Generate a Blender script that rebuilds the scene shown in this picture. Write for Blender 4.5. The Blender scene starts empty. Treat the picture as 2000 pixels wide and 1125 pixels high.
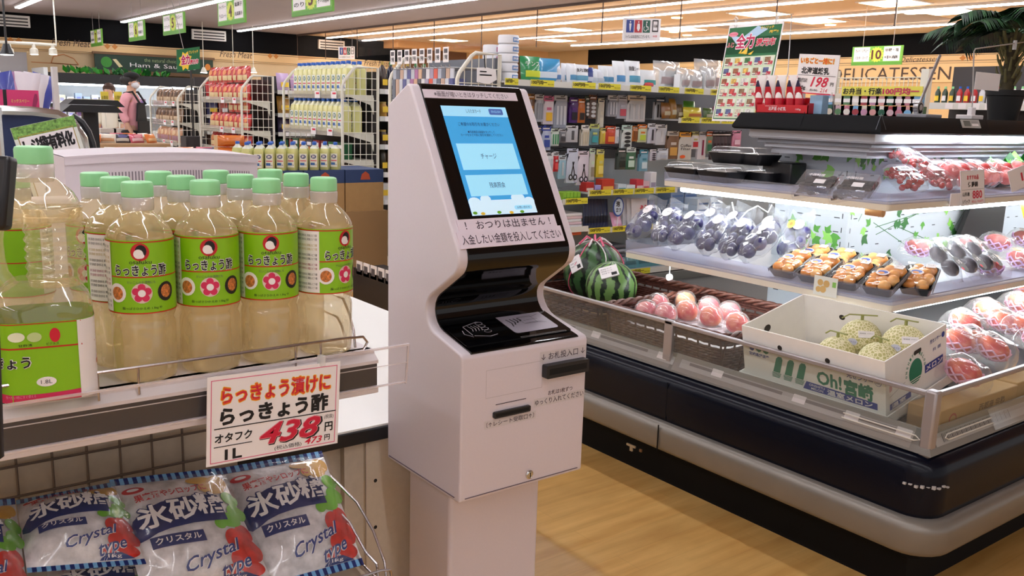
import bpy, math, random
from mathutils import Vector, Matrix
random.seed(7)
C = bpy.context.scene.collection
SC = bpy.context.scene
PI = math.pi
V = Vector

# ---------------------------------------------------------------- camera, world, exposure
H = 1.32
FPX, PITCH, ROLL, YAW = 1757.76, 0.19597, 0.029959, 0.649959
_fw = V((math.sin(YAW)*math.cos(PITCH), math.cos(YAW)*math.cos(PITCH), -math.sin(PITCH)))
_r0 = V((math.cos(YAW), -math.sin(YAW), 0)); _u0 = _r0.cross(_fw)
_r = _r0*math.cos(ROLL) + _u0*math.sin(ROLL); _u = _u0*math.cos(ROLL) - _r0*math.sin(ROLL)
cam = bpy.data.cameras.new('camera'); camo = bpy.data.objects.new('camera', cam); C.objects.link(camo)
cam.sensor_width = 36; cam.lens = FPX/2000*36; cam.clip_start = 0.05; cam.clip_end = 100
M4 = Matrix.Identity(4)
for i in range(3):
    M4[i][0] = _r[i]; M4[i][1] = _u[i]; M4[i][2] = -_fw[i]
M4[2][3] = H
camo.matrix_world = M4
SC.camera = camo
SC.view_settings.view_transform = 'Standard'
SC.view_settings.look = 'None'
SC.view_settings.gamma = 1
SC.view_settings.use_curve_mapping = False
SC.view_settings.exposure = 0.72
SC.cycles.use_denoising = True
SC.cycles.max_bounces = 10
SC.cycles.transparent_max_bounces = 40
SC.cycles.sample_clamp_indirect = 6
SC.cycles.caustics_reflective = False
SC.cycles.caustics_refractive = False

w = bpy.data.worlds.new('world'); SC.world = w; w.use_nodes = True
w.node_tree.nodes['Background'].inputs[0].default_value = (1.0, .95, .95, 1)
w.node_tree.nodes['Background'].inputs[1].default_value = 0.36

CEIL = 2.62
STRIP_POWER = 16.0
STRIPS = [(-3.2, -4, 16.8), (-1.3, -4, 16.8), (0.6, -4, 16.8), (2.46, 1.6, 15.6), (4.24, 1.0, 16.8), (6.27, 1.0, 16.8), (8.05, 2.0, 16.8), (8.83, 2.0, 16.8), (10.3, 2.0, 14.0), (11.95, 2.0, 14.0)]
PANELS = [(9.96, 15.4), (9.79, 11.58), (11.12, 13.5), (10.75, 10.0), (9.7, 7.7), (10.85, 7.65), (9.7, 5.85), (10.8, 5.82), (11.9, 11.6)]

def at(x, y, X=None, Y=None, Z=None, D=None):
    """the point of the place behind a pixel of the 2000x1125 photograph on a known plane"""
    d = _fw*FPX + _r*(x-1000) + _u*(562.5-y)
    t = X/d.x if X is not None else (Y/d.y if Y is not None else ((Z-H)/d.z if Z is not None else D/FPX))
    return V((0, 0, H)) + d*t

# ---------------------------------------------------------------- helpers
def S(r, g, b):
    f = lambda c: (c/255)/12.92 if c/255 <= .04045 else ((c/255+.055)/1.055)**2.4
    return (f(r), f(g), f(b), 1)

MATS = {}
def M(name, rgb=(200, 200, 200), rough=.5, metal=0, noise=0, bump=0, scale=40, emit=0, coat=0, spec=.5):
    if name in MATS: return MATS[name]
    m = bpy.data.materials.new(name); MATS[name] = m; m.use_nodes = True
    nt = m.node_tree; b = nt.nodes['Principled BSDF']; L = nt.links
    col = S(*rgb)
    b.inputs['Base Color'].default_value = col
    b.inputs['Roughness'].default_value = rough; b.inputs['Metallic'].default_value = metal
    b.inputs['Coat Weight'].default_value = coat; b.inputs['Specular IOR Level'].default_value = spec
    if noise or bump:
        g = nt.nodes.new('ShaderNodeTexCoord'); n = nt.nodes.new('ShaderNodeTexNoise'); n.inputs['Scale'].default_value = scale
        n.inputs['Detail'].default_value = 4
        L.new(g.outputs['Object'], n.inputs['Vector'])
        if noise:
            r = nt.nodes.new('ShaderNodeValToRGB')
            r.color_ramp.elements[0].position = .3; r.color_ramp.elements[1].position = .7
            r.color_ramp.elements[0].color = tuple(c*(1-noise) for c in col[:3])+(1,)
            r.color_ramp.elements[1].color = tuple(min(1, c*(1+noise)) for c in col[:3])+(1,)
            L.new(n.outputs['Fac'], r.inputs['Fac']); L.new(r.outputs['Color'], b.inputs['Base Color'])
        if bump:
            p = nt.nodes.new('ShaderNodeBump'); p.inputs['Strength'].default_value = bump; p.inputs['Distance'].default_value = .004
            L.new(n.outputs['Fac'], p.inputs['Height']); L.new(p.outputs['Normal'], b.inputs['Normal'])
    if emit:
        b.inputs['Emission Color'].default_value = col; b.inputs['Emission Strength'].default_value = emit
    return m

def film(name, tint=(255, 255, 255), body=(255, 255, 255), opac=.1, rough=.08, edge=.6, bump=0, scale=30, base=.05, trans=0):
    """clear plastic: see-through, a little milky, shiny towards grazing angles"""
    if name in MATS: return MATS[name]
    m = bpy.data.materials.new(name); MATS[name] = m; m.use_nodes = True
    nt = m.node_tree; N = nt.nodes; L = nt.links; N.clear()
    out = N.new('ShaderNodeOutputMaterial'); tr = N.new('ShaderNodeBsdfTransparent'); tr.inputs[0].default_value = S(*tint)
    df = N.new('ShaderNodeBsdfDiffuse'); df.inputs[0].default_value = S(*body)
    gl = N.new('ShaderNodeBsdfGlossy'); gl.inputs['Roughness'].default_value = rough; gl.inputs[0].default_value = (1, 1, 1, 1)
    if trans:
        d0, tl = df, N.new('ShaderNodeBsdfTranslucent'); tl.inputs[0].default_value = S(*body); df = N.new('ShaderNodeMixShader'); df.inputs[0].default_value = trans; L.new(d0.outputs[0], df.inputs[1]); L.new(tl.outputs[0], df.inputs[2])
    m1 = N.new('ShaderNodeMixShader'); m1.inputs[0].default_value = opac
    L.new(tr.outputs[0], m1.inputs[1]); L.new(df.outputs[0], m1.inputs[2])
    lw = N.new('ShaderNodeLayerWeight'); lw.inputs['Blend'].default_value = .5
    p = N.new('ShaderNodeMath'); p.operation = 'POWER'; p.inputs[1].default_value = 4; L.new(lw.outputs['Facing'], p.inputs[0])
    a = N.new('ShaderNodeMath'); a.operation = 'MULTIPLY_ADD'; a.inputs[1].default_value = edge; a.inputs[2].default_value = base
    L.new(p.outputs[0], a.inputs[0])
    m2 = N.new('ShaderNodeMixShader'); L.new(a.outputs[0], m2.inputs[0]); L.new(m1.outputs[0], m2.inputs[1]); L.new(gl.outputs[0], m2.inputs[2])
    if bump:
        g = N.new('ShaderNodeTexCoord'); n = N.new('ShaderNodeTexNoise'); n.inputs['Scale'].default_value = scale; n.inputs['Detail'].default_value = 1
        L.new(g.outputs['Object'], n.inputs['Vector'])
        b = N.new('ShaderNodeBump'); b.inputs['Strength'].default_value = bump; b.inputs['Distance'].default_value = .02
        L.new(n.outputs['Fac'], b.inputs['Height']); L.new(b.outputs['Normal'], gl.inputs['Normal']); L.new(b.outputs['Normal'], lw.inputs['Normal'])
    L.new(m2.outputs[0], out.inputs[0])
    return m

_tx = {}
def textmesh(s, bold=0, shear=0):
    k = (s, bold, shear)
    if k in _tx: return _tx[k]
    cu = bpy.data.curves.new('t', 'FONT'); cu.body = s; cu.size = 1; cu.offset = bold; cu.resolution_u = 2; cu.shear = shear
    o = bpy.data.objects.new('t', cu); C.objects.link(o)
    e = o.evaluated_get(bpy.context.evaluated_depsgraph_get()); me = e.to_mesh()
    vs = [(v.co.x, v.co.y) for v in me.vertices]; fs = [tuple(p.vertices) for p in me.polygons]
    e.to_mesh_clear(); bpy.data.objects.remove(o); bpy.data.curves.remove(cu)
    x0 = min(v[0] for v in vs); x1 = max(v[0] for v in vs); y0 = min(v[1] for v in vs); y1 = max(v[1] for v in vs)
    vs = [((x-x0)/(x1-x0)-.5, (y-y0)/(y1-y0)-.5) for x, y in vs]
    _tx[k] = (vs, fs); return _tx[k]

def FR(o, ex, ey):
    o = V(o); ex = V(ex).normalized(); ey = V(ey).normalized(); n = ex.cross(ey)
    return lambda x, y, d=0: o+ex*x+ey*y+n*d
def BEND(cx, cy, R, z0, a0=0):
    def f(x, y, d=0):
        a = x/R+a0
        return V((cx+(R+d)*math.sin(a), cy-(R+d)*math.cos(a), z0+y))
    return f
def QUADF(tl, tr, bl, br, bulge=0):
    """frame over four corners, x and y in 0..1"""
    tl, tr, bl, br = map(V, (tl, tr, bl, br)); n = (tr-tl).cross(tl-bl).normalized()
    def f(x, y, d=0):
        p = (bl*(1-x)+br*x)*(1-y)+(tl*(1-x)+tr*x)*y
        xx = min(max(x, 0), 1); yy = min(max(y, 0), 1)
        return p+n*(d+bulge*(1-abs(2*xx-1)**3.4)*(1-abs(2*yy-1)**3.4))
    return f
ID = lambda x, y, d=0: V((x, y, d))

class MB:
    def __init__(s): s.v = []; s.f = []; s.m = []; s.mats = []; s.T = None
    def mi(s, m):
        if m not in s.mats: s.mats.append(m)
        return s.mats.index(m)
    def add(s, vs, fs, m):
        b = len(s.v); k = s.mi(m)
        for p in vs:
            p = V(p)
            s.v.append(s.T @ p if s.T is not None else p)
        for f in fs: s.f.append(tuple(b+i for i in f)); s.m.append(k)
        return s
    def box(s, x0, y0, z0, x1, y1, z1, m): return s.fbox(ID, x0, y0, x1, y1, z0, z1, m)
    def fbox(s, fn, x0, y0, x1, y1, d0, d1, m):
        vs = [fn(x, y, d) for d in (d0, d1) for x, y in ((x0, y0), (x1, y0), (x1, y1), (x0, y1))]
        return s.add(vs, [(3, 2, 1, 0), (4, 5, 6, 7), (0, 1, 5, 4), (1, 2, 6, 5), (2, 3, 7, 6), (3, 0, 4, 7)], m)
    def rect(s, fn, x0, y0, x1, y1, m, d=0, nx=1, ny=1):
        vs = [fn(x0+(x1-x0)*i/nx, y0+(y1-y0)*j/ny, d) for j in range(ny+1) for i in range(nx+1)]
        fs = [(j*(nx+1)+i, j*(nx+1)+i+1, (j+1)*(nx+1)+i+1, (j+1)*(nx+1)+i) for j in range(ny) for i in range(nx)]
        return s.add(vs, fs, m)
    def rrect(s, fn, x0, y0, x1, y1, r, m, d=0, asp=1):
        return s.poly(fn, rr(x0, y0, x1, y1, r, asp), m, d)
    def frame(s, fn, x0, y0, x1, y1, t, m, d=0, ty=None):
        ty = ty or t
        s.rect(fn, x0, y0, x1, y0+ty, m, d); s.rect(fn, x0, y1-ty, x1, y1, m, d)
        s.rect(fn, x0, y0+ty, x0+t, y1-ty, m, d); return s.rect(fn, x1-t, y0+ty, x1, y1-ty, m, d)
    def poly(s, fn, pts, m, d=0): return s.add([fn(x, y, d) for x, y in pts], [tuple(range(len(pts)))], m)
    def ell(s, fn, cx, cy, rx, ry, m, d=0, n=18):
        vs = [fn(cx, cy, d)]+[fn(cx+q*rx*math.cos(2*PI*i/n), cy+q*ry*math.sin(2*PI*i/n), d) for q in (.55, 1) for i in range(n)]
        return s.add(vs, [(0, 1+i, 1+(i+1) % n) for i in range(n)]+[(1+i, 1+n+i, 1+n+(i+1) % n, 1+(i+1) % n) for i in range(n)], m)
    def band(s, fn, xs, y0, y1, m, d=0, ny=4):
        k = len(xs); vs = [fn(x, a+(c-a)*j/ny, d) for j in range(ny+1) for x, a, c in zip(xs, y0, y1)]
        return s.add(vs, [(j*k+i, j*k+i+1, (j+1)*k+i+1, (j+1)*k+i) for j in range(ny) for i in range(k-1)], m)
    def prism(s, fn, pts, d0, d1, m, cap=True):
        n = len(pts); vs = [fn(x, y, d0) for x, y in pts]+[fn(x, y, d1) for x, y in pts]
        fs = [(i, (i+1) % n, n+(i+1) % n, n+i) for i in range(n)]
        if cap: fs += [tuple(range(n-1, -1, -1)), tuple(range(n, 2*n))]
        return s.add(vs, fs, m)
    def line(s, fn, pts, wd, m, d=0):
        for (a, b) in zip(pts, pts[1:]):
            dx, dy = b[0]-a[0], b[1]-a[1]; l = math.hypot(dx, dy) or 1; nx, ny = -dy/l*wd/2, dx/l*wd/2
            s.poly(fn, [(a[0]-nx, a[1]-ny), (b[0]-nx, b[1]-ny), (b[0]+nx, b[1]+ny), (a[0]+nx, a[1]+ny)], m, d)
        return s
    def text(s, t, fn, cx, cy, wd, h, m, d=.0005, bold=0, shear=0, rot=0):
        if bold > .022:
            e = (bold-.016)*h*.95
            z = max(d*.012, 1.5e-5)
            for k in range(8): s.text(t, fn, cx+e*math.cos(k*PI/4), cy+e*math.sin(k*PI/4), wd-2*e, h-2*e, m, d+z*k, .016, shear, rot)
            return s.text(t, fn, cx, cy, wd-2*e, h-2*e, m, d+z*8, .016, shear, rot)
        vs, fs = textmesh(t, bold, shear); c, q = math.cos(rot), math.sin(rot)
        return s.add([fn(cx+x*wd*c-y*h*q, cy+x*wd*q+y*h*c, d) for x, y in vs], fs, m)
    def tube(s, pts, r, m, n=8, closed=False, taper=None):
        pts = [V(p) for p in pts]; k = len(pts); vs = []; up = None
        for i, p in enumerate(pts):
            a = pts[(i-1) % k] if (i or closed) else p; b = pts[(i+1) % k] if (i < k-1 or closed) else p
            t = (b-a).normalized()
            if up is None: up = V((0, 0, 1)) if abs(t.z) < .9 else V((1, 0, 0))
            x = t.cross(up)
            if x.length < 1e-5: x = t.orthogonal()
            x.normalize(); y = x.cross(t); up = y
            rr_ = r if taper is None else r*(1+(taper-1)*i/(k-1))
            vs += [p+x*rr_*math.cos(2*PI*j/n)+y*rr_*math.sin(2*PI*j/n) for j in range(n)]
        fs = [(i*n+j, i*n+(j+1) % n, ((i+1) % k)*n+(j+1) % n, ((i+1) % k)*n+j) for i in range(k if closed else k-1) for j in range(n)]
        if not closed: fs += [tuple(range(n-1, -1, -1)), tuple(range((k-1)*n, k*n))]
        return s.add(vs, fs, m)
    def lathe(s, cx, cy, prof, m, n=28, mod=None):
        vs = []
        for (r, z) in prof:
            for j in range(n):
                a = 2*PI*j/n; q = r*(mod(a, z) if mod else 1)
                vs.append((cx+q*math.sin(a), cy-q*math.cos(a), z))
        k = len(prof)
        fs = [(i*n+j, i*n+(j+1) % n, (i+1)*n+(j+1) % n, (i+1)*n+j) for i in range(k-1) for j in range(n)]
        fs += [tuple(range(n-1, -1, -1)), tuple(range((k-1)*n, k*n))]
        return s.add(vs, fs, m)
    def sph(s, c, r, m, nu=16, nv=10, mod=None):
        c = V(c); r = (r, r, r) if not hasattr(r, '__len__') else r; vs = []
        for i in range(nv+1):
            t = PI*i/nv
            for j in range(nu):
                a = 2*PI*j/nu; k = mod(a, t) if mod else 1
                vs.append(c+V((r[0]*math.sin(t)*math.cos(a)*k, r[1]*math.sin(t)*math.sin(a)*k, r[2]*math.cos(t)*k)))
        fs = [((i+1)*nu+j, (i+1)*nu+(j+1) % nu, i*nu+(j+1) % nu, i*nu+j) for i in range(nv) for j in range(nu)]
        return s.add(vs, fs, m)
    def sweep(s, prof, path, m, closed=False):
        """prof: (d,z); path: function d -> list of (x,y)"""
        rows = [[(x, y, z) for x, y in path(d)] for d, z in prof]; n = len(rows[0]); k = len(rows)
        fs = [(i*n+j, (i+1)*n+j, (i+1)*n+j+1, i*n+j+1) for i in range(k-1) for j in range(n-1)]
        if closed: fs += [((k-1)*n+j, j, j+1, (k-1)*n+j+1) for j in range(n-1)]
        return s.add([p for r in rows for p in r], fs, m)
    def build(s, name, parent=None, local=False, auto=38, bevel=0, bseg=2):
        me = bpy.data.meshes.new(name)
        off = V(parent.location) if (parent is not None and not local) else V((0, 0, 0))
        me.from_pydata([p-off for p in s.v], [], s.f)
        for m in s.mats: me.materials.append(m)
        me.polygons.foreach_set('material_index', s.m)
        me.polygons.foreach_set('use_smooth', [True]*len(s.f))
        me.set_sharp_from_angle(angle=math.radians(auto))
        me.update()
        o = bpy.data.objects.new(name, me); C.objects.link(o)
        if parent is not None: o.parent = parent
        if bevel:
            b = o.modifiers.new('bevel', 'BEVEL'); b.width = bevel; b.segments = bseg; b.limit_method = 'ANGLE'; b.angle_limit = math.radians(50)
        return o

def rr(x0, y0, x1, y1, r, asp=1, n=5):
    out = []; ry = r*asp
    for cx, cy, a0 in ((x1-r, y0+ry, -PI/2), (x1-r, y1-ry, 0), (x0+r, y1-ry, PI/2), (x0+r, y0+ry, PI)):
        for i in range(n+1):
            a = a0+PI/2*i/n; out.append((cx+r*math.cos(a), cy+ry*math.sin(a)))
    return out
def tag(o, label, cat, group=None, kind=None):
    o['label'] = label; o['category'] = cat
    if group: o['group'] = group
    if kind: o['kind'] = kind
    return o
def thing(name, label, cat, loc=(0, 0, 0), rz=0, group=None):
    o = bpy.data.objects.new(name, None); C.objects.link(o); o.empty_display_size = .05
    o.location = V(loc); o.rotation_euler = (0, 0, rz)
    return tag(o, label, cat, group)
def struct(o, label=None):
    o['kind'] = 'structure'
    if label: o['label'] = label
    return o
KIDS = {}
def dup(root, loc=None, rot=None, label=None, group=None, scale=None):
    def cp(o, parent):
        c = o.copy(); C.objects.link(c)
        if parent is not None: c.parent = parent
        for ch in list(o.children): cp(ch, c)
        return c
    r = cp(root, None)
    if loc is not None: r.location = V(loc)
    if rot is not None: r.rotation_euler = rot
    if scale is not None: r.scale = (scale,)*3
    if label: r['label'] = label
    if group: r['group'] = group
    return r
ORD = ['first', 'second', 'third', 'fourth', 'fifth', 'sixth', 'seventh', 'eighth', 'ninth', 'tenth', 'eleventh', 'twelfth', 'thirteenth', 'fourteenth', 'fifteenth', 'sixteenth', 'seventeenth', 'eighteenth', 'nineteenth', 'twentieth', 'twenty-first', 'twenty-second', 'twenty-third', 'twenty-fourth', 'twenty-fifth', 'twenty-sixth']
def ufn(xa, ya, yb, xend, r=.0, n=6):
    """horizontal U path round the end of the case; d pushes it outwards"""
    def f(d):
        R = r+d; out = [(xend, ya-d)]
        for (cx, cy, a0) in ((xa+r, ya+r, -PI/2), (xa+r, yb-r, PI)):
            for i in range(n+1):
                a = a0-PI/2*i/n
                if R > 0: out.append((cx+R*math.cos(a), cy+R*math.sin(a)))
                else: out.append((xa-d, ya-d if a0 < 0 else yb+d))
        out.append((xend, yb+d)); return out
    return f
# common materials
WHITE = M('white_plastic', (232, 226, 226), .35)
PAPER = M('white_paper', (245, 240, 240), .6)
BLACK = M('black_ink', (18, 16, 20), .6)
RED = M('red_ink', (214, 22, 52), .5)
GREY = M('grey_plastic', (150, 148, 150), .45)
DARK = M('dark_plastic', (28, 28, 32), .4)
CHROME = M('chrome', (225, 225, 225), .18, 1)
CLEAR = film('clear_plastic', opac=.06, base=.05)
CREAM = M('cream_enamel', (236, 226, 205), .4)
# ---------------------------------------------------------------- setting
def wood_floor():
    m = bpy.data.materials.new('wood_floor'); m.use_nodes = True; nt = m.node_tree; N = nt.nodes; L = nt.links; b = N['Principled BSDF']
    g = N.new('ShaderNodeNewGeometry'); mp = N.new('ShaderNodeMapping'); mp.inputs['Scale'].default_value = (1.6, 14, 1)
    L.new(g.outputs['Position'], mp.inputs['Vector'])
    n = N.new('ShaderNodeTexNoise'); n.inputs['Scale'].default_value = 1.5; n.inputs['Detail'].default_value = 6; L.new(mp.outputs[0], n.inputs['Vector'])
    r = N.new('ShaderNodeValToRGB'); r.color_ramp.elements[0].position = .3; r.color_ramp.elements[1].position = .72
    r.color_ramp.elements[0].color = S(200, 150, 80); r.color_ramp.elements[1].color = S(228, 184, 112); L.new(n.outputs['Fac'], r.inputs[0])
    br = N.new('ShaderNodeTexBrick'); br.inputs['Scale'].default_value = 1; br.inputs['Brick Width'].default_value = .9; br.inputs['Row Height'].default_value = .1
    br.inputs['Mortar Size'].default_value = .0006; br.inputs['Color1'].default_value = (.86, .86, .86, 1); br.inputs['Color2'].default_value = (1.05, 1.03, 1, 1); br.inputs['Mortar'].default_value = (.6, .55, .5, 1)
    L.new(g.outputs['Position'], br.inputs['Vector'])
    mx = N.new('ShaderNodeMix'); mx.data_type = 'RGBA'; mx.blend_type = 'MULTIPLY'; mx.inputs[0].default_value = .55
    L.new(r.outputs[0], mx.inputs[6]); L.new(br.outputs['Color'], mx.inputs[7])
    n2 = N.new('ShaderNodeTexNoise'); n2.inputs['Scale'].default_value = 3.1; n2.inputs['Detail'].default_value = 5; L.new(g.outputs['Position'], n2.inputs['Vector'])
    r2 = N.new('ShaderNodeValToRGB'); r2.color_ramp.elements[0].position = .35; r2.color_ramp.elements[0].color = (.78, .74, .68, 1); r2.color_ramp.elements[1].position = .5
    L.new(n2.outputs['Fac'], r2.inputs[0])
    m2 = N.new('ShaderNodeMix'); m2.data_type = 'RGBA'; m2.blend_type = 'MULTIPLY'; m2.inputs[0].default_value = .5
    L.new(mx.outputs[2], m2.inputs[6]); L.new(r2.outputs[0], m2.inputs[7]); L.new(m2.outputs[2], b.inputs['Base Color'])
    b.inputs['Roughness'].default_value = .38; return m
b = MB(); b.box(-4.2, -4, -.05, 13.4, 5.75, 0, wood_floor()); struct(b.build('floor'))
b = MB(); b.box(-4.2, 5.75, -.05, 13.4, 17.1, 0, M('pale_tile', (205, 200, 190), .35, noise=.06, scale=6)); struct(b.build('floor.001'))
cg = M('grey_ceiling', (166, 150, 148), .8, noise=.02, scale=2); cw = M('warm_ceiling', (222, 194, 158), .75, noise=.02, scale=2)
b = MB(); b.box(-4.2, -4, CEIL, 7.5, 17.1, CEIL+.1, cg); struct(b.build('ceiling'))
b = MB(); b.box(7.5, -4, CEIL, 13.4, 17.1, CEIL+.1, cw)
gp = M('grey_ceiling_panel', (176, 160, 148), .8)
for (x0, y0, x1, y1) in ((10.5, 3.0, 11.75, 5.2), (10.5, 6.2, 11.75, 7.2), (10.5, 8.2, 11.75, 9.4)):
    b.box(x0, y0, CEIL-.004, x1, y1, CEIL, gp)
struct(b.build('ceiling.001'))
led = M('led_strip', (248, 249, 255), .5, emit=STRIP_POWER); house = M('strip_housing', (225, 220, 220), .5)
for i, (x, y0, y1) in enumerate(STRIPS):
    nm = ['far left', 'next to far left', 'over the checkout', 'left of the aisle signs', 'along the aisle signs', 'over the snack racks', 'beside the glass barrier', 'just beyond the glass barrier', 'over the shelf of wipes', 'nearest the deli wall'][i]
    t = thing('ceiling_light', 'long white strip light on the ceiling, %s' % nm, 'ceiling light', (x, y0, CEIL), group='ceiling strip lights')
    MB().box(x-.045, y0, CEIL-.03, x+.045, y1, CEIL-.001, house).build('housing', t)
    MB().box(x-.032, y0, CEIL-.045, x+.032, y1, CEIL-.03, led).build('diffuser', t)
wl = M('panel_light', (255, 244, 214), .5, emit=7)
for i, (x, y) in enumerate(PANELS):
    t = thing('ceiling_panel_light', 'square warm ceiling light panel, %s from the far end of warm ceiling' % ORD[i], 'ceiling light', (x, y, CEIL), group='square ceiling lights')
    MB().box(x-.3, y-.3, CEIL-.012, x+.3, y+.3, CEIL-.001, house).build('frame', t)
    MB().box(x-.27, y-.27, CEIL-.016, x+.27, y+.27, CEIL-.012, wl).build('diffuser', t)
ds = M('downlight_disc', (255, 240, 205), .5, emit=4)
for i, (px, py) in enumerate([(1322, 34), (1316, 62), (1260, 75), (1100, 80), (1342, 68), (1490, 40), (1606, 37), (1622, 48), (1780, 25), (1800, 24), (1590, 78)]):
    p = at(px, py, Z=CEIL)
    o = MB().lathe(p.x, p.y, [(.075, CEIL-.012), (.075, CEIL)], ds, 16).build('downlight'); tag(o, 'small round downlight in the warm ceiling, %s counted from the restroom sign' % ORD[i], 'downlight', 'round downlights')

# back wall
Yb = 17.0
bk = M('black_band', (8, 8, 11), .7, spec=.1); frz = M('frieze_wood', (214, 178, 128), .5, noise=.05, scale=1.5); wl_ = M('beige_wall', (206, 178, 138), .6, noise=.04, scale=2)
b = MB(); b.box(-4.2, Yb, 2.2, 13.4, Yb+.1, CEIL, bk); b.box(-4.2, Yb, 0, 13.4, Yb+.1, 2.2, wl_); struct(b.build('wall_back'))
fb = FR((0, Yb-.02, 0), (1, 0, 0), (0, 0, 1))
b = MB(); b.box(-4.2, Yb-.03, 2.04, 13.3, Yb, 2.22, frz)
ln = M('frieze_line', (62, 40, 28), .6); orn = M('ornament_orange', (190, 120, 50), .6); ink = M('brown_ink', (70, 48, 36), .6)
b.rect(fb, -4.2, 2.055, 13.3, 2.062, ln, .012); b.rect(fb, -4.2, 2.19, 13.3, 2.197, ln, .012)
for px, py, t, w_ in ((460, 107, 'Fresh Meat', .62), (138, 84, 'Fresh Meat', .6), (735, 124, 'Fresh Meat', .6)):
    p = at(px, py, Y=Yb); b.text(t, fb, p.x, p.z, w_, .11, ink, .013, shear=.3)
for px, py in ((216, 91), (532, 110), (28, 79)):
    p = at(px, py, Y=Yb)
    for dx in (-.06, .06): b.poly(fb, [(p.x+dx-.05, p.z), (p.x+dx, p.z-.05), (p.x+dx+.05, p.z), (p.x+dx, p.z+.05)], orn, .013)
struct(b.build('trim_1'))
def vent(px, py, wd, i, lab):
    p = at(px, py, Y=Yb); b = MB(); f = FR((p.x, Yb-.05, p.z), (1, 0, 0), (0, 0, 1)); wm = M('vent_white', (225, 220, 215), .5); dm = M('vent_dark', (70, 66, 66), .6)
    b.fbox(f, -wd/2, -.09, wd/2, .09, -.06, 0, wm)
    for k in range(3): b.rect(f, -wd/2+.03, -.07+k*.05, wd/2-.03, -.045+k*.05, dm, .002)
    o = b.build('air_vent'); tag(o, lab, 'air vent', 'vents in the black band')
vent(407, 69, .62, 0, 'white slatted air vent above the left lettering frieze, between aisle signs 5 and 4')
vent(646, 88, .56, 1, 'white slatted air vent above the small restroom sign')
vent(24, 41, .5, 2, 'grey slatted air vent in the black band, at the far left of the wall')
# right wall
Xr = 13.3
b = MB(); b.box(Xr, -4, 0, Xr+.1, 17.1, CEIL, M('deli_wall', (202, 164, 112), .6, noise=.05, scale=2)); struct(b.build('wall_right'))
b = MB(); b.box(Xr-.03, -2, 2.3, Xr, 15, CEIL, bk); struct(b.build('trim_2'))
fr_ = FR((Xr-.03, 0, 0), (0, -1, 0), (0, 0, 1))
b = MB(); b.box(Xr-.03, -2, 1.9, Xr, 13, 2.3, M('deli_frieze_wood', (222, 184, 130), .5, noise=.05, scale=1.5))
b.rect(fr_, -13, 2.2, 2, 2.207, ln, .003); b.rect(fr_, -13, 2.17, 2, 2.174, ln, .003); b.rect(fr_, -13, 2.28, 2, 2.287, ln, .003)
pL = at(1636, 146, X=Xr-.03); pR = at(1838, 148, X=Xr-.03)
b.text('DELICATESSEN', fr_, -(pL.y+pR.y)/2+.02, 2.03, abs(pL.y-pR.y)+.25, .19, ink, .004)
p = at(1795, 121, X=Xr-.03); b.text('Delicatessen', fr_, -p.y, 2.24, .62, .075, ink, .004, shear=.3)
p = at(1888, 118, X=Xr-.03)
for dx in (-.06, .06): b.poly(fr_, [(-p.y+dx-.05, 2.24), (-p.y+dx, 2.2), (-p.y+dx+.05, 2.24), (-p.y+dx, 2.28)], orn, .004)
struct(b.build('trim_3'))
b = MB(); b.box(-4.3, -4, 0, -4.2, 17.1, CEIL, M('left_wall', (200, 190, 180), .7)); struct(b.build('wall_left'))
# beige pier at the far right corner and the dark openings beside it
b = MB(); pr = M('pier_wood', (208, 160, 104), .6)
b.box(9.9, 16.6, 0, 13.3, 17.0, CEIL-.12, M('recess_brown', (104, 68, 42), .6)); b.box(11.2, 16.5, 0, 11.7, 16.6, CEIL-.12, pr); b.box(9.4, 16.4, CEIL-.14, 13.3, 17.0, CEIL, M('soffit_beige', (214, 168, 116), .6))
struct(b.build('wall_corner'))
# glass smoke barrier
gl = film('barrier_glass', tint=(250, 240, 230), opac=.01, base=.004, edge=.07)
t = thing('smoke_barrier', 'clear glass smoke barrier hanging from the ceiling under a dark rail', 'glass barrier', (7.5, 10.5, CEIL))
ys = [4.5+1.25*i for i in range(11)]
for a_, b_ in zip(ys, ys[1:]): MB().box(7.497, a_+.006, 2.14, 7.503, b_-.006, CEIL-.03, gl).build('glass_pane', t)
jn = M('barrier_joint', (90, 70, 60), .5)
MB().box(7.48, ys[0], CEIL-.03, 7.52, ys[-1], CEIL-.001, jn).build('rail', t)
for y in ys: MB().box(7.495, y-.005, 2.12, 7.505, y+.005, CEIL-.03, jn).build('joint_rod', t)
# big grey door in the back wall at the far left
p = at(18, 195, Y=Yb)
b = MB(); b.box(p.x-.45, Yb-.02, 0, p.x+.3, Yb-.001, 2.0, M('door_grey', (168, 164, 166), .5)); d = struct(b.build('door_1'))
# ---------------------------------------------------------------- checkout counter with a bottle display on its front
YC = 1.6; ZC = .66
xr = at(757, 607, Z=ZC).x
t = thing('checkout_counter', 'white topped checkout counter with black edging behind the bottle display', 'counter', (.4, 2.4, 0))
MB().box(-.7, YC, ZC-.004, xr, 3.0, ZC, M('counter_white', (240, 238, 232), .3)).build('counter_top', t)
MB().box(-.7, YC-.004, ZC-.034, xr+.004, 3.004, ZC-.004, M('edge_black', (22, 22, 26), .4)).build('edge_band', t, bevel=.003)
bg = M('counter_beige', (196, 184, 166), .6, noise=.05, scale=60)
MB().box(-.7, YC+.03, .02, 1.0, 2.98, ZC-.034, bg).build('cabinet', t)
b = MB(); b.box(.845, YC+.005, 0, .96, YC+.03, ZC-.034, M('upright_beige', (204, 190, 170), .5, noise=.03, scale=90))
fu = FR((0, YC+.005, 0), (1, 0, 0), (0, 0, 1))
for k in range(6): b.ell(fu, .869, .641-.107*k, .0042, .0042, BLACK, .0006)
b.rect(fu, .8452, 0, .8464, ZC-.034, M('seam_shadow', (90, 80, 72), .7), .0006)
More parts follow.
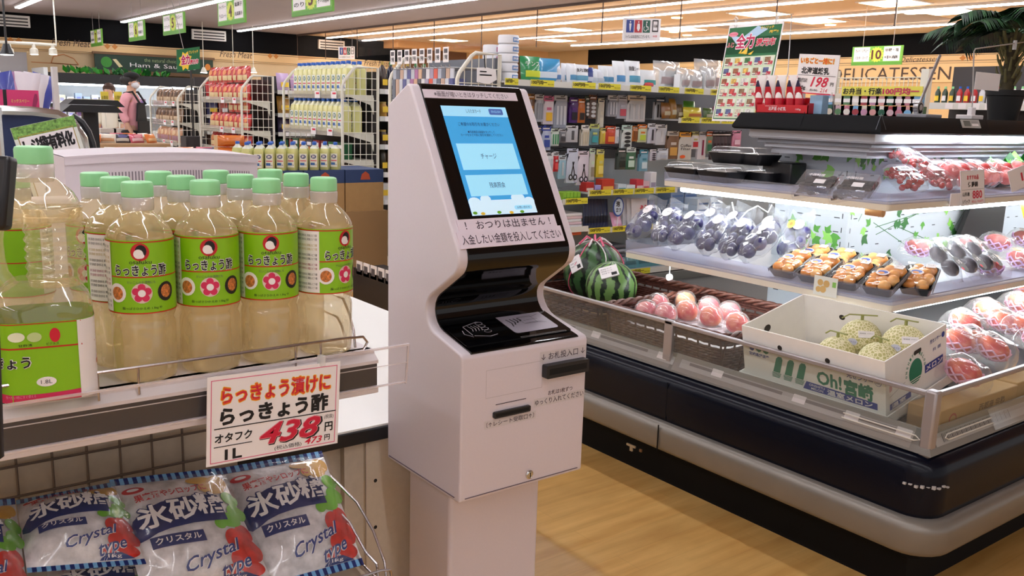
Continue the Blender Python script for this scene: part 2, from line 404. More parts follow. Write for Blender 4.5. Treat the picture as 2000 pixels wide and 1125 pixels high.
b.build('perforated_upright', t)
MB().box(.80, YC+.012, 0, .845, YC+.03, ZC-.034, bg).build('side_filler', t)

# bottle shelf
SZ = .945; YS = 1.2; X0, X1 = -.45, .655
t = thing('display_shelf', 'white two-tier display shelf hung on the checkout counter front', 'shelf', (.1, YS, .5))
shw = M('shelf_white', (226, 216, 216), .4)
b = MB(); b.box(X0, YS+.012, SZ-.012, X1, 1.66, SZ, shw); b.build('shelf_board', t, bevel=.002)
b = MB(); fs = FR((0, YS, 0), (1, 0, 0), (0, 0, 1))
b.prism(lambda x, y, d=0: V((d, x, y)), [(YS+.02, .945), (YS, .931), (YS, .926), (YS+.006, .925), (YS+.006, .889), (YS, .888), (YS, .879), (YS+.004, .877), (YS+.03, .877), (YS+.03, .945)], X0, X1, shw)
b.box(X0, YS+.004, .8895, X1, YS+.0065, .9245, M('rail_slot_dark', (34, 31, 30), .5, spec=.3)); b.build('price_rail', t)
b = MB(); b.box(X0, YS+.03, .905, X1, 1.6, .915, M('under_grey', (150, 140, 136), .5)); b.build('under_tray', t)
# tilted acrylic strip along the front edge
fa = FR((0, YS-.008, .889), (1, 0, 0), (0, -.12, 1))
ac = film('acrylic_strip', opac=.03, base=.015, edge=.4, body=(235, 225, 230)); ace = film('acrylic_edge', opac=.45, base=.1, body=(240, 230, 235))
b = MB(); b.fbox(fa, X0, 0, .70, .066, 0, .0025, ac); b.fbox(fa, X0, .064, .70, .067, -.0005, .003, ace); b.fbox(fa, X0, .002, .70, .004, -.0005, .003, ace); b.fbox(fa, X0, .036, .70, .0372, .0025, .0032, ace); b.fbox(fa, .6975, 0, .70, .066, -.0005, .003, ace)
b.build('acrylic_strip', t)
wr = M('chrome_wire', (190, 182, 182), .25, 1)
def loop(b, x, y0, y1, z0, z1, r=.002):
    pts = []
    for a in range(0, 181, 15):
        th = math.radians(a); pts.append((x, (y0+y1)/2-math.cos(th)*(y1-y0)/2, z0+(z1-z0)*min(1, math.sin(th)*1.4)))
    b.tube(pts, r, wr, 6)
b = MB()
for x in (.628, ): loop(b, x, 1.225, 1.5, SZ+.004, SZ+.075)
loop(b, .620, 1.24, 1.44, SZ+.004, SZ+.045)
b.tube([(X0, 1.202, SZ+.028), (.60, 1.202, SZ+.028), (.63, 1.203, SZ+.026), (.638, 1.204, SZ+.016), (.63, 1.203, SZ+.004), (.56, 1.202, SZ+.003)], .0022, wr, 6)
for x in (.25, .30, .52, .56): b.tube([(x, 1.203, SZ-.01), (x, 1.203, SZ+.028)], .0016, wr, 6)
b.build('wire_guard', t)
# wire back panel and lower wire shelf holding the sugar
b = MB(); dw = M('dull_wire', (120, 108, 100), .45, .6)
for k in range(16): b.tube([(-.33+.0525*k, 1.56, .40), (-.33+.0525*k, 1.56, .885)], .0022, dw, 6)
for z in (.835, .785, .735, .683, .63, .58): b.tube([(-.4, 1.557, z), (.51, 1.557, z)], .0022, dw, 6)
b.build('wire_back_panel', t)
MB().box(X0, 1.572, .3, .56, 1.59, .90, bg).build('rear_panel', t)
LZ = .50
b = MB()
for k in range(15): b.tube([(-.25+.068*k, 1.24, LZ), (-.25+.068*k, 1.56, LZ+.02)], .002, wr, 6)
def basket_end(x, dz=0):
    b.tube([(x, 1.56, LZ+.02), (x, 1.56, LZ+.12-dz), (x, 1.545, LZ+.14-dz), (x, 1.36, LZ+.12-dz), (x, 1.30, LZ+.09-dz), (x, 1.26, LZ+.05), (x, 1.25, LZ+.01)], .0025, wr, 8)
basket_end(.70); basket_end(.685, .035)
b.tube([(-.4, 1.245, LZ+.045), (.685, 1.245, LZ+.045), (.703, 1.246, LZ+.04), (.707, 1.247, LZ+.025), (.70, 1.246, LZ+.012), (-.4, 1.245, LZ+.008)], .0026, wr, 8)
for x in (.1, .2, .33, .52, .56): b.tube([(x, 1.245, LZ+.008), (x, 1.245, LZ+.045)], .002, wr, 6)
b.build('wire_basket', t)
b = MB(); b.box(-.4, 1.225, LZ-.03, .71, 1.60, LZ-.004, M('lower_board', (196, 176, 150), .5)); b.box(-.4, 1.218, LZ-.03, .71, 1.225, LZ-.004, M('lower_lip', (120, 50, 40), .5)); b.build('lower_board', t)

# vinegar bottles
liq = film('vinegar_bottle', tint=(255, 250, 236), body=(255, 240, 200), opac=.30, trans=.55, rough=.06, edge=.55, bump=.35, scale=26, base=.07)
neckm = film('bottle_neck', tint=(252, 250, 248), body=(240, 235, 235), opac=.5, rough=.15, base=.06)
capm = M('green_cap', (150, 222, 158), .4); LG = M('label_green', (138, 196, 20), .38); LR = M('label_red', (196, 40, 24), .45)
food = M('food_orange', (200, 120, 60), .6, noise=.5, scale=300); pinkf = M('label_pink', (216, 42, 92), .5); bowl = M('bowl_black', (30, 26, 24), .5); fint = M('fine_print', (92, 88, 92), .6)
LN = M('label_light_edge', (238, 246, 214), .5)
def make_label(b, R):
    f = BEND(0, 0, R, 0); cir = 2*PI*R
    b.rect(f, -cir*.36, .0965, cir*.64, .1936, LG, .0004, 40, 1); b.rect(f, -cir*.36, .0965, cir*.64, .1936, M('label_inside', (240, 226, 190), .6), -.0001, 40, 1)
    for z in (.1915, .1455, .0972): b.rect(f, -cir*.36, z-.001, cir*.64, z+.0006, LR, .0007, 40, 1)
    b.ell(f, 0, .1785, .0118, .0118, LR, .0008); b.ell(f, 0, .1785, .0104, .0104, M('logo_red', (196, 24, 44), .5), .0009)
    b.ell(f, .001, .1795, .0072, .0085, BLACK, .001, 14); b.ell(f, -.002, .176, .0062, .0062, PAPER, .0011, 14); b.ell(f, .0005, .1735, .005, .0035, PAPER, .0011, 12)
    b.text('otafuku', f, 0, .1655, .028, .0052, BLACK, .0009)
    b.text('らっきょう酢', f, 0, .1545, .070, .0172, PAPER, .0009, bold=.055); b.text('らっきょう酢', f, 0, .1545, .068, .0155, BLACK, .0012, bold=.022)
    b.text('だいこんのお漬物にも', f, 0, .1385, .036, .004, fint, .0009)
    for x in (-.033, 0, .033):
        if x < 0: b.ell(f, x, .124, .0128, .0128, PAPER, .0008); b.ell(f, x, .1235, .0085, .0088, food, .001)
        elif x == 0:
            b.ell(f, x, .124, .0135, .0135, M('plate_pale', (226, 200, 190), .5), .0008)
            for k in range(5): b.ell(f, x+.0078*math.sin(k*1.2566), .124+.0078*math.cos(k*1.2566), .005, .005, pinkf, .001, 10)
            b.ell(f, x, .124, .007, .007, pinkf, .0011); b.ell(f, x, .124, .0048, .0048, PAPER, .0013)
        else: b.ell(f, x, .124, .0125, .0132, bowl, .0008); b.ell(f, x, .1245, .008, .009, food, .001)
    b.text('酸っぱさひかえめ 1.5kg 分', f, 0, .1035, .052, .0042, BLACK, .0009)
    # white ingredients panel round the side
    x0 = -cir*.33; x1 = -cir*.155
    b.rect(f, x0, .0985, x1, .1905, PAPER, .0009, 8, 1)
    tints = [M('fine_grey', (120, 116, 120), .6), M('fine_tan', (200, 176, 120), .6), fint, M('fine_rose', (176, 92, 118), .6), fint, M('fine_grey', (), .6)]
    for k in range(6):
        for q in range(2): b.text('名称 調味酢 原材料名 果糖ぶどう糖', f, (x0+x1)/2, .184-.0145*k-.0058*q, (x1-x0)*.86, .0038, tints[k], .0012)
def bottle_prof():
    return [(.034, 0), (.0405, .003), (.0418, .01), (.0422, .03), (.0424, .074), (.0415, .079), (.0395, .083), (.0412, .087), (.0428, .092), (.0432, .0965), (.0432, .194), (.0425, .199), (.0392, .206), (.0330, .214), (.0255, .2215), (.0205, .2265), (.0195, .232)]
def flute(a, z):
    if .008 < z < .076: return 1-.045*max(0, math.cos(a*7))**4
    return 1
R_ = .0437
b0 = thing('vinegar_bottle', '', 'bottle', (0, 0, 0))
b = MB(); pr = bottle_prof(); fine = []
for (a_, b_) in zip(pr, pr[1:]):
    n = 3 if b_[1]-a_[1] > .02 else 1
    for k in range(n): fine.append((a_[0]+(b_[0]-a_[0])*k/n, a_[1]+(b_[1]-a_[1])*k/n))
fine.append(pr[-1]); b.lathe(0, 0, fine, liq, 42, flute); b.build('bottle_body', b0, local=True, auto=60)
b = MB(); make_label(b, R_); b.build('label', b0, local=True)
b = MB().lathe(0, 0, [(.0195, .2285), (.0208, .231), (.0212, .245), (.0195, .247)], neckm, 28).build('collar', b0, local=True)
b = MB().lathe(0, 0, [(.0198, .2465), (.0206, .2475), (.0206, .2625), (.0195, .2655), (.017, .2665)], capm, 32, lambda a, z: 1+.008*(math.cos(a*60))).build('cap', b0, local=True)
b0.scale = (.968, .968, 1); SZ += .0006; first = True; rownm = ['front row', 'middle row', 'back row']; colnm = ['left end of', 'second place in', 'third place in', 'right end of']
for j, (yy, xs) in enumerate([(1.2495, (.3225, .412, .5005, .5895)), (1.3335, (.3155, .4055, .4935, .5825)), (1.4205, (.3085, .3985, .4865, .5755))]):
    for i, x in enumerate(xs):
        lab = 'small green-labelled vinegar bottle at the %s the %s on the shelf' % (colnm[i], rownm[j])
        if j == 0 and i == 3: lab = 'small vinegar bottle turned to show its white ingredients panel, front row'
        rot = (0, 0, [[-.27, -.27, -.28, .36], [.7, -.6, .3, .2], [-.7, .4, 1.4, -.2]][j][i])
        if first: b0.location = V((x, yy, SZ)); b0.rotation_euler = rot; b0['label'] = lab; b0['group'] = 'small vinegar bottles'; first = False
        else: dup(b0, (x, yy, SZ), rot, lab, 'small vinegar bottles')
dup(b0, (.105, 1.44, SZ), (0, 0, .6), 'small vinegar bottle half hidden behind the large handled bottle', 'small vinegar bottles')
dup(b0, (.205, 1.43, SZ), (0, 0, 2.6), 'small vinegar bottle behind the large handled bottle, nearly out of sight', 'small vinegar bottles')

# large handled bottles
j0 = thing('handled_bottle', 'large handled vinegar bottle with green label and pink foot, tallest in the display', 'bottle', (.2, 1.245, SZ), group='large vinegar bottles')
liq2 = film('jug_bottle', tint=(255, 250, 238), body=(255, 242, 206), opac=.2, trans=.55, rough=.05, edge=.6, bump=.5, scale=22, base=.09)
b = MB()
sq = lambda a, z: 1/max(abs(math.cos(a))**5+abs(math.sin(a))**5, .4)**.2*.93
b.lathe(0, 0, [(.05, 0), (.0585, .004), (.060, .01), (.060, .05), (.060, .104), (.0605, .108), (.0605, .118), (.058, .126), (.050, .136), (.042, .143), (.034, .148)], liq2, 40, sq)
rib = lambda z: .0017*math.sin(z*2*PI/.0115)
b.lathe(.018, 0, [(.032, .14), (.033, .15)]+[(.0335+rib(.15+.0029*k), .15+.0029*k) for k in range(26)]+[(.034, .23), (.036, .238)], liq2, 28)
b.lathe(.002, 0, [(.043, .222), (.0475, .226), (.0485, .236), (.0465, .247), (.0415, .256), (.034, .264), (.026, .271), (.021, .276), (.020, .285)], liq2, 36)
b.tube([(-.036, 0, .235), (-.046, 0, .222), (-.050, 0, .20), (-.0495, 0, .175), (-.046, 0, .155), (-.036, 0, .138)], .0125, liq2, 14)
b.build('bottle_body', j0, local=True, auto=60)
b = MB(); Rj = .0635
def JF(x, y, d=0):
    a = x/.060; q = .0602*sq(a, 0)+d+.0006
    return V((q*math.sin(a), -q*math.cos(a), y))
b.rect(JF, -.19, .004, .19, .104, LG, 0, 60, 1); b.rect(JF, -.19, .102, .19, .1032, LR, .0004, 60, 1); b.rect(JF, -.19, .0715, .19, .0735, LR, .0004, 60, 1)
b.add([JF(-.085+.15*i/20, z, .0004) for i in range(21) for z in (.004, .020-.006*math.cos((i-10)/10*1.4))], [(2*i, 2*i+2, 2*i+3, 2*i+1) for i in range(20)], pinkf)
b.ell(JF, -.062, .090, .0095, .011, LR, .0006); b.ell(JF, -.061, .090, .006, .008, BLACK, .0008, 12); b.ell(JF, -.063, .088, .005, .006, PAPER, .001, 12)
b.ell(JF, -.030, .087, .008, .006, M('radish_white', (236, 240, 210), .5), .0006); b.ell(JF, -.012, .086, .008, .006, M('bulb_green', (196, 216, 150), .5), .0006); b.ell(JF, .011, .087, .006, .009, RED, .0006)
b.text('甘酢漬', JF, -.022, .0765, .014, .003, BLACK, .0006); b.text('ピクルス', JF, .008, .0765, .014, .003, BLACK, .0006)
b.text('らっきょう', JF, -.050, .055, .066, .016, PAPER, .0006, bold=.06); b.text('らっきょう', JF, -.050, .055, .064, .0145, BLACK, .001, bold=.025)
b.text('酢', JF, -.062, .036, .020, .0185, PAPER, .0006, bold=.06); b.text('酢', JF, -.062, .036, .018, .0165, BLACK, .001, bold=.025)
b.ell(JF, -.002, .029, .0115, .0062, PAPER, .0006); b.text('1.8L', JF, -.002, .029, .013, .005, fint, .0009)
b.text('食べたい時にすぐ使える', JF, -.03, .012, .03, .004, M('pale_pink', (236, 150, 180), .6), .001)
b.rect(JF, .034, .004, .098, .1035, PAPER, .0008, 10, 1)
for k in range(7): b.text('すし酢 料理例 作り方', JF, .072, .096-.0075*k, .026, .0036, M('fine_brown', (150, 110, 84), .6), .0012)
b.rect(JF, .058, .042, .09, .048, M('panel_orange', (196, 92, 40), .5), .0011, 6, 1)
b.line(JF, [(.062, .018), (.0675, .030), (.073, .018), (.062, .018)], .0016, fint, .0012)
b.build('label', j0, local=True)
MB().lathe(.002, 0, [(.0205, .270), (.0215, .274), (.0222, .290), (.021, .292)], neckm, 28).build('collar', j0, local=True)
MB().lathe(.002, 0, [(.0208, .2915), (.0216, .2925), (.0216, .309), (.0205, .312), (.018, .313)], capm, 32, lambda a, z: 1+.008*math.cos(a*60)).build('cap', j0, local=True)
j0.rotation_euler = (0, 0, -.16)
dup(j0, (.064, 1.238, SZ), (0, 0, .35), 'large handled vinegar bottle partly cut off at the picture edge', 'large vinegar bottles')

# price sign hung on the acrylic strip
def sign_frame(tl, tr, bl):
    ex = (tr-tl).normalized(); return FR(bl, ex, (tl-bl))
tl, tr, bl = at(405, 738, Y=1.172), at(665, 705, Y=1.172), at(403, 913, Y=1.172)
f = sign_frame(tl, tr, bl); W, Hh = (tr-tl).length, (tl-bl).length
PK = M('sign_pink', (224, 110, 146), .5); OR = M('sign_orange', (232, 92, 32), .5); YL = M('sign_yellow', (246, 206, 60), .5); CR = M('sign_crimson', (212, 26, 64), .5)
t = thing('price_sign', 'white price sign with big red 438, clipped under the vinegar bottles', 'sign', bl)
MB().fbox(f, 0, 0, W, Hh, -.0015, 0, PAPER).build('card', t)
b = MB(); X = lambda u: u*W; Y = lambda v_: (1-v_)*Hh
b.frame(f, X(.025), Y(.975), X(.975), Y(.04), .0012, PK, .0003)
b.text('らっきょう漬けに', f, X(.51), Y(.225), W*.84, Hh*.235, YL, .0003, bold=.07); b.text('らっきょう漬けに', f, X(.51), Y(.225), W*.83, Hh*.22, OR, .0005, bold=.045); b.text('らっきょう漬けに', f, X(.51), Y(.225), W*.81, Hh*.175, CR, .0008, bold=.01)
b.text('らっきょう酢', f, X(.5), Y(.46), W*.82, Hh*.215, BLACK, .0004, bold=.045)
b.rect(f, X(.05), Y(.595), X(.975), Y(.583), BLACK, .0004)
b.text('オタフク', f, X(.19), Y(.70), W*.27, Hh*.105, BLACK, .0004, bold=.03); b.rect(f, X(.05), Y(.80), X(.325), Y(.79), BLACK, .0004); b.text('1L', f, X(.19), Y(.895), W*.125, Hh*.12, BLACK, .0004, bold=.035)
b.text('438', f, X(.625), Y(.745), W*.49, Hh*.265, BLACK, .0004, bold=.035, shear=.3); b.text('438', f, X(.615), Y(.735), W*.48, Hh*.255, M('sign_rose', (240, 150, 160), .5), .0006, bold=.05, shear=.3); b.text('438', f, X(.615), Y(.735), W*.47, Hh*.24, CR, .0009, bold=.02, shear=.3)
b.text('(税抜)', f, X(.92), Y(.65), W*.075, Hh*.06, BLACK, .0004); b.text('円', f, X(.92), Y(.77), W*.065, Hh*.11, BLACK, .0004, bold=.03)
b.text('(税込価格)', f, X(.60), Y(.925), W*.21, Hh*.06, BLACK, .0004); b.text('473', f, X(.80), Y(.905), W*.14, Hh*.08, CR, .0004, bold=.02, shear=.25); b.text('円', f, X(.91), Y(.90), W*.045, Hh*.07, BLACK, .0004, bold=.02)
b.build('lettering', t)
b = MB(); b.fbox(f, W*.83, Hh*.97, W*.87, Hh*1.09, -.008, .003, film('clip_clear', opac=.3)); b.build('clip', t)

# bags of rock sugar
sugar = M('rock_sugar', (226, 222, 224), .3, noise=.30, bump=1.0, scale=38, coat=.6)
BLU = M('bag_navy', (24, 44, 110), .35, coat=.4); SKY = M('bag_sky', (120, 176, 222), .35); LIME = M('bag_lime', (112, 184, 44), .35, coat=.4); GLD = M('bag_gold', (212, 160, 52), .35, coat=.4); STR = M('bag_red', (206, 40, 28), .35, noise=.3, scale=60, coat=.4)
def sugar_bag(tl, tr, bl, br, label, bulge=.03, front=True):
    f = QUADF(tl, tr, bl, br, bulge); g = QUADF(tl, tr, bl, br, 0); k = QUADF(tl, tr, bl, br, -bulge*.6)
    rnd = random.Random(label); n = V(tr-tl).cross(tl-bl).normalized()
    t = thing('sugar_bag', label, 'sugar bag', (bl+br)/2, group='bags of rock sugar')
    b = MB(); wob = [[rnd.uniform(-.0022, .0022) for _ in range(15)] for _ in range(15)]
    F = lambda x, y, d=0: f(x, y, d+(wob[int(min(max(y, 0), 1)*13.99)][int(min(max(x, 0), 1)*13.99)] if 0.03 < x < .97 and .03 < y < .97 else 0)) if False else f(x, y, d)
    b.rect(F, 0, 0, 1, 1, sugar, 0, 14, 14); b.rect(lambda x, y, d=0: k(1-x, y, d), 0, 0, 1, 1, sugar, 0, 10, 10); b.build('bag_body', t, auto=80)
    for yy in (0, 1):
        b = MB(); y0, y1 = (1, 1.06) if yy else (-.06, 0)
        for i in range(26): b.fbox(g, i/26, y0, (i+1)/26, y1, -.001, .001, (BLU if i % 2 else SKY))
        b.build('crimped_seal', t)
    b = MB(); a = .78
    def patch(x0, y0, x1, y1, m, d, nx=12, ny=6): b.rect(F, x0, y0, x1, y1, m, d, nx, ny)
    def el(cx, cy, rx, ry, m, d):
        for s_ in range(1): b.ell(F, cx, cy, rx, ry, m, d, 20)
    # fruit down the right edge
    for cx, cy, rx, ry, m in ((.74, .93, .13, .05, GLD), (.80, .83, .13, .07, GLD), (.90, .90, .09, .08, GLD), (.93, .72, .09, .07, LIME), (.93, .58, .10, .08, LIME), (.82, .50, .11, .07, LIME), (.72, .47, .05, .05, LIME), (.80, .32, .09, .10, STR), (.91, .38, .09, .08, STR), (.93, .22, .09, .10, STR), (.80, .15, .10, .09, STR), (.88, .07, .10, .06, STR), (.70, .07, .06, .05, STR)):
        el(cx, cy, rx, ry, m, .0016+.0002*(cy*10 % 3))
    b.band(F, (.01, .06, .12, .2, .3, .4, .5, .6, .7, .8), (.47, .42, .43, .46, .48, .49, .50, .50, .50, .50), (.53, .62, .66, .70, .73, .745, .752, .755, .75, .74), BLU, .0030)
    for c, cx in zip('氷砂糖', (.20, .445, .685)):
        w_ = .25; yy = .60+.055*(cx-.2)/.5; b.text(c, F, cx, yy, w_*1.06, .235, BLU, .0075, bold=.07); b.text(c, F, cx, yy, w_, .21, PAPER, .0095, bold=.03)
    b.text('果実酒やシロップに', F, .42, .815, .62, .075, M('bag_text_red', (204, 60, 66), .5), .0065, bold=.02, rot=.06)
    b.ell(F, .14, .90, .09, .035, M('bag_text_red', (), .5), .003); b.ell(F, .14, .905, .05, .016, PAPER, .0034)
    b.rect(F, .13, .33, .55, .43, BLU, .0032, 10, 3); b.text('クリスタル', F, .335, .38, .36, .058, PAPER, .0065, bold=.02)
    for s_, q, d_ in ((PAPER, .06, .003), (M('script_navy', (40, 58, 130), .5), 0, .0038)):
        b.text('Crystal', F, .58, .20, .52, .13, s_, d_, bold=.012+q*.7, shear=.45, rot=.28); b.text('type', F, .74, .085, .28, .12, s_, d_, bold=.012+q*.7, shear=.45, rot=.28)
    b.poly(F, [(.60, .0), (.66, .045), (.8, .05), (.92, .0)], BLU, .0034); b.text('1kg', F, .74, .022, .12, .03, PAPER, .004)
    b.build('printing', t, auto=80)
    b = MB(); b.rect(F, 0, 0, 1, 1, film('bag_film', opac=.03, base=.04, edge=.5, rough=.12, bump=1.0, scale=14), .0125, 14, 14); b.build('clear_film', t, auto=80)
    return t
sugar_bag(at(428, 928, Y=1.50), at(632, 892, Y=1.50), at(516, 1142, Y=1.33), at(706, 1090, Y=1.33), 'upright bag of rock sugar at the right end of the wire basket', .028)
sugar_bag(at(217, 950, Y=1.46), at(432, 926, Y=1.46), at(282, 1165, Y=1.32), at(528, 1125, Y=1.32), 'bag of rock sugar second from the right end, leaning under the price sign', .03)
sugar_bag(at(32, 985, Y=1.46), at(225, 950, Y=1.46), at(52, 1110, Y=1.34), at(282, 1092, Y=1.34), 'crumpled short-looking bag of rock sugar lying over a lower bag', .03)
sugar_bag(at(90, 1110, Y=1.42), at(285, 1088, Y=1.42), at(108, 1225, Y=1.31), at(312, 1205, Y=1.31), 'lowest bag of rock sugar, mostly hidden under the crumpled one', .02)
sugar_bag(at(-190, 1005, Y=1.44), at(30, 985, Y=1.44), at(-160, 1200, Y=1.30), at(58, 1180, Y=1.30), 'bag of rock sugar at the left picture edge showing golden pears', .03)

# white vented basket wall of the next checkout
hv = M('housing_white', (216, 206, 212), .45); sl = M('slot_dark', (120, 112, 120), .6)
YH = 2.25; pl_, pr_ = at(135, 312, Y=YH), at(518, 300, Y=YH)
t = thing('basket_rest', 'white curved plastic housing with a row of narrow vent slots', 'housing', ((pl_.x+pr_.x)/2, YH, ZC))
b = MB(); wx = pr_.x-pl_.x; xm = (pl_.x+pr_.x)/2
def HF(x, y, d=0):
    u = (x-xm)/(wx/2); return V((x, YH+.055*u*u-d, y+.014-.012*u*u))
zt = (pl_.z+pr_.z)/2-.004
b.rect(HF, pl_.x, ZC, pr_.x, zt-.02, hv, 0, 24, 1); b.rect(HF, pl_.x, zt-.02, pr_.x, zt-.006, hv, .006, 24, 1); b.rect(HF, pl_.x, zt-.006, pr_.x, zt, hv, .003, 24, 1)
vs = [HF(pl_.x+wx*i/24, zt, e) for e in (.003, -.25) for i in range(25)]
b.add(vs, [(i, i+1, 26+i, 25+i) for i in range(24)], hv)
b.box(pr_.x-.004, YH+.055, ZC, pr_.x, YH+.30, zt, hv); b.box(pl_.x, YH+.055, ZC, pl_.x+.004, YH+.30, zt, hv); b.box(pl_.x, YH+.29, ZC, pr_.x, YH+.3, zt, hv)
b.build('shell', t)
b = MB()
for k in range(58):
    x = pl_.x+.03+(wx-.06)*k/57; zz = zt-.043
    b.rect(HF, x, zz-.024, x+.0026, zz, sl, .0006)
b.build('vent_slots', t)
p = at(388, 462, Y=1.62)
b = MB().box(p.x-.02, 1.68, ZC, p.x+.02, 1.72, p.z+.005, M('magenta_block', (150, 30, 60), .4)); tag(b.build('card_reader', bevel=.004), 'small dark magenta block just visible between the bottle caps', 'card reader')
# white lower housing seen left of the handled bottle
b = MB(); p = at(0, 382, Y=1.75); q = at(60, 384, Y=1.75)
b.box(-.4, 1.70, ZC, .34, 1.76, q.z, hv); tag(b.build('counter_screen', bevel=.01), 'low white partition on the counter behind the handled bottle', 'partition')
# black handheld at the left edge
p = at(6, 352, D=.9)
t = thing('barcode_scanner', 'black handheld device poking in at the left picture edge', 'scanner', (p.x-.02, p.y+.01, SZ))
b = MB(); f = FR(p, (math.cos(.65), -math.sin(.65), .0), (.16, .1, 1)); b.fbox(f, -.03, -.05, .004, .025, -.02, 0, DARK); b.build('head', t, bevel=.005)
MB().tube([p+V((-.02, .0, -.02)), (p.x-.03, p.y+.01, SZ)], .012, DARK, 10).build('stand', t)
# ---------------------------------------------------------------- charging kiosk
KX, KY, KW = .873, 1.29, .30
def fillet(pts, n=7):
    out = []; N = len(pts)
    for i in range(N):
        p = V(pts[i][:2]); a = V(pts[i-1][:2]); c = V(pts[(i+1) % N][:2]); r = pts[i][2]
        u = (a-p).normalized(); w_ = (c-p).normalized(); ang = u.angle(w_); tl = min(r/math.tan(ang/2), .48*min((a-p).length, (c-p).length))
        s_, e_ = p+u*tl, p+w_*tl; rr_ = tl*math.tan(ang/2); cen = p+(u+w_).normalized()*(rr_/math.sin(ang/2))
        a0 = math.atan2((s_-cen).y, (s_-cen).x); a1 = math.atan2((e_-cen).y, (e_-cen).x); da = (a1-a0+PI) % (2*PI)-PI
        out.append([(cen.x+rr_*math.cos(a0+da*k/n), cen.y+rr_*math.sin(a0+da*k/n)) for k in range(n+1)])
    return out
prof = fillet([(.27, .60, .004), (0, .60, .006), (0, .884, .012), (.182, .928, .048), (.004, 1.043, .036), (.192, 1.366, .014), (.272, 1.322, .012)])
def KM(u, z, x):
    s_ = min(max((z-.88)/.12, 0), 1); return V((KX+x*(1-.085*s_), KY+u, z))
kw = M('kiosk_white', (222, 212, 218), .42, noise=.01, scale=200); kb = M('kiosk_gloss_black', (5, 5, 7), .07)
t = thing('payment_kiosk', 'white self-service charging kiosk with tilted black touchscreen on a pedestal', 'kiosk', (KX+KW/2, KY+.15, 0))
b = MB(); b.prism(lambda x, y, d=0: KM(x, y, d), [p for c in prof for p in c], KW, 0, kw); body = b.build('body', t, bevel=.016, bseg=4)
body.modifiers['bevel'].angle_limit = math.radians(62)
sub = [p for c in prof[2:6] for p in c][4:-3]
def offs(pts, d):
    out = []
    for i, p in enumerate(pts):
        a = V(pts[max(i-1, 0)]); c = V(pts[min(i+1, len(pts)-1)]); tt = (c-a).normalized(); out.append((p[0]-tt.y*d, p[1]+tt.x*d))
    return out
b = MB(); o1 = offs(sub, .0022); o0 = offs(sub, -.003)
b.prism(lambda x, y, d=0: KM(x, y, d), o1+o0[::-1], KW-.021, .021, kb); b.build('black_front', t, bevel=.001)
fs = FR((KX, 1.3195, 1.0725), (1, 0, 0), (0, .1585, .2725)); 
# lift to the black surface
_o = .0098
scr = M('screen_blue', (64, 156, 214), .25, emit=.24); scr2 = M('screen_pale', (150, 206, 234), .25, emit=.28); scr3 = M('screen_button', (150, 212, 238), .25, emit=.28); scr4 = M('screen_navy', (60, 84, 140), .3, emit=.5); scr5 = M('screen_cloud', (196, 224, 240), .3, emit=.28); sct = M('screen_text', (30, 56, 96), .4, emit=.2)
b = MB(); b.fbox(fs, .049, .057, .2025, .285, 0, _o, M('screen_glass', (10, 12, 16), .1)); q = _o
b.rect(fs, .0505, .0585, .2012, .2838, scr, q+.0004); b.rect(fs, .0505, .262, .2012, .2838, scr2, q+.0006)
b.text('しらたまカード', fs, .122, .2735, .034, .008, sct, q+.001); b.poly(fs, rr(.158, .2665, .191, .2795, .003), scr4, q+.001); b.text('ENGLISH', fs, .1745, .273, .022, .0045, scr2, q+.0014)
b.text('ご希望のお取引をお選びください', fs, .126, .2455, .096, .0075, sct, q+.001); b.text('●残高確認は画面をタッチして', fs, .126, .229, .062, .0055, sct, q+.001); b.text('カードをかざす前に取引を選択してください', fs, .126, .2225, .098, .0055, sct, q+.001)
b.rect(fs, .060, .150, .192, .2045, scr3, q+.001); b.text('チャージ', fs, .126, .1775, .036, .0115, sct, q+.0014)
b.rect(fs, .060, .0965, .192, .1395, scr3, q+.001); b.text('残高照会', fs, .126, .118, .036, .0115, sct, q+.0014)
b.rect(fs, .0505, .0585, .2012, .088, scr5, q+.0008)
for x, z, r in ((.064, .085, .014), (.09, .09, .012), (.165, .09, .016), (.19, .083, .012)): b.ell(fs, x, z, r, r*.7, scr5, q+.0009)
for x, z, m_ in ((.058, .0635, LIME), (.075, .0615, YL), (.112, .0625, LIME), (.14, .061, YL), (.165, .0615, LIME)): b.ell(fs, x, z, .005, .003, m_, q+.0012, 10)
b.poly(fs, rr(.15, .066, .192, .0745, .004), scr3, q+.0014); b.text('お問い合わせ', fs, .171, .0702, .03, .005, sct, q+.0018)
b.build('touchscreen', t)
b = MB(); lab = M('label_tape', (226, 212, 222), .5); kt = M('label_ink', (60, 48, 60), .6)
def tape(x0, y0, x1, y1, txt, tw, th, dy=0):
    b.fbox(fs, x0, y0, x1, y1, _o-.004, _o+.0006, lab)
tape(.021, .2995, .2385, .3175, '', 0, 0); b.text('※画面が暗いときはタッチしてください', fs, .130, .3085, .172, .0115, kt, _o+.001)
b.build('instruction_label', t); b = MB(); b.fbox(fs, .014, .028, .2395, .0525, _o-.004, _o+.0006, lab); b.fbox(fs, .0065, -.0035, .2465, .0285, _o-.004, _o+.0010, lab)
b.text('！ おつりは出ません ！', fs, .1265, .040, .196, .017, kt, _o+.0012, bold=.004); b.text('入金したい金額を投入してください', fs, .1265, .0125, .228, .019, kt, _o+.0016, bold=.004)
b.build('instruction_label', t)
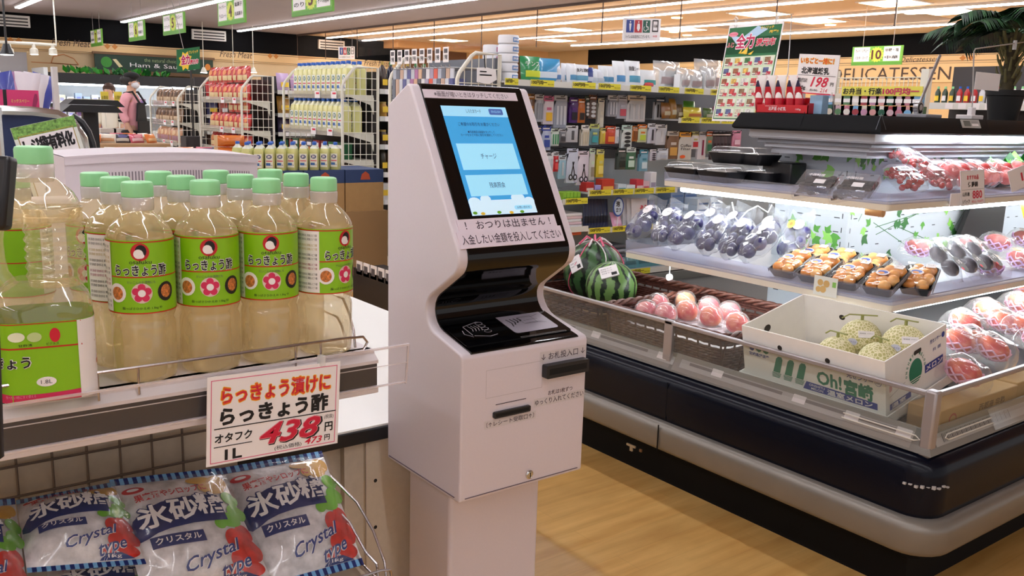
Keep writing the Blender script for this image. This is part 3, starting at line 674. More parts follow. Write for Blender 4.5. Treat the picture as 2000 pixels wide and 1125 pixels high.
# card tray on the sloping platform
pv = V((0, .17, .041)).normalized(); fp = FR((KX, KY+.004, .8865), (1, 0, 0), pv)
b = MB(); b.prism(fp, rr(.024, .018, .276, .132, .006), -.002, .0032, kb); b.frame(fp, .150, .0175, .262, .022, .0008, GREY, .0036); b.build('card_reader_pad', t)
b = MB(); silver = M('pad_silver', (186, 178, 192), .45)
b.poly(fp, rr(.150, .036, .258, .118, .008), silver, .0040)
for k, x in enumerate((.163, .172, .181, .190)): b.line(fp, [(x, .062+.006*k), (x+.005, .076+.002*k), (x+.001, .092)], .0026+.0004*k, BLACK, .0045)
b.line(fp, [(.196, .068), (.225, .070), (.245, .062)], .001, fint, .0045); b.line(fp, [(.196, .094), (.228, .092), (.246, .098)], .001, fint, .0045); b.line(fp, [(.2, .08), (.235, .081)], .001, fint, .0045); b.frame(fp, .193, .066, .226, .096, .0008, fint, .0045)
wl2 = M('icon_white', (196, 190, 200), .5)
for k in range(4): b.line(fp, [(.100+.008*math.cos(a*.7), .060+.011*k+.005*math.sin(a*.7)) for a in range(10)], .001, wl2, .0045)
b.line(fp, [(.060, .052), (.060, .088), (.098, .100), (.108, .096)], .0014, wl2, .0045); b.line(fp, [(.050, .074), (.046, .060), (.058, .046)], .0014, wl2, .0045); b.line(fp, [(.062, .050), (.092, .040), (.112, .044)], .0014, wl2, .0045)
for k in range(4): b.line(fp, [(.070+.007*k, .066), (.074+.007*k, .076), (.070+.007*k, .088)], .0016, wl2, .0045)
b.rect(fp, .034, .108, .112, .116, lab, .0040); b.text('ここにカードを置いてください', fp, .073, .112, .07, .0045, kt, .0046)
b.build('card_icons', t)
ff = FR((KX, KY, 0), (1, 0, 0), (0, 0, 1))
b = MB(); b.prism(ff, rr(.186, .815, .293, .841, .003), -.01, .016, DARK); b.fbox(ff, .192, .822, .287, .834, .016, .0162, M('slot_black', (4, 4, 5), .8)); b.build('note_slot', t, bevel=.002)
b = MB(); b.prism(ff, rr(.071, .754, .157, .766, .003), -.01, .006, DARK); b.fbox(ff, .075, .757, .153, .763, .006, .0062, M('slot_black', (), .8)); b.rect(ff, .077, .7785, .149, .780, kt, .0005); b.build('receipt_slot', t, bevel=.001)
b = MB(); tp = M('tape_clear', (214, 206, 208), .4)
b.rect(ff, .180, .843, .296, .866, tp, .0004); b.text('↓ お札投入口 ↓', ff, .238, .8555, .11, .0145, kt, .0009, bold=.004)
b.text('お札は1枚ずつ', ff, .234, .781, .062, .010, kt, .0009, bold=.004); b.rect(ff, .168, .757, .298, .774, tp, .0004); b.text('ゆっくり入れてください', ff, .233, .766, .124, .0115, kt, .0009, bold=.004)
b.rect(ff, .052, .735, .174, .751, tp, .0004); b.text('〔↑レシート受取口↑〕', ff, .113, .743, .112, .0105, kt, .0009, bold=.004)
gl_ = M('groove_grey', (176, 164, 166), .5); b.frame(ff, .054, .795, .187, .849, .0006, gl_, .0004)
b.build('instruction_print', t)
b = MB(); b.lathe(0, 0, [(.0088, 0), (.0088, .003), (.0070, .0042), (.0058, .003), (.0055, .0045)], CHROME, 20)
b.T = None; o = b; k = [V((KX+.163, KY-.0001, .622))+V((v_.x, -v_.z, v_.y)) for v_ in b.v]; b.v = k; b.box(KX+.1622, KY-.0052, .617, KX+.1638, KY-.004, .627, BLACK); b.build('lock', t)
b = MB(); b.box(KX+.012, KY-.0012, .607, KX+KW-.012, KY+.006, .6085, M('seam_violet', (104, 90, 104), .6)); b.box(KX-.0012, KY+.016, .607, KX+.006, KY+.262, .6085, M('seam_violet', (), .6)); b.build('lower_seam', t)
pb = at(800, 960, X=.918)
MB().box(.916, 1.385, .01, 1.142, min(pb.y, 1.60), .602, kw).build('pedestal', t, bevel=.008, bseg=3)
MB().box(.86, 1.31, 0, 1.2, 1.60, .012, kw).build('base_plate', t, bevel=.004)
# ---------------------------------------------------------------- refrigerated island case
XE = 5.6
navy = M('case_black', (10, 14, 27), .22, spec=.22); toe = M('toe_black', (13, 13, 15), .7, spec=.2); alu = M('bumper_grey', (136, 130, 122), .34, .3, noise=.05, scale=8)
base = ufn(2.25, 1.10, 3.30, XE, .08); base_in = ufn(2.25, 1.10, 3.30, XE, 0)
t = thing('refrigerated_case', 'black refrigerated fruit island case with tiered cream shelves and lit tubes', 'display case', (3.6, 2.1, 0))
MB().sweep([(-.085, 0), (-.085, .125), (-.035, .132), (-.035, .152), (-.09, .158)], base, toe).build('toe_kick', t)
MB().sweep([(-.06, .155), (.006, .160), (.022, .168), (.030, .182), (.034, .236), (.031, .248), (.020, .262), (.004, .268), (-.05, .268)], base, alu).build('bumper', t)
MB().sweep([(-.05, .266), (.0, .268), (.004, .30), (.004, .385), (-.003, .412), (-.018, .430), (-.04, .438), (-.075, .440)], base, navy).build('front_panel', t)
b = MB()
for y in (2.05, ): b.box(2.2455, y-.0015, .27, 2.247, y+.0015, .41, toe)
b.box(2.2125, 2.048, .165, 2.2155, 2.0515, .262, toe)
b.build('panel_joint', t)
def scuff(b, pts, m):
    b.tube(pts, .0035, m, 5)
b = MB(); sc = M('scuff_white', (190, 186, 184), .7)
for k in range(9):
    a = PI+PI/2*(k+.5)/9; R = .0855; b.box(2.33+R*math.cos(a)-.004, 1.18+R*math.sin(a)-.004, .357+.003*math.sin(k*2), 2.33+R*math.cos(a)+.004, 1.18+R*math.sin(a)+.004, .3625+.003*math.sin(k*3), sc)
b.build('scraped_corner_mark', t)
b = MB(); p = at(1237, 873, X=2.296); ft = FR((2.284, p.y, p.z), (0, -1, 0), (0, 0, 1)); tg_ = M('tag_beige', (214, 196, 166), .6); b.fbox(ft, -.022, .004, .022, .012, -.003, .003, tg_); b.fbox(ft, -.004, -.012, .008, .005, -.003, .003, tg_); b.build('adhesive_tag', t); b = MB(); b.fbox(ft, .045, .0, .055, .01, -.003, .003, M('tag_brown', (150, 116, 80), .6)); b.build('adhesive_tag', t)
# inner ledge and sloping price channel with clear strip
MB().sweep([(-.05, .436), (-.028, .440), (-.030, .446), (-.060, .500), (-.066, .500), (-.066, .44)], base_in, M('channel_grey', (128, 124, 118), .4)).build('price_channel', t)
b = MB(); chd = M('channel_print_dark', (92, 88, 88), .5); chl = M('channel_paper', (176, 174, 170), .6)
fl_ = FR((2.2778, 0, .4435), (0, -1, 0), (.030, 0, .054)); rnd = random.Random(3)
y = -3.0
b.rect(fl_, -3.0, .020, -2.07, .050, chl, .0012); b.rect(fl_, -2.04, .020, -1.19, .050, chl, .0012)
for (a_, c_) in ((-2.95, -2.6), (-2.45, -2.2), (-2.0, -1.62), (-1.55, -1.22)): b.rect(fl_, a_, .036, c_, .046, chd, .0024)
for a_ in (-2.9, -2.5, -2.15, -1.9, -1.58, -1.40, -1.24): b.rect(fl_, a_, .028, a_+.045, .052, PAPER, .003)
fr2 = FR((0, 1.1278, .4435), (1, 0, 0), (0, .030, .054))
b.rect(fr2, 2.32, .016, 4.5, .050, chl, .0012)
for k in range(46): b.rect(fr2, 2.36+.0085*k, .022, 2.36+.0085*k+(.002 if k % 3 else .004), .046, chd, .0018)
b.build('price_slips', t)
cl2 = film('strip_clear', opac=.06, base=.08, edge=.5, body=(220, 218, 214))
b = MB(); b.fbox(fl_, -3.0, .004, -2.075, .060, .010, .0118, cl2); b.fbox(fl_, -2.06, .002, -1.185, .066, .010, .0118, cl2); b.fbox(fr2, 2.62, .004, 4.5, .066, .010, .0118, cl2); b.build('clear_price_strip', t)
b = MB()
b.tube([fl_(-1.40, .026, .013), fl_(-1.18, .026, .013), fl_(-1.165, .032, .013), fl_(-1.18, .040, .013), fl_(-1.40, .040, .013)], .002, M('wire_cream', (226, 222, 210), .35), 6)
b.tube([fr2(2.62, .026, .013), fr2(2.37, .026, .013), fr2(2.355, .033, .013), fr2(2.37, .041, .013), fr2(2.62, .041, .013)], .002, M('wire_cream', (), .35), 6); b.build('card_wire', t)
# deck
MB().sweep([(-.05, .44), (-.075, .456), (-.95, .456)], base_in, M('deck_grey', (58, 56, 54), .5)).build('deck', t)
# glass guard with posts and rail
gg = film('guard_glass', tint=(244, 246, 244), opac=.03, base=.035, edge=.4); gal = M('rail_alu', (176, 170, 172), .32, .5)
for (p0, p1) in (((2.298, 3.24), (2.298, 2.125)), ((2.298, 2.085), (2.298, 1.165))):
    MB().box(p0[0]-.003, p1[1], .445, p0[0]+.003, p0[1], .600, gg).build('guard_glass', t)
MB().box(2.32, 1.145, .445, XE, 1.151, .600, gg).build('guard_glass', t)
b = MB(); b.box(2.29, 1.16, .598, 2.306, 3.25, .612, gal); b.build('guard_rail', t, bevel=.003)
b = MB(); b.box(2.31, 1.14, .598, XE, 1.156, .612, gal); b.build('guard_rail', t, bevel=.003)
b = MB(); b.box(2.290, 2.086, .44, 2.306, 2.124, .615, gal); b.build('guard_post', t, bevel=.003)
b = MB(); b.box(2.286, 1.136, .43, 2.320, 1.170, .617, gal); b.build('guard_post', t, bevel=.006)
# spine with printed ivy
spn = M('spine_white', (190, 196, 204), .45); XS, Y1, Y2 = 3.13, 1.98, 2.33
MB().box(XS, Y1, .45, XE, Y2, 1.27, spn).build('back_panel', t, bevel=.006)
b = MB(); f1 = FR((XS, Y2, 0), (0, -1, 0), (0, 0, 1)); f2 = FR((XS, Y1, 0), (1, 0, 0), (0, 0, 1)); rnd = random.Random(11)
iv = [M('ivy_dark', (44, 104, 48), .5), M('ivy_mid', (84, 150, 60), .5), M('ivy_light', (140, 200, 96), .5)]
slot = M('slot_shadow', (50, 54, 60), .7)
for f, w_ in ((f1, .35), (f2, 1.6)):
    for i in range(int(w_/.085)):
        for k in range(14):
            if k % 2 == i % 2 or rnd.random() < .4: b.rect(f, .03+i*.085, .50+k*.055, .055+i*.085, .5035+k*.055, slot, .0006)
    for k in range(14): b.rect(f, .012 if f is f2 else w_-.03, .5+.055*k, .016 if f is f2 else w_-.026, .52+.055*k, slot, .0006)
def leaf(f, x, z, s_, rot, m):
    pts = [(0, -.5), (.3, -.32), (.52, -.02), (.24, .05), (.0, .55), (-.24, .05), (-.52, -.02), (-.3, -.32)]
    c, q = math.cos(rot), math.sin(rot); b.poly(f, [(x+s_*(u*c-v_*q), z+s_*(u*q+v_*c)) for u, v_ in pts], m, .0008+rnd.random()*.0006)
for k in range(90): leaf(f2, rnd.uniform(.02, 1.0), rnd.choice([rnd.uniform(.78, 1.01), rnd.uniform(.6, .9), rnd.uniform(1.1, 1.24)]), rnd.uniform(.03, .06), rnd.uniform(0, 6.3), rnd.choice(iv))
for k in range(22): leaf(f1, rnd.uniform(.04, .33), rnd.choice([rnd.uniform(.8, .92), rnd.uniform(1.08, 1.2)]), rnd.uniform(.03, .06), rnd.uniform(0, 6.3), rnd.choice(iv[1:]))
for k in range(7): b.line(f2, [(rnd.uniform(.02, .9), .78+.03*k), (rnd.uniform(.02, .9), .9+.02*k)], .003, iv[0], .0007)
b.build('ivy', t)
# tiers: (xa, ya, yb, fascia bottom, fascia top, guard top, inner depth)
acr = film('tier_guard', opac=.10, base=.07, edge=.5, body=(214, 218, 232), tint=(240, 242, 252))
ledc = M('tube_cool', (236, 246, 255), .5, emit=20)
for (xa, ya, yb, z0, z1, zg, dep) in ((2.644, 1.494, 2.70, .722, .752, .796, .50), (2.76, 1.607, 2.615, 1.027, 1.056, 1.086, .38)):
    u = ufn(xa, ya, yb, XE, .012)
    MB().sweep([(-.006, z0), (0, z0+.002), (.001, z1-.004), (-.003, z1), (-.02, z1), (-dep, z1), (-dep, z1-.008), (-.022, z1-.010), (-.022, z0), (-.006, z0)], u, CREAM).build('tier_shelf', t)
    MB().sweep([(.0035, z1-.007), (.0055, zg), (.0035, zg), (.0015, z1-.007)], u, acr).build('tier_guard', t)
    pl = M('tier_tray', (200, 204, 214), .4); MB().sweep([(-.012, z1+.0006), (-.012, z1+.004), (-dep, z1+.004)], u, pl).build('tier_liner', t)
for (x0, y0, x1, y1, z, m_) in ((2.673, 1.62, 2.673, 2.6, .7305, 0), (2.815, 1.72, 2.815, 2.56, 1.016, 0), (2.95, 1.655, 4.9, 1.655, 1.016, 0), (2.76, 1.545, 4.9, 1.545, .712, 0)):  # first tube is an added lamp, hidden behind the fascia, to brighten the peaches
    MB().tube([(x0, y0, z), (x1, y1, z)], .0105, ledc, 10).build('light_tube', t)
MB().tube([(2.815, 1.655, 1.014), (2.815, 1.718, 1.015)], .014, M('tube_cap_tan', (196, 150, 104), .5), 12).build('tube_cap', t)
b = MB(); wc = M('cord_white', (236, 238, 240), .4)
p = [at(1430, 395, X=2.86), at(1436, 425, X=2.86), at(1442, 432, X=2.86), at(1460, 412, X=2.87), at(1480, 402, X=2.9), at(1500, 415, X=2.93), at(1508, 400, X=2.95)]
b.tube(p, .0028, wc, 6); b.build('lamp_cord', t)
p = at(1312, 541, X=2.72); b = MB(); b.tube([(2.70, p.y, p.z), (2.712, p.y, p.z)], .014, wc, 18); f = FR((2.70, p.y, p.z), (0, -1, 0), (0, 0, 1))
for dx in (-.004, .004): b.rect(f, dx-.0008, -.002, dx+.0008, .002, BLACK, .0006)
b.tube([(2.706, p.y, p.z+.014), (2.706, p.y, .722)], .002, wc, 6); b.build('socket', t)
# canopy
cp = ufn(2.895, 1.745, 2.39, XE, 0); cap_ = M('canopy_black', (10, 11, 15), .45, spec=.15)
MB().sweep([(-.30, 1.275), (-.006, 1.272), (0, 1.278), (0, 1.286), (-.022, 1.335), (-.30, 1.335)], cp, cap_).build('canopy', t)
b = MB(); b.box(3.1, 1.9, 1.333, XE, 2.25, 1.3352, cap_); b.box(3.13, 1.98, 1.20, XE, 2.33, 1.28, spn); b.build('canopy_core', t)
b = MB(); fcL = FR((2.895, 0, 1.288), (0, -1, 0), (.022, 0, .049)); fcR = FR((0, 1.745, 1.288), (1, 0, 0), (0, .022, .049))
b.rect(fcL, -2.075, 0, -2.072, .06, toe, .0006); b.rect(fcL, -1.765, .0, -1.763, .06, M('joint_glint', (120, 126, 136), .4), .0006)
b.rect(fcR, 2.925, .0, 2.9265, .06, M('joint_glint', (), .4), .0006); b.rect(fcR, 3.66, 0, 3.663, .06, toe, .0006); b.build('canopy_joint', t)
pA = at(1873, 247, Y=1.75); b = MB(); b.fbox(fcR, 3.46, .014, 3.60, .048, 0, .003, M('gauge_frame', (176, 176, 172), .35)); b.fbox(fcR, 3.475, .020, 3.525, .042, .003, .0036, M('gauge_lcd', (96, 104, 100), .3)); b.rect(fcR, 3.535, .022, 3.585, .030, PAPER, .0034); b.rect(fcR, 3.535, .034, 3.585, .040, GREY, .0034); b.build('temperature_gauge', t)
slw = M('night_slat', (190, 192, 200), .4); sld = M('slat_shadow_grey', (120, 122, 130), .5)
MB().sweep([(-.05, 1.272), (-.048, 1.245), (-.056, 1.238), (-.25, 1.238)], cp, slw).build('light_trough', t)
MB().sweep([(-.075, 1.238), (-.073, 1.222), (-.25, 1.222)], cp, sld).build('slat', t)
MB().sweep([(-.095, 1.222), (-.093, 1.206), (-.25, 1.206)], cp, slw).build('slat', t)
MB().sweep([(-.115, 1.206), (-.112, 1.182), (-.25, 1.182)], cp, M('slat_rail', (168, 170, 178), .4)).build('slat', t)
for x0, x1 in ((3.06, 3.50), (3.56, 4.05), (4.15, 4.8)): MB().tube([(x0, 1.772, 1.258), (x1, 1.772, 1.258)], .0105, ledc, 10).build('light_tube', t)
b = MB(); yl_ = at(1355, 583, X=2.7)
# loquat picture card under the lower tier front and price card on the upper tier
f = FR((2.637, 1.74, 0), (0, -1, 0), (0, 0, 1)); p = at(1612, 560, X=2.637); q = -(p.y-1.74)
b = MB(); b.rect(f, q-.045, p.z-.032, q+.045, p.z+.034, M('card_pale', (236, 236, 226), .5), 0); 
for dx, dz, r in ((-.012, .012, .011), (.012, .01, .012), (.0, -.010, .012), (-.018, -.012, .010)): b.ell(f, q+dx-.008, p.z+dz, r, r, M('loquat_print', (216, 176, 110), .5), .0006+dz*.01+.0003)
b.rect(f, q+.026, p.z+.002, q+.04, p.z+.02, iv[2], .0006)
tag(b.build('picture_card'), 'small card with pictured pale fruit on the lower shelf edge above the melon box', 'card')
pc = [at(1876, 334, Y=1.590), at(1922, 331, Y=1.590), at(1878, 403, Y=1.590), at(1925, 398, Y=1.590)]
f = sign_frame(pc[0], pc[1], pc[2]); W, Hh = (pc[1]-pc[0]).length, (pc[0]-pc[2]).length
t2 = thing('price_card', 'white price card with red lettering fixed to the upper shelf edge by tomatoes', 'sign', pc[2])
MB().fbox(f, 0, 0, W, Hh, -.003, 0, PAPER).build('card', t2)
b = MB(); b.frame(f, 0, 0, W, Hh, .0012, GREY, .0005); b.rect(f, W*.03, Hh*.45, W*.97, Hh*.46, GREY, .0005)
b.text('おすすめ品', f, W*.5, Hh*.80, W*.5, Hh*.13, CR, .0006, bold=.03); b.text('佐藤錦', f, W*.5, Hh*.60, W*.42, Hh*.16, BLACK, .0006, bold=.03)
b.text('山形産', f, W*.2, Hh*.33, W*.3, Hh*.12, BLACK, .0006, bold=.02); b.text('1パック', f, W*.2, Hh*.12, W*.3, Hh*.12, BLACK, .0006, bold=.02); b.text('880', f, W*.68, Hh*.30, W*.42, Hh*.24, CR, .0006, bold=.03); b.text('税込 950円', f, W*.68, Hh*.1, W*.5, Hh*.08, CR, .0006); b.build('lettering', t2)
b = MB(); p = at(1856, 385, Y=1.597); q = at(1876, 402, Y=1.597); b.box(p.x, 1.594, q.z, q.x, 1.598, p.z+.012, PAPER); tag(b.build('blank_card'), 'blank white card beside the red-lettered price card on the upper shelf edge', 'card')
pc = [at(1968, 335, Y=1.60), at(2030, 310, Y=1.60), at(1975, 368, Y=1.60)]
f = sign_frame(*pc); W, Hh = (pc[1]-pc[0]).length, (pc[0]-pc[2]).length
b = MB(); b.fbox(f, 0, -.02, W, Hh, -.002, 0, PAPER); b.text('198', f, W*.6, Hh*.4, W*.5, Hh*.5, CR, .0006, bold=.03); tag(b.build('price_card'), 'tilted white price card cut off by the right picture edge', 'sign')
# ---------------------------------------------------------------- things on the case
DK = .458
wk = M('wicker_dark', (72, 38, 30), .45, noise=.35, scale=60, coat=.2); wk2 = M('wicker_rim', (96, 54, 42), .45, noise=.35, scale=70, coat=.2)
def basket(x0, y0, x1, y1, z0, z1, label):
    t = thing('wicker_basket', label, 'basket', ((x0+x1)/2, (y0+y1)/2, z0), group='dark wicker baskets')
    def path(inset, ph, amp, z, n=96):
        out = []; xs, xe, ys, ye = x0+inset, x1-inset, y0+inset, y1-inset; r = .03
        base_ = rr(xs, ys, xe, ye, r, 1, 4); per = []
        for a_, c_ in zip(base_, base_[1:]+base_[:1]):
            L_ = math.hypot(c_[0]-a_[0], c_[1]-a_[1]); k = max(1, int(L_/.0125))
            for i in range(k): per.append(((a_[0]+(c_[0]-a_[0])*i/k, a_[1]+(c_[1]-a_[1])*i/k), ((c_[1]-a_[1])/L_, -(c_[0]-a_[0])/L_)))
        for i, (p, nn) in enumerate(per):
            s_ = math.sin(i*PI/1.5+ph)*amp; out.append((p[0]+nn[0]*s_, p[1]+nn[1]*s_, z))
        return out
    b = MB(); rows = 13
    for k in range(rows):
        if k in (rows-4,): continue
        b.tube(path(.022*(1-k/rows), (k % 2)*PI, .0035, z0+.008+(z1-z0-.022)*k/(rows-1)), .0062, wk, 5, closed=True)
    nx = int((x1-x0)/.05); ny = int((y1-y0)/.05)
    for i in range(nx+1):
        for yy in (y0, y1): x = x0+.015+(x1-x0-.03)*i/nx; s_ = .022 if yy == y0 else -.022; b.tube([(x, yy+s_, z0), (x, yy, z1-.01)], .004, wk, 5)
    for i in range(ny+1):
        for xx in (x0, x1): y = y0+.015+(y1-y0-.03)*i/ny; s_ = .022 if xx == x0 else -.022; b.tube([(xx+s_, y, z0), (xx, y, z1-.01)], .004, wk, 5)
    b.box(x0+.03, y0+.03, z0, x1-.03, y1-.03, z0+.006, wk); b.build('woven_body', t, auto=70)
    b = MB()
    for ph in (0, 2*PI/3, 4*PI/3):
        out = []; base_ = path(0, 0, 0, z1)
        for i, p in enumerate(base_):
            a = i*.55+ph; q = base_[(i+1) % len(base_)]; l = math.hypot(q[0]-p[0], q[1]-p[1]) or 1; nn = ((q[1]-p[1])/l, -(q[0]-p[0])/l)
            out.append((p[0]+nn[0]*.008*math.cos(a), p[1]+nn[1]*.008*math.cos(a), z1-.004+.008*math.sin(a)))
        b.tube(out, .0075, wk2, 6, closed=True)
    b.build('braided_rim', t, auto=70); return t
basket(2.325, 2.495, 2.93, 3.15, DK, .592, 'dark wicker basket holding the two watermelons')
basket(2.325, 1.885, 2.90, 2.47, DK, .600, 'dark wicker basket of packed peaches beside the white melon box')

def melon_mat(name, c1, c2, c3, sc=9):
    m = bpy.data.materials.new(name); m.use_nodes = True; nt = m.node_tree; N = nt.nodes; L = nt.links; b = N['Principled BSDF']
    g = N.new('ShaderNodeTexCoord'); sp = N.new('ShaderNodeSeparateXYZ'); L.new(g.outputs['Object'], sp.inputs[0])
    at_ = N.new('ShaderNodeMath'); at_.operation = 'ARCTAN2'; L.new(sp.outputs[0], at_.inputs[0]); L.new(sp.outputs[1], at_.inputs[1])
    no = N.new('ShaderNodeTexNoise'); no.inputs['Scale'].default_value = 28; no.inputs['Detail'].default_value = 3; L.new(g.outputs['Object'], no.inputs['Vector'])
    ad = N.new('ShaderNodeMath'); ad.operation = 'MULTIPLY_ADD'; ad.inputs[1].default_value = .55; L.new(no.outputs['Fac'], ad.inputs[0]); L.new(at_.outputs[0], ad.inputs[2])
    mu = N.new('ShaderNodeMath'); mu.operation = 'MULTIPLY'; mu.inputs[1].default_value = 13; L.new(ad.outputs[0], mu.inputs[0])
    si = N.new('ShaderNodeMath'); si.operation = 'SINE'; L.new(mu.outputs[0], si.inputs[0])
    r = N.new('ShaderNodeValToRGB'); e = r.color_ramp.elements; e[0].position = .40; e[0].color = S(*c1); e[1].position = .58; e[1].color = S(*c2)
    h = N.new('ShaderNodeMath'); h.operation = 'MULTIPLY_ADD'; h.inputs[1].default_value = .5; h.inputs[2].default_value = .32; L.new(si.outputs[0], h.inputs[0]); L.new(h.outputs[0], r.inputs[0])
    n2 = N.new('ShaderNodeTexNoise'); n2.inputs['Scale'].default_value = 60; L.new(g.outputs['Object'], n2.inputs['Vector'])
    mx = N.new('ShaderNodeMix'); mx.data_type = 'RGBA'; mx.blend_type = 'MULTIPLY'; mx.inputs[0].default_value = .5; L.new(r.outputs[0], mx.inputs[6]); L.new(n2.outputs['Color'], mx.inputs[7])
    L.new(r.outputs[0], b.inputs['Base Color']); b.inputs['Roughness'].default_value = .3; return m
wm1 = melon_mat('watermelon_light', (112, 152, 84), (26, 44, 30), 0); wm2 = melon_mat('watermelon_dark', (62, 100, 58), (18, 34, 24), 0)
def watermelon(px, py, X, r, m, label):
    p = at(px, py, X=X); t = thing('watermelon', label, 'watermelon', (p.x, p.y, p.z-r), group='watermelons'); c = V((0, 0, r*1.0))
    MB().sph(c, (r, r, r*1.0), m, 40, 24).build('rind', t, local=True); return t, p
t, p = watermelon(1194, 560, 2.56, .107, wm1, 'smaller pale-striped watermelon in front with a white price sticker')
d = (V((0, 0, H))-V((p.x, p.y, p.z))).normalized(); n_ = (d+V((-.15, .1, .85))).normalized(); ex = V((0, 0, 1)).cross(n_).normalized(); f = FR(V((0, 0, .107))+n_*.108, ex*.9+n_.cross(ex)*.4, n_.cross(ex)*.9-ex*.4)
def sticker(t, f, w_, h_):
    b = MB(); b.fbox(f, -w_/2, -h_/2, w_/2, h_/2, -.006, .001, PAPER)
    for k in range(3): b.text('熊本産 すいか', f, -w_*.1, h_*(.28-.2*k), w_*.6, h_*.1, fint, .0016)
    b.rect(f, w_*.1, -h_*.4, w_*.4, -h_*.15, BLACK, .0016); b.build('price_sticker', t, local=True)
sticker(t, f, .075, .055)
t, p = watermelon(1160, 530, 2.72, .138, wm2, 'larger dark watermelon behind, tied with pink and white string')
R0 = .140; strp = M('string_pink', (226, 96, 130), .5); strw = M('string_white', (236, 226, 226), .5)
for k in range(6):
    a0 = k*PI/3; pts = [V((R0*math.sin(th)*math.cos(a0+.25*math.sin(th*2)), R0*math.sin(th)*math.sin(a0+.25*math.sin(th*2)), .138+R0*math.cos(th))) for th in [i*.2 for i in range(15)]]
    MB().tube(pts, .0028, strp if k % 2 else strw, 6).build('string', t, local=True)
b = MB()
for k in range(7):
    a = k*.9; b.tube([(0, 0, .272), (.04*math.cos(a), .04*math.sin(a), .288+.01*(k % 2)), (.075*math.cos(a), .075*math.sin(a), .262)], .005, strp if k % 2 else strw, 5)
b.build('string_knot', t, local=True)
d = (V((0, 0, H))-V((p.x, p.y, p.z))).normalized(); n_ = (d+V((-.5, .55, .25))).normalized(); ex = V((0, 0, 1)).cross(n_).normalized(); f = FR(V((0, 0, .138))+n_*.1405, ex*.8+n_.cross(ex)*.6, n_.cross(ex)*.8-ex*.6); sticker(t, f, .06, .07)

b = MB(); b.box(2.38, 2.54, DK+.0065, 2.70, 2.80, .498, M('padding_kraft', (150, 116, 80), .8)); tag(b.build('paper_padding', bevel=.012), 'brown paper padding under the smaller watermelon', 'padding')
# peaches in clear domes
def peachmat(name, c1, c2):
    m = bpy.data.materials.new(name); m.use_nodes = True; nt = m.node_tree; N = nt.nodes; L = nt.links; b = N['Principled BSDF']
    g = N.new('ShaderNodeTexCoord'); n = N.new('ShaderNodeTexNoise'); n.inputs['Scale'].default_value = 14; n.inputs['Detail'].default_value = 3; L.new(g.outputs['Object'], n.inputs['Vector'])
    r = N.new('ShaderNodeValToRGB'); r.color_ramp.elements[0].position = .36; r.color_ramp.elements[1].position = .66; r.color_ramp.elements[0].color = S(*c1); r.color_ramp.elements[1].color = S(*c2); L.new(n.outputs['Fac'], r.inputs[0]); L.new(r.outputs[0], b.inputs['Base Color']); b.inputs['Roughness'].default_value = .5; return m
pm = [peachmat('peach_red', (206, 30, 44), (240, 150, 90)), peachmat('peach_pink', (216, 70, 96), (236, 170, 150)), peachmat('peach_gold', (226, 140, 80), (240, 190, 120))]
dome = film('dome_clear', opac=.14, base=.08, edge=.9, rough=.1, bump=.4, scale=30)
crease = lambda a, t_: 1-.05*max(0, math.cos(a))**8*math.sin(t_)
cells = [(1338, 587, 2), (1285, 592, 1), (1385, 598, 1), (1262, 606, 1), (1300, 612, 1), (1342, 607, 0), (1388, 618, 0), (1440, 631, 0), (1425, 608, 1)]
plab = ['pack with an orange-gold peach at the back of the basket', 'pack with a pale pink peach at the back near the watermelon', 'pack with a deep pink peach at the back near the basket middle', 'pack with a small pink peach at the left basket corner', 'pack with a pink peach under a creased lid at the front left', 'pack with a bright red peach in the middle of the basket', 'pack with a red and yellow peach at the basket front', 'pack with a glossy red peach nearest the melon box', 'pack with a pink peach behind the glossy red one']
ground = MB()
b = MB(); b.box(2.37, 1.93, DK+.008, 2.86, 2.43, DK+.07, M('padding_white', (236, 232, 236), .7)); tag(b.build('foam_padding', bevel=.02), 'white foam padding lining the peach basket', 'padding')
for i, (px, py, k) in enumerate(cells):
    p = at(px, py, Z=.575); t = thing('peach_pack', plab[i], 'peach pack', (p.x, p.y, DK+.0715), group='packed peaches')
    MB().sph((0, 0, .042), (.041, .041, .038), pm[k], 20, 14, crease).build('peach', t, local=True, auto=80)
    MB().lathe(0, 0, [(.048, .012), (.0495, .02), (.048, .045), (.042, .066), (.030, .080), (.014, .087), (.003, .0885)], dome, 22).build('clear_dome', t, local=True)
    b = MB(); b.prism(ID, rr(-.054, -.052, .054, .052, .012), 0, .012, M('tray_white', (240, 234, 238), .5)); b.build('tray', t, local=True)

# melon box on its lid, tilted, with net melons
tilt = math.atan(.225); bx = thing('melon_box', 'white cardboard melon box with green stripes and blue band lettering', 'box', (2.345, 1.30, .470))
DXb, DYb, HB = .325, .50, .184; bz = .010
BXM = Matrix.Rotation(-tilt, 4, 'Y')
def bxw(p): return BXM @ V(p)
card = M('box_white', (248, 245, 240), .6, noise=.015, scale=30); cardi = M('box_inside', (244, 236, 222), .65); GRN = M('box_green', (18, 128, 96), .5); BLB = M('box_blue', (38, 62, 150), .5)
hole = M('box_hole', (52, 44, 38), .8)
b = MB(); th_ = .004
b.box(0, 0, bz, DXb, DYb, bz+.004, cardi)
for (x0, y0, x1, y1) in ((0, 0, th_, DYb), (DXb-th_, 0, DXb, DYb), (th_, 0, DXb-th_, th_), (th_, DYb-th_, DXb-th_, DYb)): b.box(x0, y0, bz, x1, y1, bz+HB, card)
b.T = None; b.v = [bxw(p) for p in b.v]; b.build('carton', bx, local=True)
def frm(o, ex, ey): return FR(bxw(o), bxw(ex), bxw(ey))
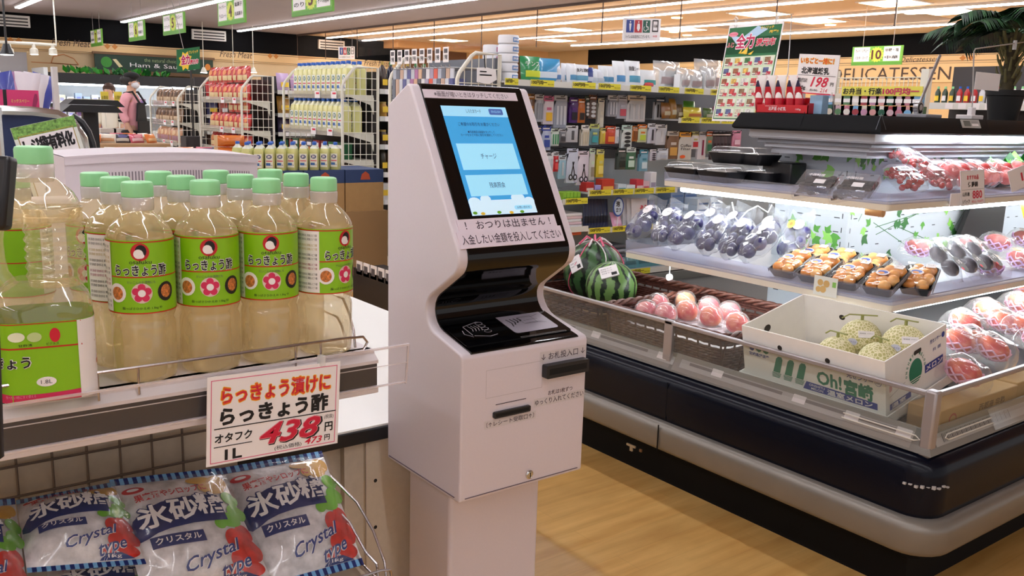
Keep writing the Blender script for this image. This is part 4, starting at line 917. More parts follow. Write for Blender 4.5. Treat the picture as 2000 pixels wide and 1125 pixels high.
fF = frm((0, DYb, bz+.022), (0, -1, 0), (0, 0, 1)); fS = frm((0, 0, bz+.020), (1, 0, 0), (0, 0, 1)); fBk = frm((DXb-th_, DYb, bz+.016), (0, -1, 0), (0, 0, 1)); fLf = frm((0, DYb-th_, bz+.016), (1, 0, 0), (0, 0, 1))
b = MB(); L_ = DYb
for k in range(3):
    x = .115+.043*k; b.poly(fF, [(x, .030), (x+.026, .030), (x+.038, .078), (x+.034, .086), (x+.022, .086), (x+.014, .078)], GRN, .0008)
    for q in range(4): b.rect(fF, x-.004, .012+.0045*q, x+.024+.002*q, .0145+.0045*q, GRN, .0008)
b.text('Oh!', fF, .318, .055, .085, .045, GRN, .0008, bold=.035); b.text('宮崎', fF, .415, .050, .095, .052, GRN, .0008, bold=.05)
b.poly(fF, [(.225, .003), (.475, .003), (.475, .024), (.238, .030)], BLB, .0008); b.text('ONSHITU', fF, .275, .0215, .055, .008, PAPER, .0012, bold=.01); b.text('MELON', fF, .275, .0105, .042, .008, PAPER, .0012, bold=.01); b.text('温室メロン', fF, .385, .0145, .15, .019, PAPER, .0012, bold=.03)
b.text('宮崎県経済連', fF, .063, .072, .078, .013, BLB, .0008, bold=.02); b.ell(fF, .035, .090, .009, .008, BLB, .0008)
for x in (.062, .090): b.poly(fF, [(x-.012, .098), (x+.012, .098), (x+.010, .088), (x, .082), (x-.010, .088)], GRN, .0008)
b.text('光センサー', fF, .42, .090, .085, .017, BLB, .0008, bold=.02); b.ell(fF, .478, .090, .0105, .0105, BLB, .0008); b.ell(fF, .478, .090, .009, .009, PAPER, .0011); b.text('選果', fF, .478, .090, .013, .006, BLB, .0014)
for x in (.145, .315): b.ell(fF, x, .118, .0085, .0085, hole, .0009)
# side
b.ell(fS, .155, .075, .035, .040, GRN, .0008, 26)
for q in range(4): b.rect(fS, .11, .030+.007*q, .20, .0325+.007*q, card, .0012)
for i_, c_ in enumerate('ONSHITU MELON'):
    a = PI*1.02-i_*PI/12*1.0; b.text(c_, fS, .155+.049*math.cos(a), .077+.054*math.sin(a), .0075, .0095, GRN, .0008, bold=.02, rot=a-PI/2) if c_ != ' ' else None
b.poly(fS, [(.02, .003), (.13, .003), (.13, .022), (.02, .022)], BLB, .0008); b.text('温室', fS, .065, .0125, .075, .015, PAPER, .0012, bold=.03)
b.poly(fS, [(.205, .048), (.305, .048), (.305, .074), (.205, .074)], BLB, .0008); b.text('メロン', fS, .255, .061, .09, .018, PAPER, .0012, bold=.03)
b.text('光センサー', fS, .262, .138, .06, .014, BLB, .0008, bold=.02); b.ell(fS, .305, .138, .009, .009, BLB, .0008); b.text('共 選', fS, .27, .108, .045, .011, BLB, .0008)
b.text('選果', fS, .025, .07, .014, .018, CR, .0008); b.line(fS, [(.02, .045), (.10, .062)], .001, fint, .0008)
b.poly(fS, rr(.145, .128, .185, .141, .006), hole, .001)
# hand holes inside
b.ell(fLf, .12, .115, .017, .013, hole, .0008)
for x in (.15, .37): b.ell(fBk, x, .115, .011, .009, hole, .0008)
b.build('printing', bx, local=True)
lidb = MB()
e = .014; lidb.box(-e, -e, 0, DXb+e, DYb+e, .003, card)
for (x0, y0, x1, y1) in ((-e, -e, -e+th_, DYb+e), (DXb+e-th_, -e, DXb+e, DYb+e), (-e, -e, DXb+e, -e+th_), (-e, DYb+e-th_, DXb+e, DYb+e)): lidb.box(x0, y0, 0, x1, y1, .032, card)
lidb.v = [bxw(p)+V((2.345, 1.30, .470)) for p in lidb.v]; tag(lidb.build('box_lid'), 'shallow white cardboard lid lying under the melon box as a tray', 'box lid')
rs = MB(); rs.prism(lambda x, y, d=0: V((x, d, y)), [(2.37, DK), (2.69, DK), (2.69, .527), (2.37, .459)], 1.32, 1.80, M('riser_black', (26, 26, 28), .6)); tag(rs.build('sloped_riser'), 'dark sloped riser holding the melon box at a tilt', 'riser')
def netmat():
    m = bpy.data.materials.new('net_melon'); m.use_nodes = True; nt = m.node_tree; N = nt.nodes; L = nt.links; b = N['Principled BSDF']
    g = N.new('ShaderNodeTexCoord'); v = N.new('ShaderNodeTexVoronoi'); v.feature = 'DISTANCE_TO_EDGE'; v.inputs['Scale'].default_value = 95; L.new(g.outputs['Object'], v.inputs['Vector'])
    r = N.new('ShaderNodeValToRGB'); r.color_ramp.elements[0].position = .04; r.color_ramp.elements[0].color = S(240, 232, 194); r.color_ramp.elements[1].position = .16; r.color_ramp.elements[1].color = S(190, 184, 118); L.new(v.outputs['Distance'], r.inputs[0]); L.new(r.outputs[0], b.inputs['Base Color']); b.inputs['Roughness'].default_value = .6; return m
nm = netmat(); stem = M('melon_stem', (146, 148, 84), .6)
for i, (px, py, r, lab, stk) in enumerate([(1680, 662, .066, 'net melon at the back of the white box with a white price sticker', 1), (1765, 674, .066, 'net melon in the far right corner of the white box', 2), (1633, 692, .060, 'net melon low at the left of the group, partly hidden by box wall', 0), (1716, 706, .062, 'net melon nearest the front right of the white box', 0)]):
    p = at(px, py, X=[2.555, 2.55, 2.455, 2.455][i]); zc = p.z-.004
    t = thing('net_melon', lab, 'melon', (p.x, p.y, zc), group='net melons in the box')
    MB().sph((0, 0, 0), r, nm, 28, 18).build('rind', t, local=True)
    b = MB(); a = [1.9, 1.3, 1.2, 1.0][i]; b.tube([(0, 0, r*.97), (.001, .001, r*1.22)], .005, stem, 8); c_, s_ = math.cos(a), math.sin(a); b.tube([(-.045*c_, -.045*s_, r*1.30), (0, 0, r*1.24), (.04*c_, .04*s_, r*1.18), (.062*c_, .062*s_, r*.95)], .0024, stem, 6); b.build('stem', t, local=True)
    d = (V((0, 0, H))-V((p.x, p.y, zc))).normalized()
    if stk:
        for (dx, m_) in ((V((.15, -.25, .35)), 0), (V((-.35, .25, -.1)), 1)):
            n_ = (d+dx).normalized(); ex = V((0, 0, 1)).cross(n_).normalized(); f = FR(n_*(r+.0008), ex, n_.cross(ex)); b = MB()
            if m_: b.ell(f, 0, 0, .016, .011, M('sticker_lilac', (206, 208, 224), .5), .0006); b.text('みやざき', f, 0, 0, .022, .006, BLB, .001)
            else: b.fbox(f, -.024, -.011, .024, .011, -.003, .0006, PAPER); b.text('宮崎産 メロン', f, 0, .003, .04, .004, fint, .001)
            b.build('sticker', t, local=True)
pl = MB(); pl.add([bxw((.02, .33, bz+.02))+V((2.345, 1.30, .47)), bxw((.3, .33, bz+.03))+V((2.345, 1.30, .47)), bxw((.3, .48, bz+.022))+V((2.345, 1.30, .47)), bxw((.02, .48, bz+.018))+V((2.345, 1.30, .47)), bxw((.16, .40, bz+.05))+V((2.345, 1.30, .47))], [(0, 1, 4), (1, 2, 4), (2, 3, 4), (3, 0, 4), (3, 2, 1, 0)], M('packing_sheet', (238, 228, 204), .7)); tag(pl.build('packing_sheet'), 'crumpled cream packing sheet in the empty end of the melon box', 'packing sheet')

# cardboard boxes and mango packs on the near right side of the case
kraft = M('kraft_card', (186, 148, 98), .7, noise=.04, scale=20); kd = M('kraft_print', (96, 70, 48), .6); rt = M('kraft_red', (170, 60, 60), .6)
for i, (x0, x1, lab) in enumerate([(2.40, 2.86, 'brown cardboard box behind the corner glass post'), (2.88, 3.34, 'second brown cardboard box along the right glass guard'), (3.36, 3.84, 'brown cardboard box farthest along the right glass guard')]):
    t = thing('cardboard_box', lab, 'box', ((x0+x1)/2, 1.35, DK), group='cardboard boxes under the mangoes')
    y0 = 1.185 if i else 1.175; yy = 1.272
    b = MB(); b.prism(lambda x, y, d=0: V((d, x, y)), [(y0, DK), (yy, DK), (yy, .534), (y0, .534)], x0, x1, kraft); b.build('carton', t, bevel=.003)
    f = FR((x0, y0, DK), (1, 0, 0), (0, 0, 1)); b = MB()
    if i == 0: b.ell(f, .07, .04, .022, .018, rt, .0006); b.ell(f, .07, .04, .016, .012, kraft, .001)
    b.text('西都産 完熟', f, .30, .045, .16, .028, kd, .0006, bold=.02); b.rect(f, .19, .012, .42, .016, M('kraft_green', (90, 130, 90), .6), .0006)
    b.build('printing', t)
mg = [peachmat('mango_red', (204, 34, 36), (238, 120, 60)), peachmat('mango_orange', (226, 86, 30), (240, 150, 70)), peachmat('apple_crimson', (150, 26, 36), (196, 60, 62))]
npk = M('foam_net_pink', (236, 178, 206), .7); npl = M('foam_net_lilac', (212, 160, 220), .7)
pack = film('pack_clear', opac=.10, base=.06, edge=.8, rough=.08, bump=.9, scale=18); pack_t = film('pack_tight', opac=.02, base=.06, edge=.6, rough=.08, bump=.6, scale=24)
def netted(name, label, cat, group, loc, fruit, netm, size, rz, tip=0, stick=True):
    """fruit in a foam net inside a clear lidded pack, leaning back by tip"""
    t = thing(name, label, cat, loc, rz, group); a, c_, h_ = size; R3 = Matrix.Rotation(tip, 4, 'X')
    def put(b, nm, auto=60):
        b.v = [R3 @ p for p in b.v]; return b.build(nm, t, local=True, auto=auto)
    put(MB().sph((0, 0, h_*.52), (a*.70, c_*.72, h_*.46), fruit, 22, 14), 'fruit')
    b = MB()
    for k in range(9):
        u0 = k/9*2*PI
        for sgn in (1, -1):
            pts = []
            for i in range(9):
                th = PI/2+.18+(PI/2-.25)*i/8-.42; ph = u0+sgn*i*.16; q = 1.06+.05*math.cos(9*ph)
                pts.append((a*.72*q*math.sin(th)*math.cos(ph), c_*.74*q*math.sin(th)*math.sin(ph), h_*.5+h_*.50*math.cos(th)))
            b.tube(pts, a*.048, netm, 5)
    put(b, 'foam_net')
    b = MB(); lv = [(0, 1.0), (h_*.35, .99), (h_*.75, .86), (h_*.97, .66), (h_*1.0, .6)]; rings = [[(x*s_, y*s_, z) for x, y in rr(-a, -c_, a, c_, a*.3, 1, 3)] for z, s_ in lv]; n = len(rings[0])
    b.add([p for r_ in rings for p in r_], [(i*n+j, i*n+(j+1) % n, (i+1)*n+(j+1) % n, (i+1)*n+j) for i in range(len(lv)-1) for j in range(n)]+[tuple(range((len(lv)-1)*n, len(lv)*n))], pack); put(b, 'clear_pack', 30)
    if stick:
        b = MB(); f = FR((0, 0, h_*1.005), (1, 0, 0), (0, 1, 0)); b.fbox(f, -a*.32, c_*.1, a*.25, c_*.48, 0, .001, PAPER); b.text('宮崎産', f, 0, c_*.34, a*.4, c_*.09, kd, .002); b.rect(f, -a*.25, c_*.15, a*.1, c_*.22, BLACK, .002); put(b, 'sticker')
    return t
mpos = [(1878, 712, 1.25), (1932, 680, 1.33), (1990, 662, 1.40), (1895, 655, 1.40), (1955, 640, 1.46), (1880, 625, 1.52), (1925, 610, 1.56), (1985, 605, 1.56), (2020, 690, 1.30), (1995, 585, 1.68), (1868, 660, 1.42)]
mlab = ['netted red mango pack nearest the corner of the glass guard', 'netted orange mango pack second from the glass corner', 'netted orange mango pack in front at the right picture edge', 'netted red mango pack in the middle row beside the melon box', 'netted pink-wrapped mango pack in the middle of the heap', 'netted mango pack at the back left with a buff sticker', 'netted mango pack in the back row under the shelf edge', 'netted red mango pack in the back row at the picture edge', 'netted mango pack almost out of the picture on the right', 'netted mango pack topmost at the back right', 'netted small mango pack tucked against the melon box']
for i, (px, py, y) in enumerate(mpos):
    z = .534+max(0, y-1.275)*.12; p = at(px, py, Y=y)
    netted('mango_pack', mlab[i], 'mango pack', 'netted mango packs', (p.x, y, z+.026), mg[0 if i % 3 else 1] if i else mg[0], npk, (.062, .072, .074), -.12+.1*(i % 3), .32, i % 2 == 1)
b = MB(); b.prism(lambda x, y, d=0: V((d, x, y)), [(1.28, DK), (1.95, DK), (1.95, .615), (1.275, .534)], 2.76, 4.4, M('slope_grey', (66, 66, 70), .6)); tag(b.build('display_slope'), 'dark sloped board under the mango packs on the case deck', 'display board')
# ---------------------------------------------------------------- fruit on the tiers
S2, S1 = .7565, 1.0605
crump = film('bag_crumpled', tint=(250, 252, 255), body=(240, 244, 252), opac=.15, base=.06, edge=.8, rough=.1, bump=1.0, scale=16)
def put_rot(b, R3): b.v = [R3 @ p for p in b.v]; return b
plumM = M('plum_skin', (46, 42, 96), .35, noise=.4, scale=30); trayb = M('tray_black', (20, 20, 24), .3); trayc = film('tray_clear', opac=.08, base=.08, edge=.7, rough=.1)
def plum_pack(loc, rz, label, seed, sc=1):
    rnd = random.Random(seed); t = thing('plum_pack', label, 'plum pack', loc, rz, 'bagged dark plums'); R3 = Matrix.Rotation(.70, 4, 'X') @ Matrix.Diagonal((.86, 1.15, 1.15, 1))
    pos = []
    for (x, y) in ((-.032, -.045), (.014, -.05), (-.012, -.008), (.034, -.012), (-.034, .030), (.012, .034), (.036, .03), (-.01, .06)):
        put_rot(MB().sph((x, y, .030+rnd.uniform(0, .01)), (.023, .025, .022), plumM, 14, 9), R3).build('plum', t, local=True)
    b = MB(); lv = [(.004, .8), (.012, 1.0), (.03, 1.02), (.05, .95), (.064, .6)]; n = 26; rows = []
    for z, s_ in lv: rows.append([((.062*math.cos(a)*s_)*(1+rnd.uniform(-.07, .07)), (.085*math.sin(a)*s_)*(1+rnd.uniform(-.05, .05)), z+rnd.uniform(-.004, .004)) for a in [2*PI*k/n for k in range(n)]])
    b.add([p for r_ in rows for p in r_], [(i*n+j, i*n+(j+1) % n, (i+1)*n+(j+1) % n, (i+1)*n+j) for i in range(len(lv)-1) for j in range(n)]+[tuple(range((len(lv)-1)*n, len(lv)*n))], crump)
    g = [[(-.058+.0193*i+rnd.uniform(-.006, .006), .072+.013*j, .02+.030*math.sin(i*.9+seed)*.5+.012*j+rnd.uniform(-.008, .008)) for i in range(7)] for j in range(4)]
    b.add([p for r_ in g for p in r_], [(j*7+i, j*7+i+1, (j+1)*7+i+1, (j+1)*7+i) for j in range(3) for i in range(6)], crump); put_rot(b, R3).build('clear_bag', t, local=True, auto=25)
    b = MB(); f = FR((0, .04, .067), (1, 0, 0), (0, 1, 0)); b.ell(f, rnd.uniform(-.02, .02), 0, .026, .022, PAPER, 0); b.text('すもも', f, 0, .0, .03, .008, fint, .001); put_rot(b, R3).build('sticker', t, local=True); return t
pp = [(1262, 470, 2.755), (1308, 478, 2.755), (1350, 486, 2.755), (1398, 496, 2.755), (1444, 505, 2.755), (1488, 514, 2.755), (1385, 468, 2.92), (1435, 474, 2.92), (1500, 478, 2.92), (1555, 482, 2.92)]
pn = ['bag of dark plums at the far end of the lower tier', 'bag of dark plums second from the far tier end, front row', 'bag of dark plums third from the far tier end, front row', 'bag of dark plums fourth from the far tier end, front row', 'bag of dark plums fifth from the far tier end, front row', 'bag of dark plums next to the first apricot tray, front row', 'bag of dark plums first in the row behind', 'bag of dark plums second in the row behind', 'bag of dark plums third in the row behind, near the ivy panel', 'bag of dark plums with a yellow sticker, last in the row behind']
for i, (px, py, X) in enumerate(pp):
    p = at(px, py, X=X); t = plum_pack((X, p.y, S2+.080), -PI/2+.25*math.sin(i*2.3), pn[i], i)
    if i == 9:
        b = MB(); f = FR((.0, .035, .07), (1, 0, 0), (0, 1, 0)); b.ell(f, -.02, 0, .017, .017, YL, .002); b.ell(f, -.02, 0, .008, .008, OR, .003); put_rot(b, Matrix.Rotation(.75, 4, 'X') @ Matrix.Diagonal((.86, 1.2, 1.15, 1))).build('yellow_sticker', t, local=True)
apr = peachmat('apricot_skin', (236, 146, 62), (248, 194, 124)); wrap = film('wrap_film', opac=.03, base=.05, edge=.4, rough=.1, bump=.7, scale=24)
def apricot_tray(loc, rz, label, seed, tip=.42):
    rnd = random.Random(seed); t = thing('apricot_tray', label, 'apricot tray', loc, rz, 'black trays of apricots'); R3 = Matrix.Rotation(tip, 4, 'X')
    b = MB(); o_ = [(rr(-.052, -.074, .052, .074, .014, 1, 3), .030), (rr(-.048, -.070, .048, .070, .012, 1, 3), .030), (rr(-.042, -.062, .042, .062, .010, 1, 3), .004), ]
    n = len(o_[0][0]); rows = [[(x, y, .0) for x, y in rr(-.043, -.063, .043, .063, .01, 1, 3)], [(x, y, .030) for x, y in o_[0][0]], [(x, y, .032) for x, y in o_[1][0]], [(x, y, .005) for x, y in o_[2][0]]]
    b.add([p for r_ in rows for p in r_], [(i*n+j, i*n+(j+1) % n, (i+1)*n+(j+1) % n, (i+1)*n+j) for i in range(3) for j in range(n)]+[tuple(range(n-1, -1, -1)), tuple(range(3*n, 4*n))], trayb)
    for k in range(20):
        for s_ in (-1, 1): b.box(s_*.0535-.001, -.066+.0068*k, .018, s_*.0535+.001, -.064+.0068*k, .031, GREY)
    put_rot(b, R3).build('tray', t, local=True)
    for (x, y) in ((-.023, -.046), (.019, -.048), (-.030, -.012), (.0, -.016), (.030, -.010), (-.022, .020), (.018, .018), (-.01, .050), (.028, .046)):
        put_rot(MB().sph((x, y, .026+rnd.uniform(0, .006)), .0205, apr, 14, 10), R3).build('apricot', t, local=True)
    b = MB(); b.rect(lambda x, y, d=0: V((x, y, .046+.004*math.cos(x*40)*math.cos(y*30))), -.046, -.066, .046, .066, wrap, 0, 6, 8); put_rot(b, R3).build('cling_film', t, local=True)
    b = MB(); f = FR((0, 0, .051), (1, 0, 0), (0, 1, 0)); b.ell(f, -.008, 0, .022, .016, PAPER, 0); b.ell(f, -.008, .003, .017, .009, M('sticker_blue', (70, 90, 170), .5), .0006); b.ell(f, -.010, -.004, .010, .006, apr, .001); b.fbox(f, .012, .036, .042, .056, -.002, 0, PAPER); b.text('あんず', f, .027, .049, .02, .005, fint, .0006); put_rot(b, R3).build('sticker', t, local=True); return t
ap = [(1550, 510, 2.735, -PI/2), (1605, 520, 2.735, -PI/2), (1668, 533, 2.735, -PI/2+.03), (1733, 545, 2.74, -PI/2+.08), (1798, 528, 2.86, -PI/2+.35), (1640, 486, 2.93, -PI/2), (1702, 493, 2.93, -PI/2), (1590, 480, 2.93, -PI/2)]
an = ['black tray of apricots beside the last plum bag in front', 'black tray of apricots second along the front edge', 'black tray of apricots third along the front edge', 'black tray of apricots at the front corner of the tier', 'black tray of apricots turned away just past the tier corner', 'black tray of apricots behind, in the middle of the back row', 'black tray of apricots behind the corner one', 'black tray of apricots at the back beside the ivy panel']
for i, (px, py, X, rz) in enumerate(ap):
    p = at(px, py, X=X); apricot_tray((X, p.y, S2+.030), rz, an[i], i+30)
# figs in clear bags with black labels
figm = M('fig_skin', (46, 26, 44), .4, noise=.3, scale=20)
def fig_bag(loc, rz, label):
    t = thing('fig_bag', label, 'fig bag', loc, rz, 'clear bags with black labels'); R3 = Matrix.Rotation(.7, 4, 'X')
    for (x, y) in ((0, -.03), (.002, .03)): put_rot(MB().sph((x, y, .026), (.030, .036, .024), figm, 16, 10), R3).build('fig', t, local=True)
    b = MB(); f = QUADF((-.045, .12, .012), (.045, .12, .012), (-.045, -.09, .012), (.045, -.09, .012), .045); b.rect(f, 0, 0, 1, 1, crump, 0, 8, 12); put_rot(b, R3).build('clear_bag', t, local=True)
    b = MB(); g = FR((0, -.045, .062), (1, 0, 0), (0, 1, 0)); b.ell(g, 0, 0, .028, .036, trayb, 0); b.text('いち', g, 0, .01, .03, .018, PAPER, .001, bold=.02); b.ell(g, -.018, -.02, .007, .007, RED, .001); g2 = FR((0, .05, .055), (1, 0, 0), (0, 1, 0)); b.rect(g2, -.025, -.02, .025, .02, trayb, 0); b.text('無花果', g2, 0, 0, .045, .016, PAPER, .001, bold=.02); put_rot(b, R3).build('black_label', t, local=True); return t
for i, (px, py, y, lab) in enumerate([(1830, 545, 1.60, 'clear bag with black label leaning nearest the apricot trays'), (1868, 525, 1.60, 'middle one of the clear bags with black oval labels'), (1900, 515, 1.60, 'clear bag with black label beside the lilac netted apples')]):
    p = at(px, py, Y=y); fig_bag((p.x, y, S2+.062), .1, lab)
p = at(1760, 470, Y=1.80)
for i, (px, py, y, lab, sz) in enumerate([(1926, 520, 1.60, 'lilac netted apple pack front left on the lower tier', .066), (1990, 508, 1.60, 'lilac netted apple pack front right on the lower tier', .066), (1890, 478, 1.78, 'lilac netted apple pack second row, left of the others', .064), (1945, 468, 1.78, 'lilac netted apple pack in the middle of the second row', .064), (1998, 458, 1.78, 'lilac netted apple pack second row at the picture edge', .064), (1790, 470, 1.86, 'lilac netted pack lying back against the ivy panel', .060)]):
    p = at(px, py, Y=y); netted('apple_pack', lab, 'apple pack', 'lilac netted apple packs', (p.x, y, S2+.004+(.035 if y > 1.7 else 0)), mg[2], npl, (sz, sz*1.05, sz*1.1), .1*i-.2, .25, i % 2 == 0)
for k, (px, y, lab) in enumerate([(1735, 1.84, 'flat clear pack with white printing, left of the lilac pack'), (1700, 1.90, 'flat clear pack with white printing at the foot of the ivy')]):
    p = at(px, 480, Y=y); t = thing('clear_pack', lab, 'clear pack', (p.x, y, S2+.004), .1); R3 = Matrix.Rotation(.5, 4, 'X')
    put_rot(MB().box(-.06, -.05, .0, .06, .05, .035, pack), R3).build('clear_lid', t, local=True); put_rot(MB().box(-.05, -.04, .004, .05, .04, .02, M('pack_fill_pale', (206, 196, 170), .6, noise=.3, scale=60)), R3).build('contents', t, local=True)
# upper tier: bento style trays, dried packs, cherries, tomatoes, greens
lid = film('lid_clear', opac=.04, base=.04, edge=.5, rough=.06)
def lidded_tray(loc, rz, label, w_=.085, d_=.065, tip=0):
    t = thing('lidded_tray', label, 'food tray', loc, rz, 'black trays with clear lids'); R3 = Matrix.Rotation(tip, 4, 'X')
    b = MB(); rows = [[(x*s_, y*s_, z) for x, y in rr(-w_, -d_, w_, d_, .015, 1, 3)] for z, s_ in ((0, .78), (.040, 1.0), (.043, 1.0), (.042, .95), (.012, .76))]; n = len(rows[0])
    b.add([p for r_ in rows for p in r_], [(i*n+j, i*n+(j+1) % n, (i+1)*n+(j+1) % n, (i+1)*n+j) for i in range(4) for j in range(n)]+[tuple(range(n-1, -1, -1)), tuple(range(4*n, 5*n))], trayb); put_rot(b, R3).build('tray', t, local=True)
    b = MB(); rows = [[(x*s_, y*s_, z) for x, y in rr(-w_, -d_, w_, d_, .015, 1, 3)] for z, s_ in ((.043, .97), (.062, .80), (.067, .70))]
    b.add([p for r_ in rows for p in r_], [(i*n+j, i*n+(j+1) % n, (i+1)*n+(j+1) % n, (i+1)*n+j) for i in range(2) for j in range(n)]+[tuple(range(2*n, 3*n))], lid); put_rot(b, R3).build('clear_lid', t, local=True)
    b = MB(); b.box(-.6*w_, -.5*d_, .014, .6*w_, .5*d_, .044, M('pale_contents', (196, 190, 184), .6, noise=.3, scale=40)); put_rot(b, R3).build('contents', t, local=True); return t
for i, (px, py, X, dz, lab, rz) in enumerate([(1345, 330, 2.85, .0, 'black lidded tray at the far end of the upper tier', -1.5), (1410, 334, 2.85, .0, 'black lidded tray second from the far end of the upper tier', -1.6), (1430, 330, 2.97, .069, 'black lidded tray raised on the stack, left one', -1.4), (1475, 325, 2.99, .069, 'black lidded tray raised on the stack, right one', -1.7), (1440, 326, 2.97, .0, 'black lidded tray at the bottom left of the stack', -1.55), (1488, 328, 2.99, .0, 'black lidded tray at the bottom right of the stack', -1.6)]):
    p = at(px, py, X=X); lidded_tray((X, p.y, S1+dz), rz, lab)
p = at(1520, 300, X=3.03); b = MB(); b.box(3.0, p.y-.09, S1, 3.1, p.y+.05, S1+.085, trayb); tag(b.build('black_crate', bevel=.006), 'black open crate against the ivy panel behind the lidded trays', 'crate')
dry = M('dried_leaf', (46, 34, 34), .7, noise=.6, scale=60)
for i, (px, py, X, lab) in enumerate([(1598, 355, 2.82, 'clear pack of dark dried food, left one on the upper tier'), (1672, 362, 2.82, 'clear pack of dark dried food, right one on the upper tier')]):
    p = at(px, py, X=X); t = thing('dried_pack', lab, 'dried food pack', (X, p.y, S1+.012), -PI/2+.15, 'packs of dark dried food'); R3 = Matrix.Rotation(.6, 4, 'X')
    b = MB(); rnd = random.Random(i)
    for k in range(26): x, y = rnd.uniform(-.052, .052), rnd.uniform(-.05, .045); b.sph((x, y, .016), (.016, .014, .010), dry, 8, 5)
    b.box(-.06, -.06, .002, .06, .055, .012, dry); put_rot(b, R3).build('dried_pieces', t, local=True)
    put_rot(MB().box(-.066, -.066, .0, .066, .066, .034, pack), R3).build('clear_lid', t, local=True)
    b = MB(); f = FR((0, 0, .036), (1, 0, 0), (0, 1, 0)); b.rect(f, -.005, -.012, .035, .012, PAPER); b.text('中国料理', f, -.01, .035, .06, .014, PAPER, .0006, bold=.03); put_rot(b, R3).build('label', t, local=True)
cher = M('cherry_skin', (176, 22, 24), .15, coat=.4); tom = peachmat('tomato_skin', (206, 50, 54), (236, 130, 112)); greenst = M('green_stalk', (88, 130, 50), .6)
def clam(name, label, cat, group, loc, rz, size, balls, m, pname, tip, r):
    t = thing(name, label, cat, loc, rz, group); R3 = Matrix.Rotation(tip, 4, 'X'); w_, d_, h_ = size
    for (x, y, z) in balls: put_rot(MB().sph((x, y, z), r, m, 12, 8), R3).build(pname, t, local=True)
    b = MB(); rows = [[(x*s_, y*s_, z) for x, y in rr(-w_, -d_, w_, d_, .012, 1, 3)] for z, s_ in ((0, .86), (h_*.45, 1.0), (h_*.5, 1.03), (h_*.55, .99), (h_*.95, .86), (h_, .78))]; n = len(rows[0])
    b.add([p for q in rows for p in q], [(i*n+j, i*n+(j+1) % n, (i+1)*n+(j+1) % n, (i+1)*n+j) for i in range(5) for j in range(n)]+[tuple(range(5*n, 6*n))], pack); put_rot(b, R3).build('clear_pack', t, local=True, auto=30)
    b = MB(); f = FR((0, 0, h_+.001), (1, 0, 0), (0, 1, 0)); b.rect(f, -w_*.5, d_*.1, w_*.4, d_*.55, PAPER); b.text('山形産', f, 0, d_*.35, w_*.6, d_*.18, fint, .0006); put_rot(b, R3).build('sticker', t, local=True); return t
rnd = random.Random(5)
def scatter(n, w_, d_, z0, z1): return [(rnd.uniform(-w_, w_), rnd.uniform(-d_, d_), rnd.uniform(z0, z1)) for _ in range(n)]
for i, (px, py, y, dz, lab) in enumerate([(1762, 372, 1.72, .01, 'cherry pack low beside the dried food'), (1768, 330, 1.80, .07, 'cherry pack propped up on top of another'), (1820, 378, 1.70, .01, 'cherry pack lying flat with a white label')]):
    p = at(px, py, Y=y); clam('cherry_pack', lab, 'cherry pack', 'clear packs of cherries', (p.x, y, S1+dz+.03), .12*i-.4, (.055, .07, .05), scatter(26, .042, .056, .012, .036), cher, 'cherry', .45, .0115)
tl = ['tomato pack nearest the cherries', 'tomato pack second along the upper tier', 'tomato pack behind the red price card', 'tomato pack with one big tomato on top', 'tomato pack at the front right under a clear lid', 'tomato pack at the back beside the greens']
for i, (px, py, y) in enumerate([(1826, 352, 1.77), (1866, 352, 1.755), (1905, 352, 1.745), (1948, 348, 1.74), (1860, 385, 1.685), (1990, 352, 1.74)]):
    p = at(px, py, Y=y); balls = [(-.034, -.034, .03), (.03, -.036, .03), (-.032, .028, .03), (.034, .03, .03), (0, -.002, .045)]; clam('tomato_pack', tl[i], 'tomato pack', 'clear packs of tomatoes', (p.x, y, S1+.040), -.3+.15*i, (.066, .07, .066), balls, tom, 'tomato', .45, .031)
gm = [M('leaf_green', (52, 150, 40), .45), M('leaf_deep', (24, 92, 36), .45), M('leaf_bright', (110, 196, 60), .45)]
t = thing('leafy_greens', 'bright bunch of leafy greens at the back of the upper tier', 'greens', (at(1972, 310, Y=1.79).x, 1.79, S1))
b = MB(); rnd = random.Random(9)
for k in range(60):
    a, e_ = rnd.uniform(0, 6.28), rnd.uniform(.2, 1.2); L_ = rnd.uniform(.05, .1); o = V((rnd.uniform(-.13, .13), rnd.uniform(-.02, .01), rnd.uniform(.02, .07))); d_ = V((math.cos(a)*math.cos(e_), math.sin(a)*math.cos(e_), math.sin(e_))); s_ = d_.cross(V((0, 0, 1))).normalized()*L_*.35; nrm = V((0, 0, 1))*L_*.12
    b.add([o, o+d_*L_*.5+s_, o+d_*L_, o+d_*L_*.5-s_, o+d_*L_*.5+nrm], [(0, 1, 4), (1, 2, 4), (2, 3, 4), (3, 0, 4)], rnd.choice(gm))
b.build('leaves', t, local=True); MB().box(-.14, -.035, 0, .14, .035, .03, trayb).build('tray', t, local=True)
# dark board and yellow bag under the upper tier at the picture edge
p = at(1955, 440, Y=1.80); b = MB(); b.prism(lambda x, y, d=0: V((x, d, y)), [(p.x-.12, S2+.004), (4.3, S2+.004), (4.3, 1.02), (p.x+.02, 1.02)], 1.93, 1.95, M('board_dark', (34, 32, 34), .5)); tag(b.build('dark_board'), 'dark display board under the upper tier at the right', 'board')
p = at(1992, 408, Y=1.75); b = MB(); b.rect(QUADF((p.x-.03, 1.75, 1.02), (p.x+.2, 1.75, 1.02), (p.x-.01, 1.72, p.z-.05), (p.x+.2, 1.72, p.z-.1), .03), 0, 0, 1, 1, M('bag_yellow', (232, 170, 30), .4, noise=.2, scale=20), 0, 8, 8); tag(b.build('yellow_bag'), 'yellow bag hanging under the upper tier at the picture edge', 'bag')
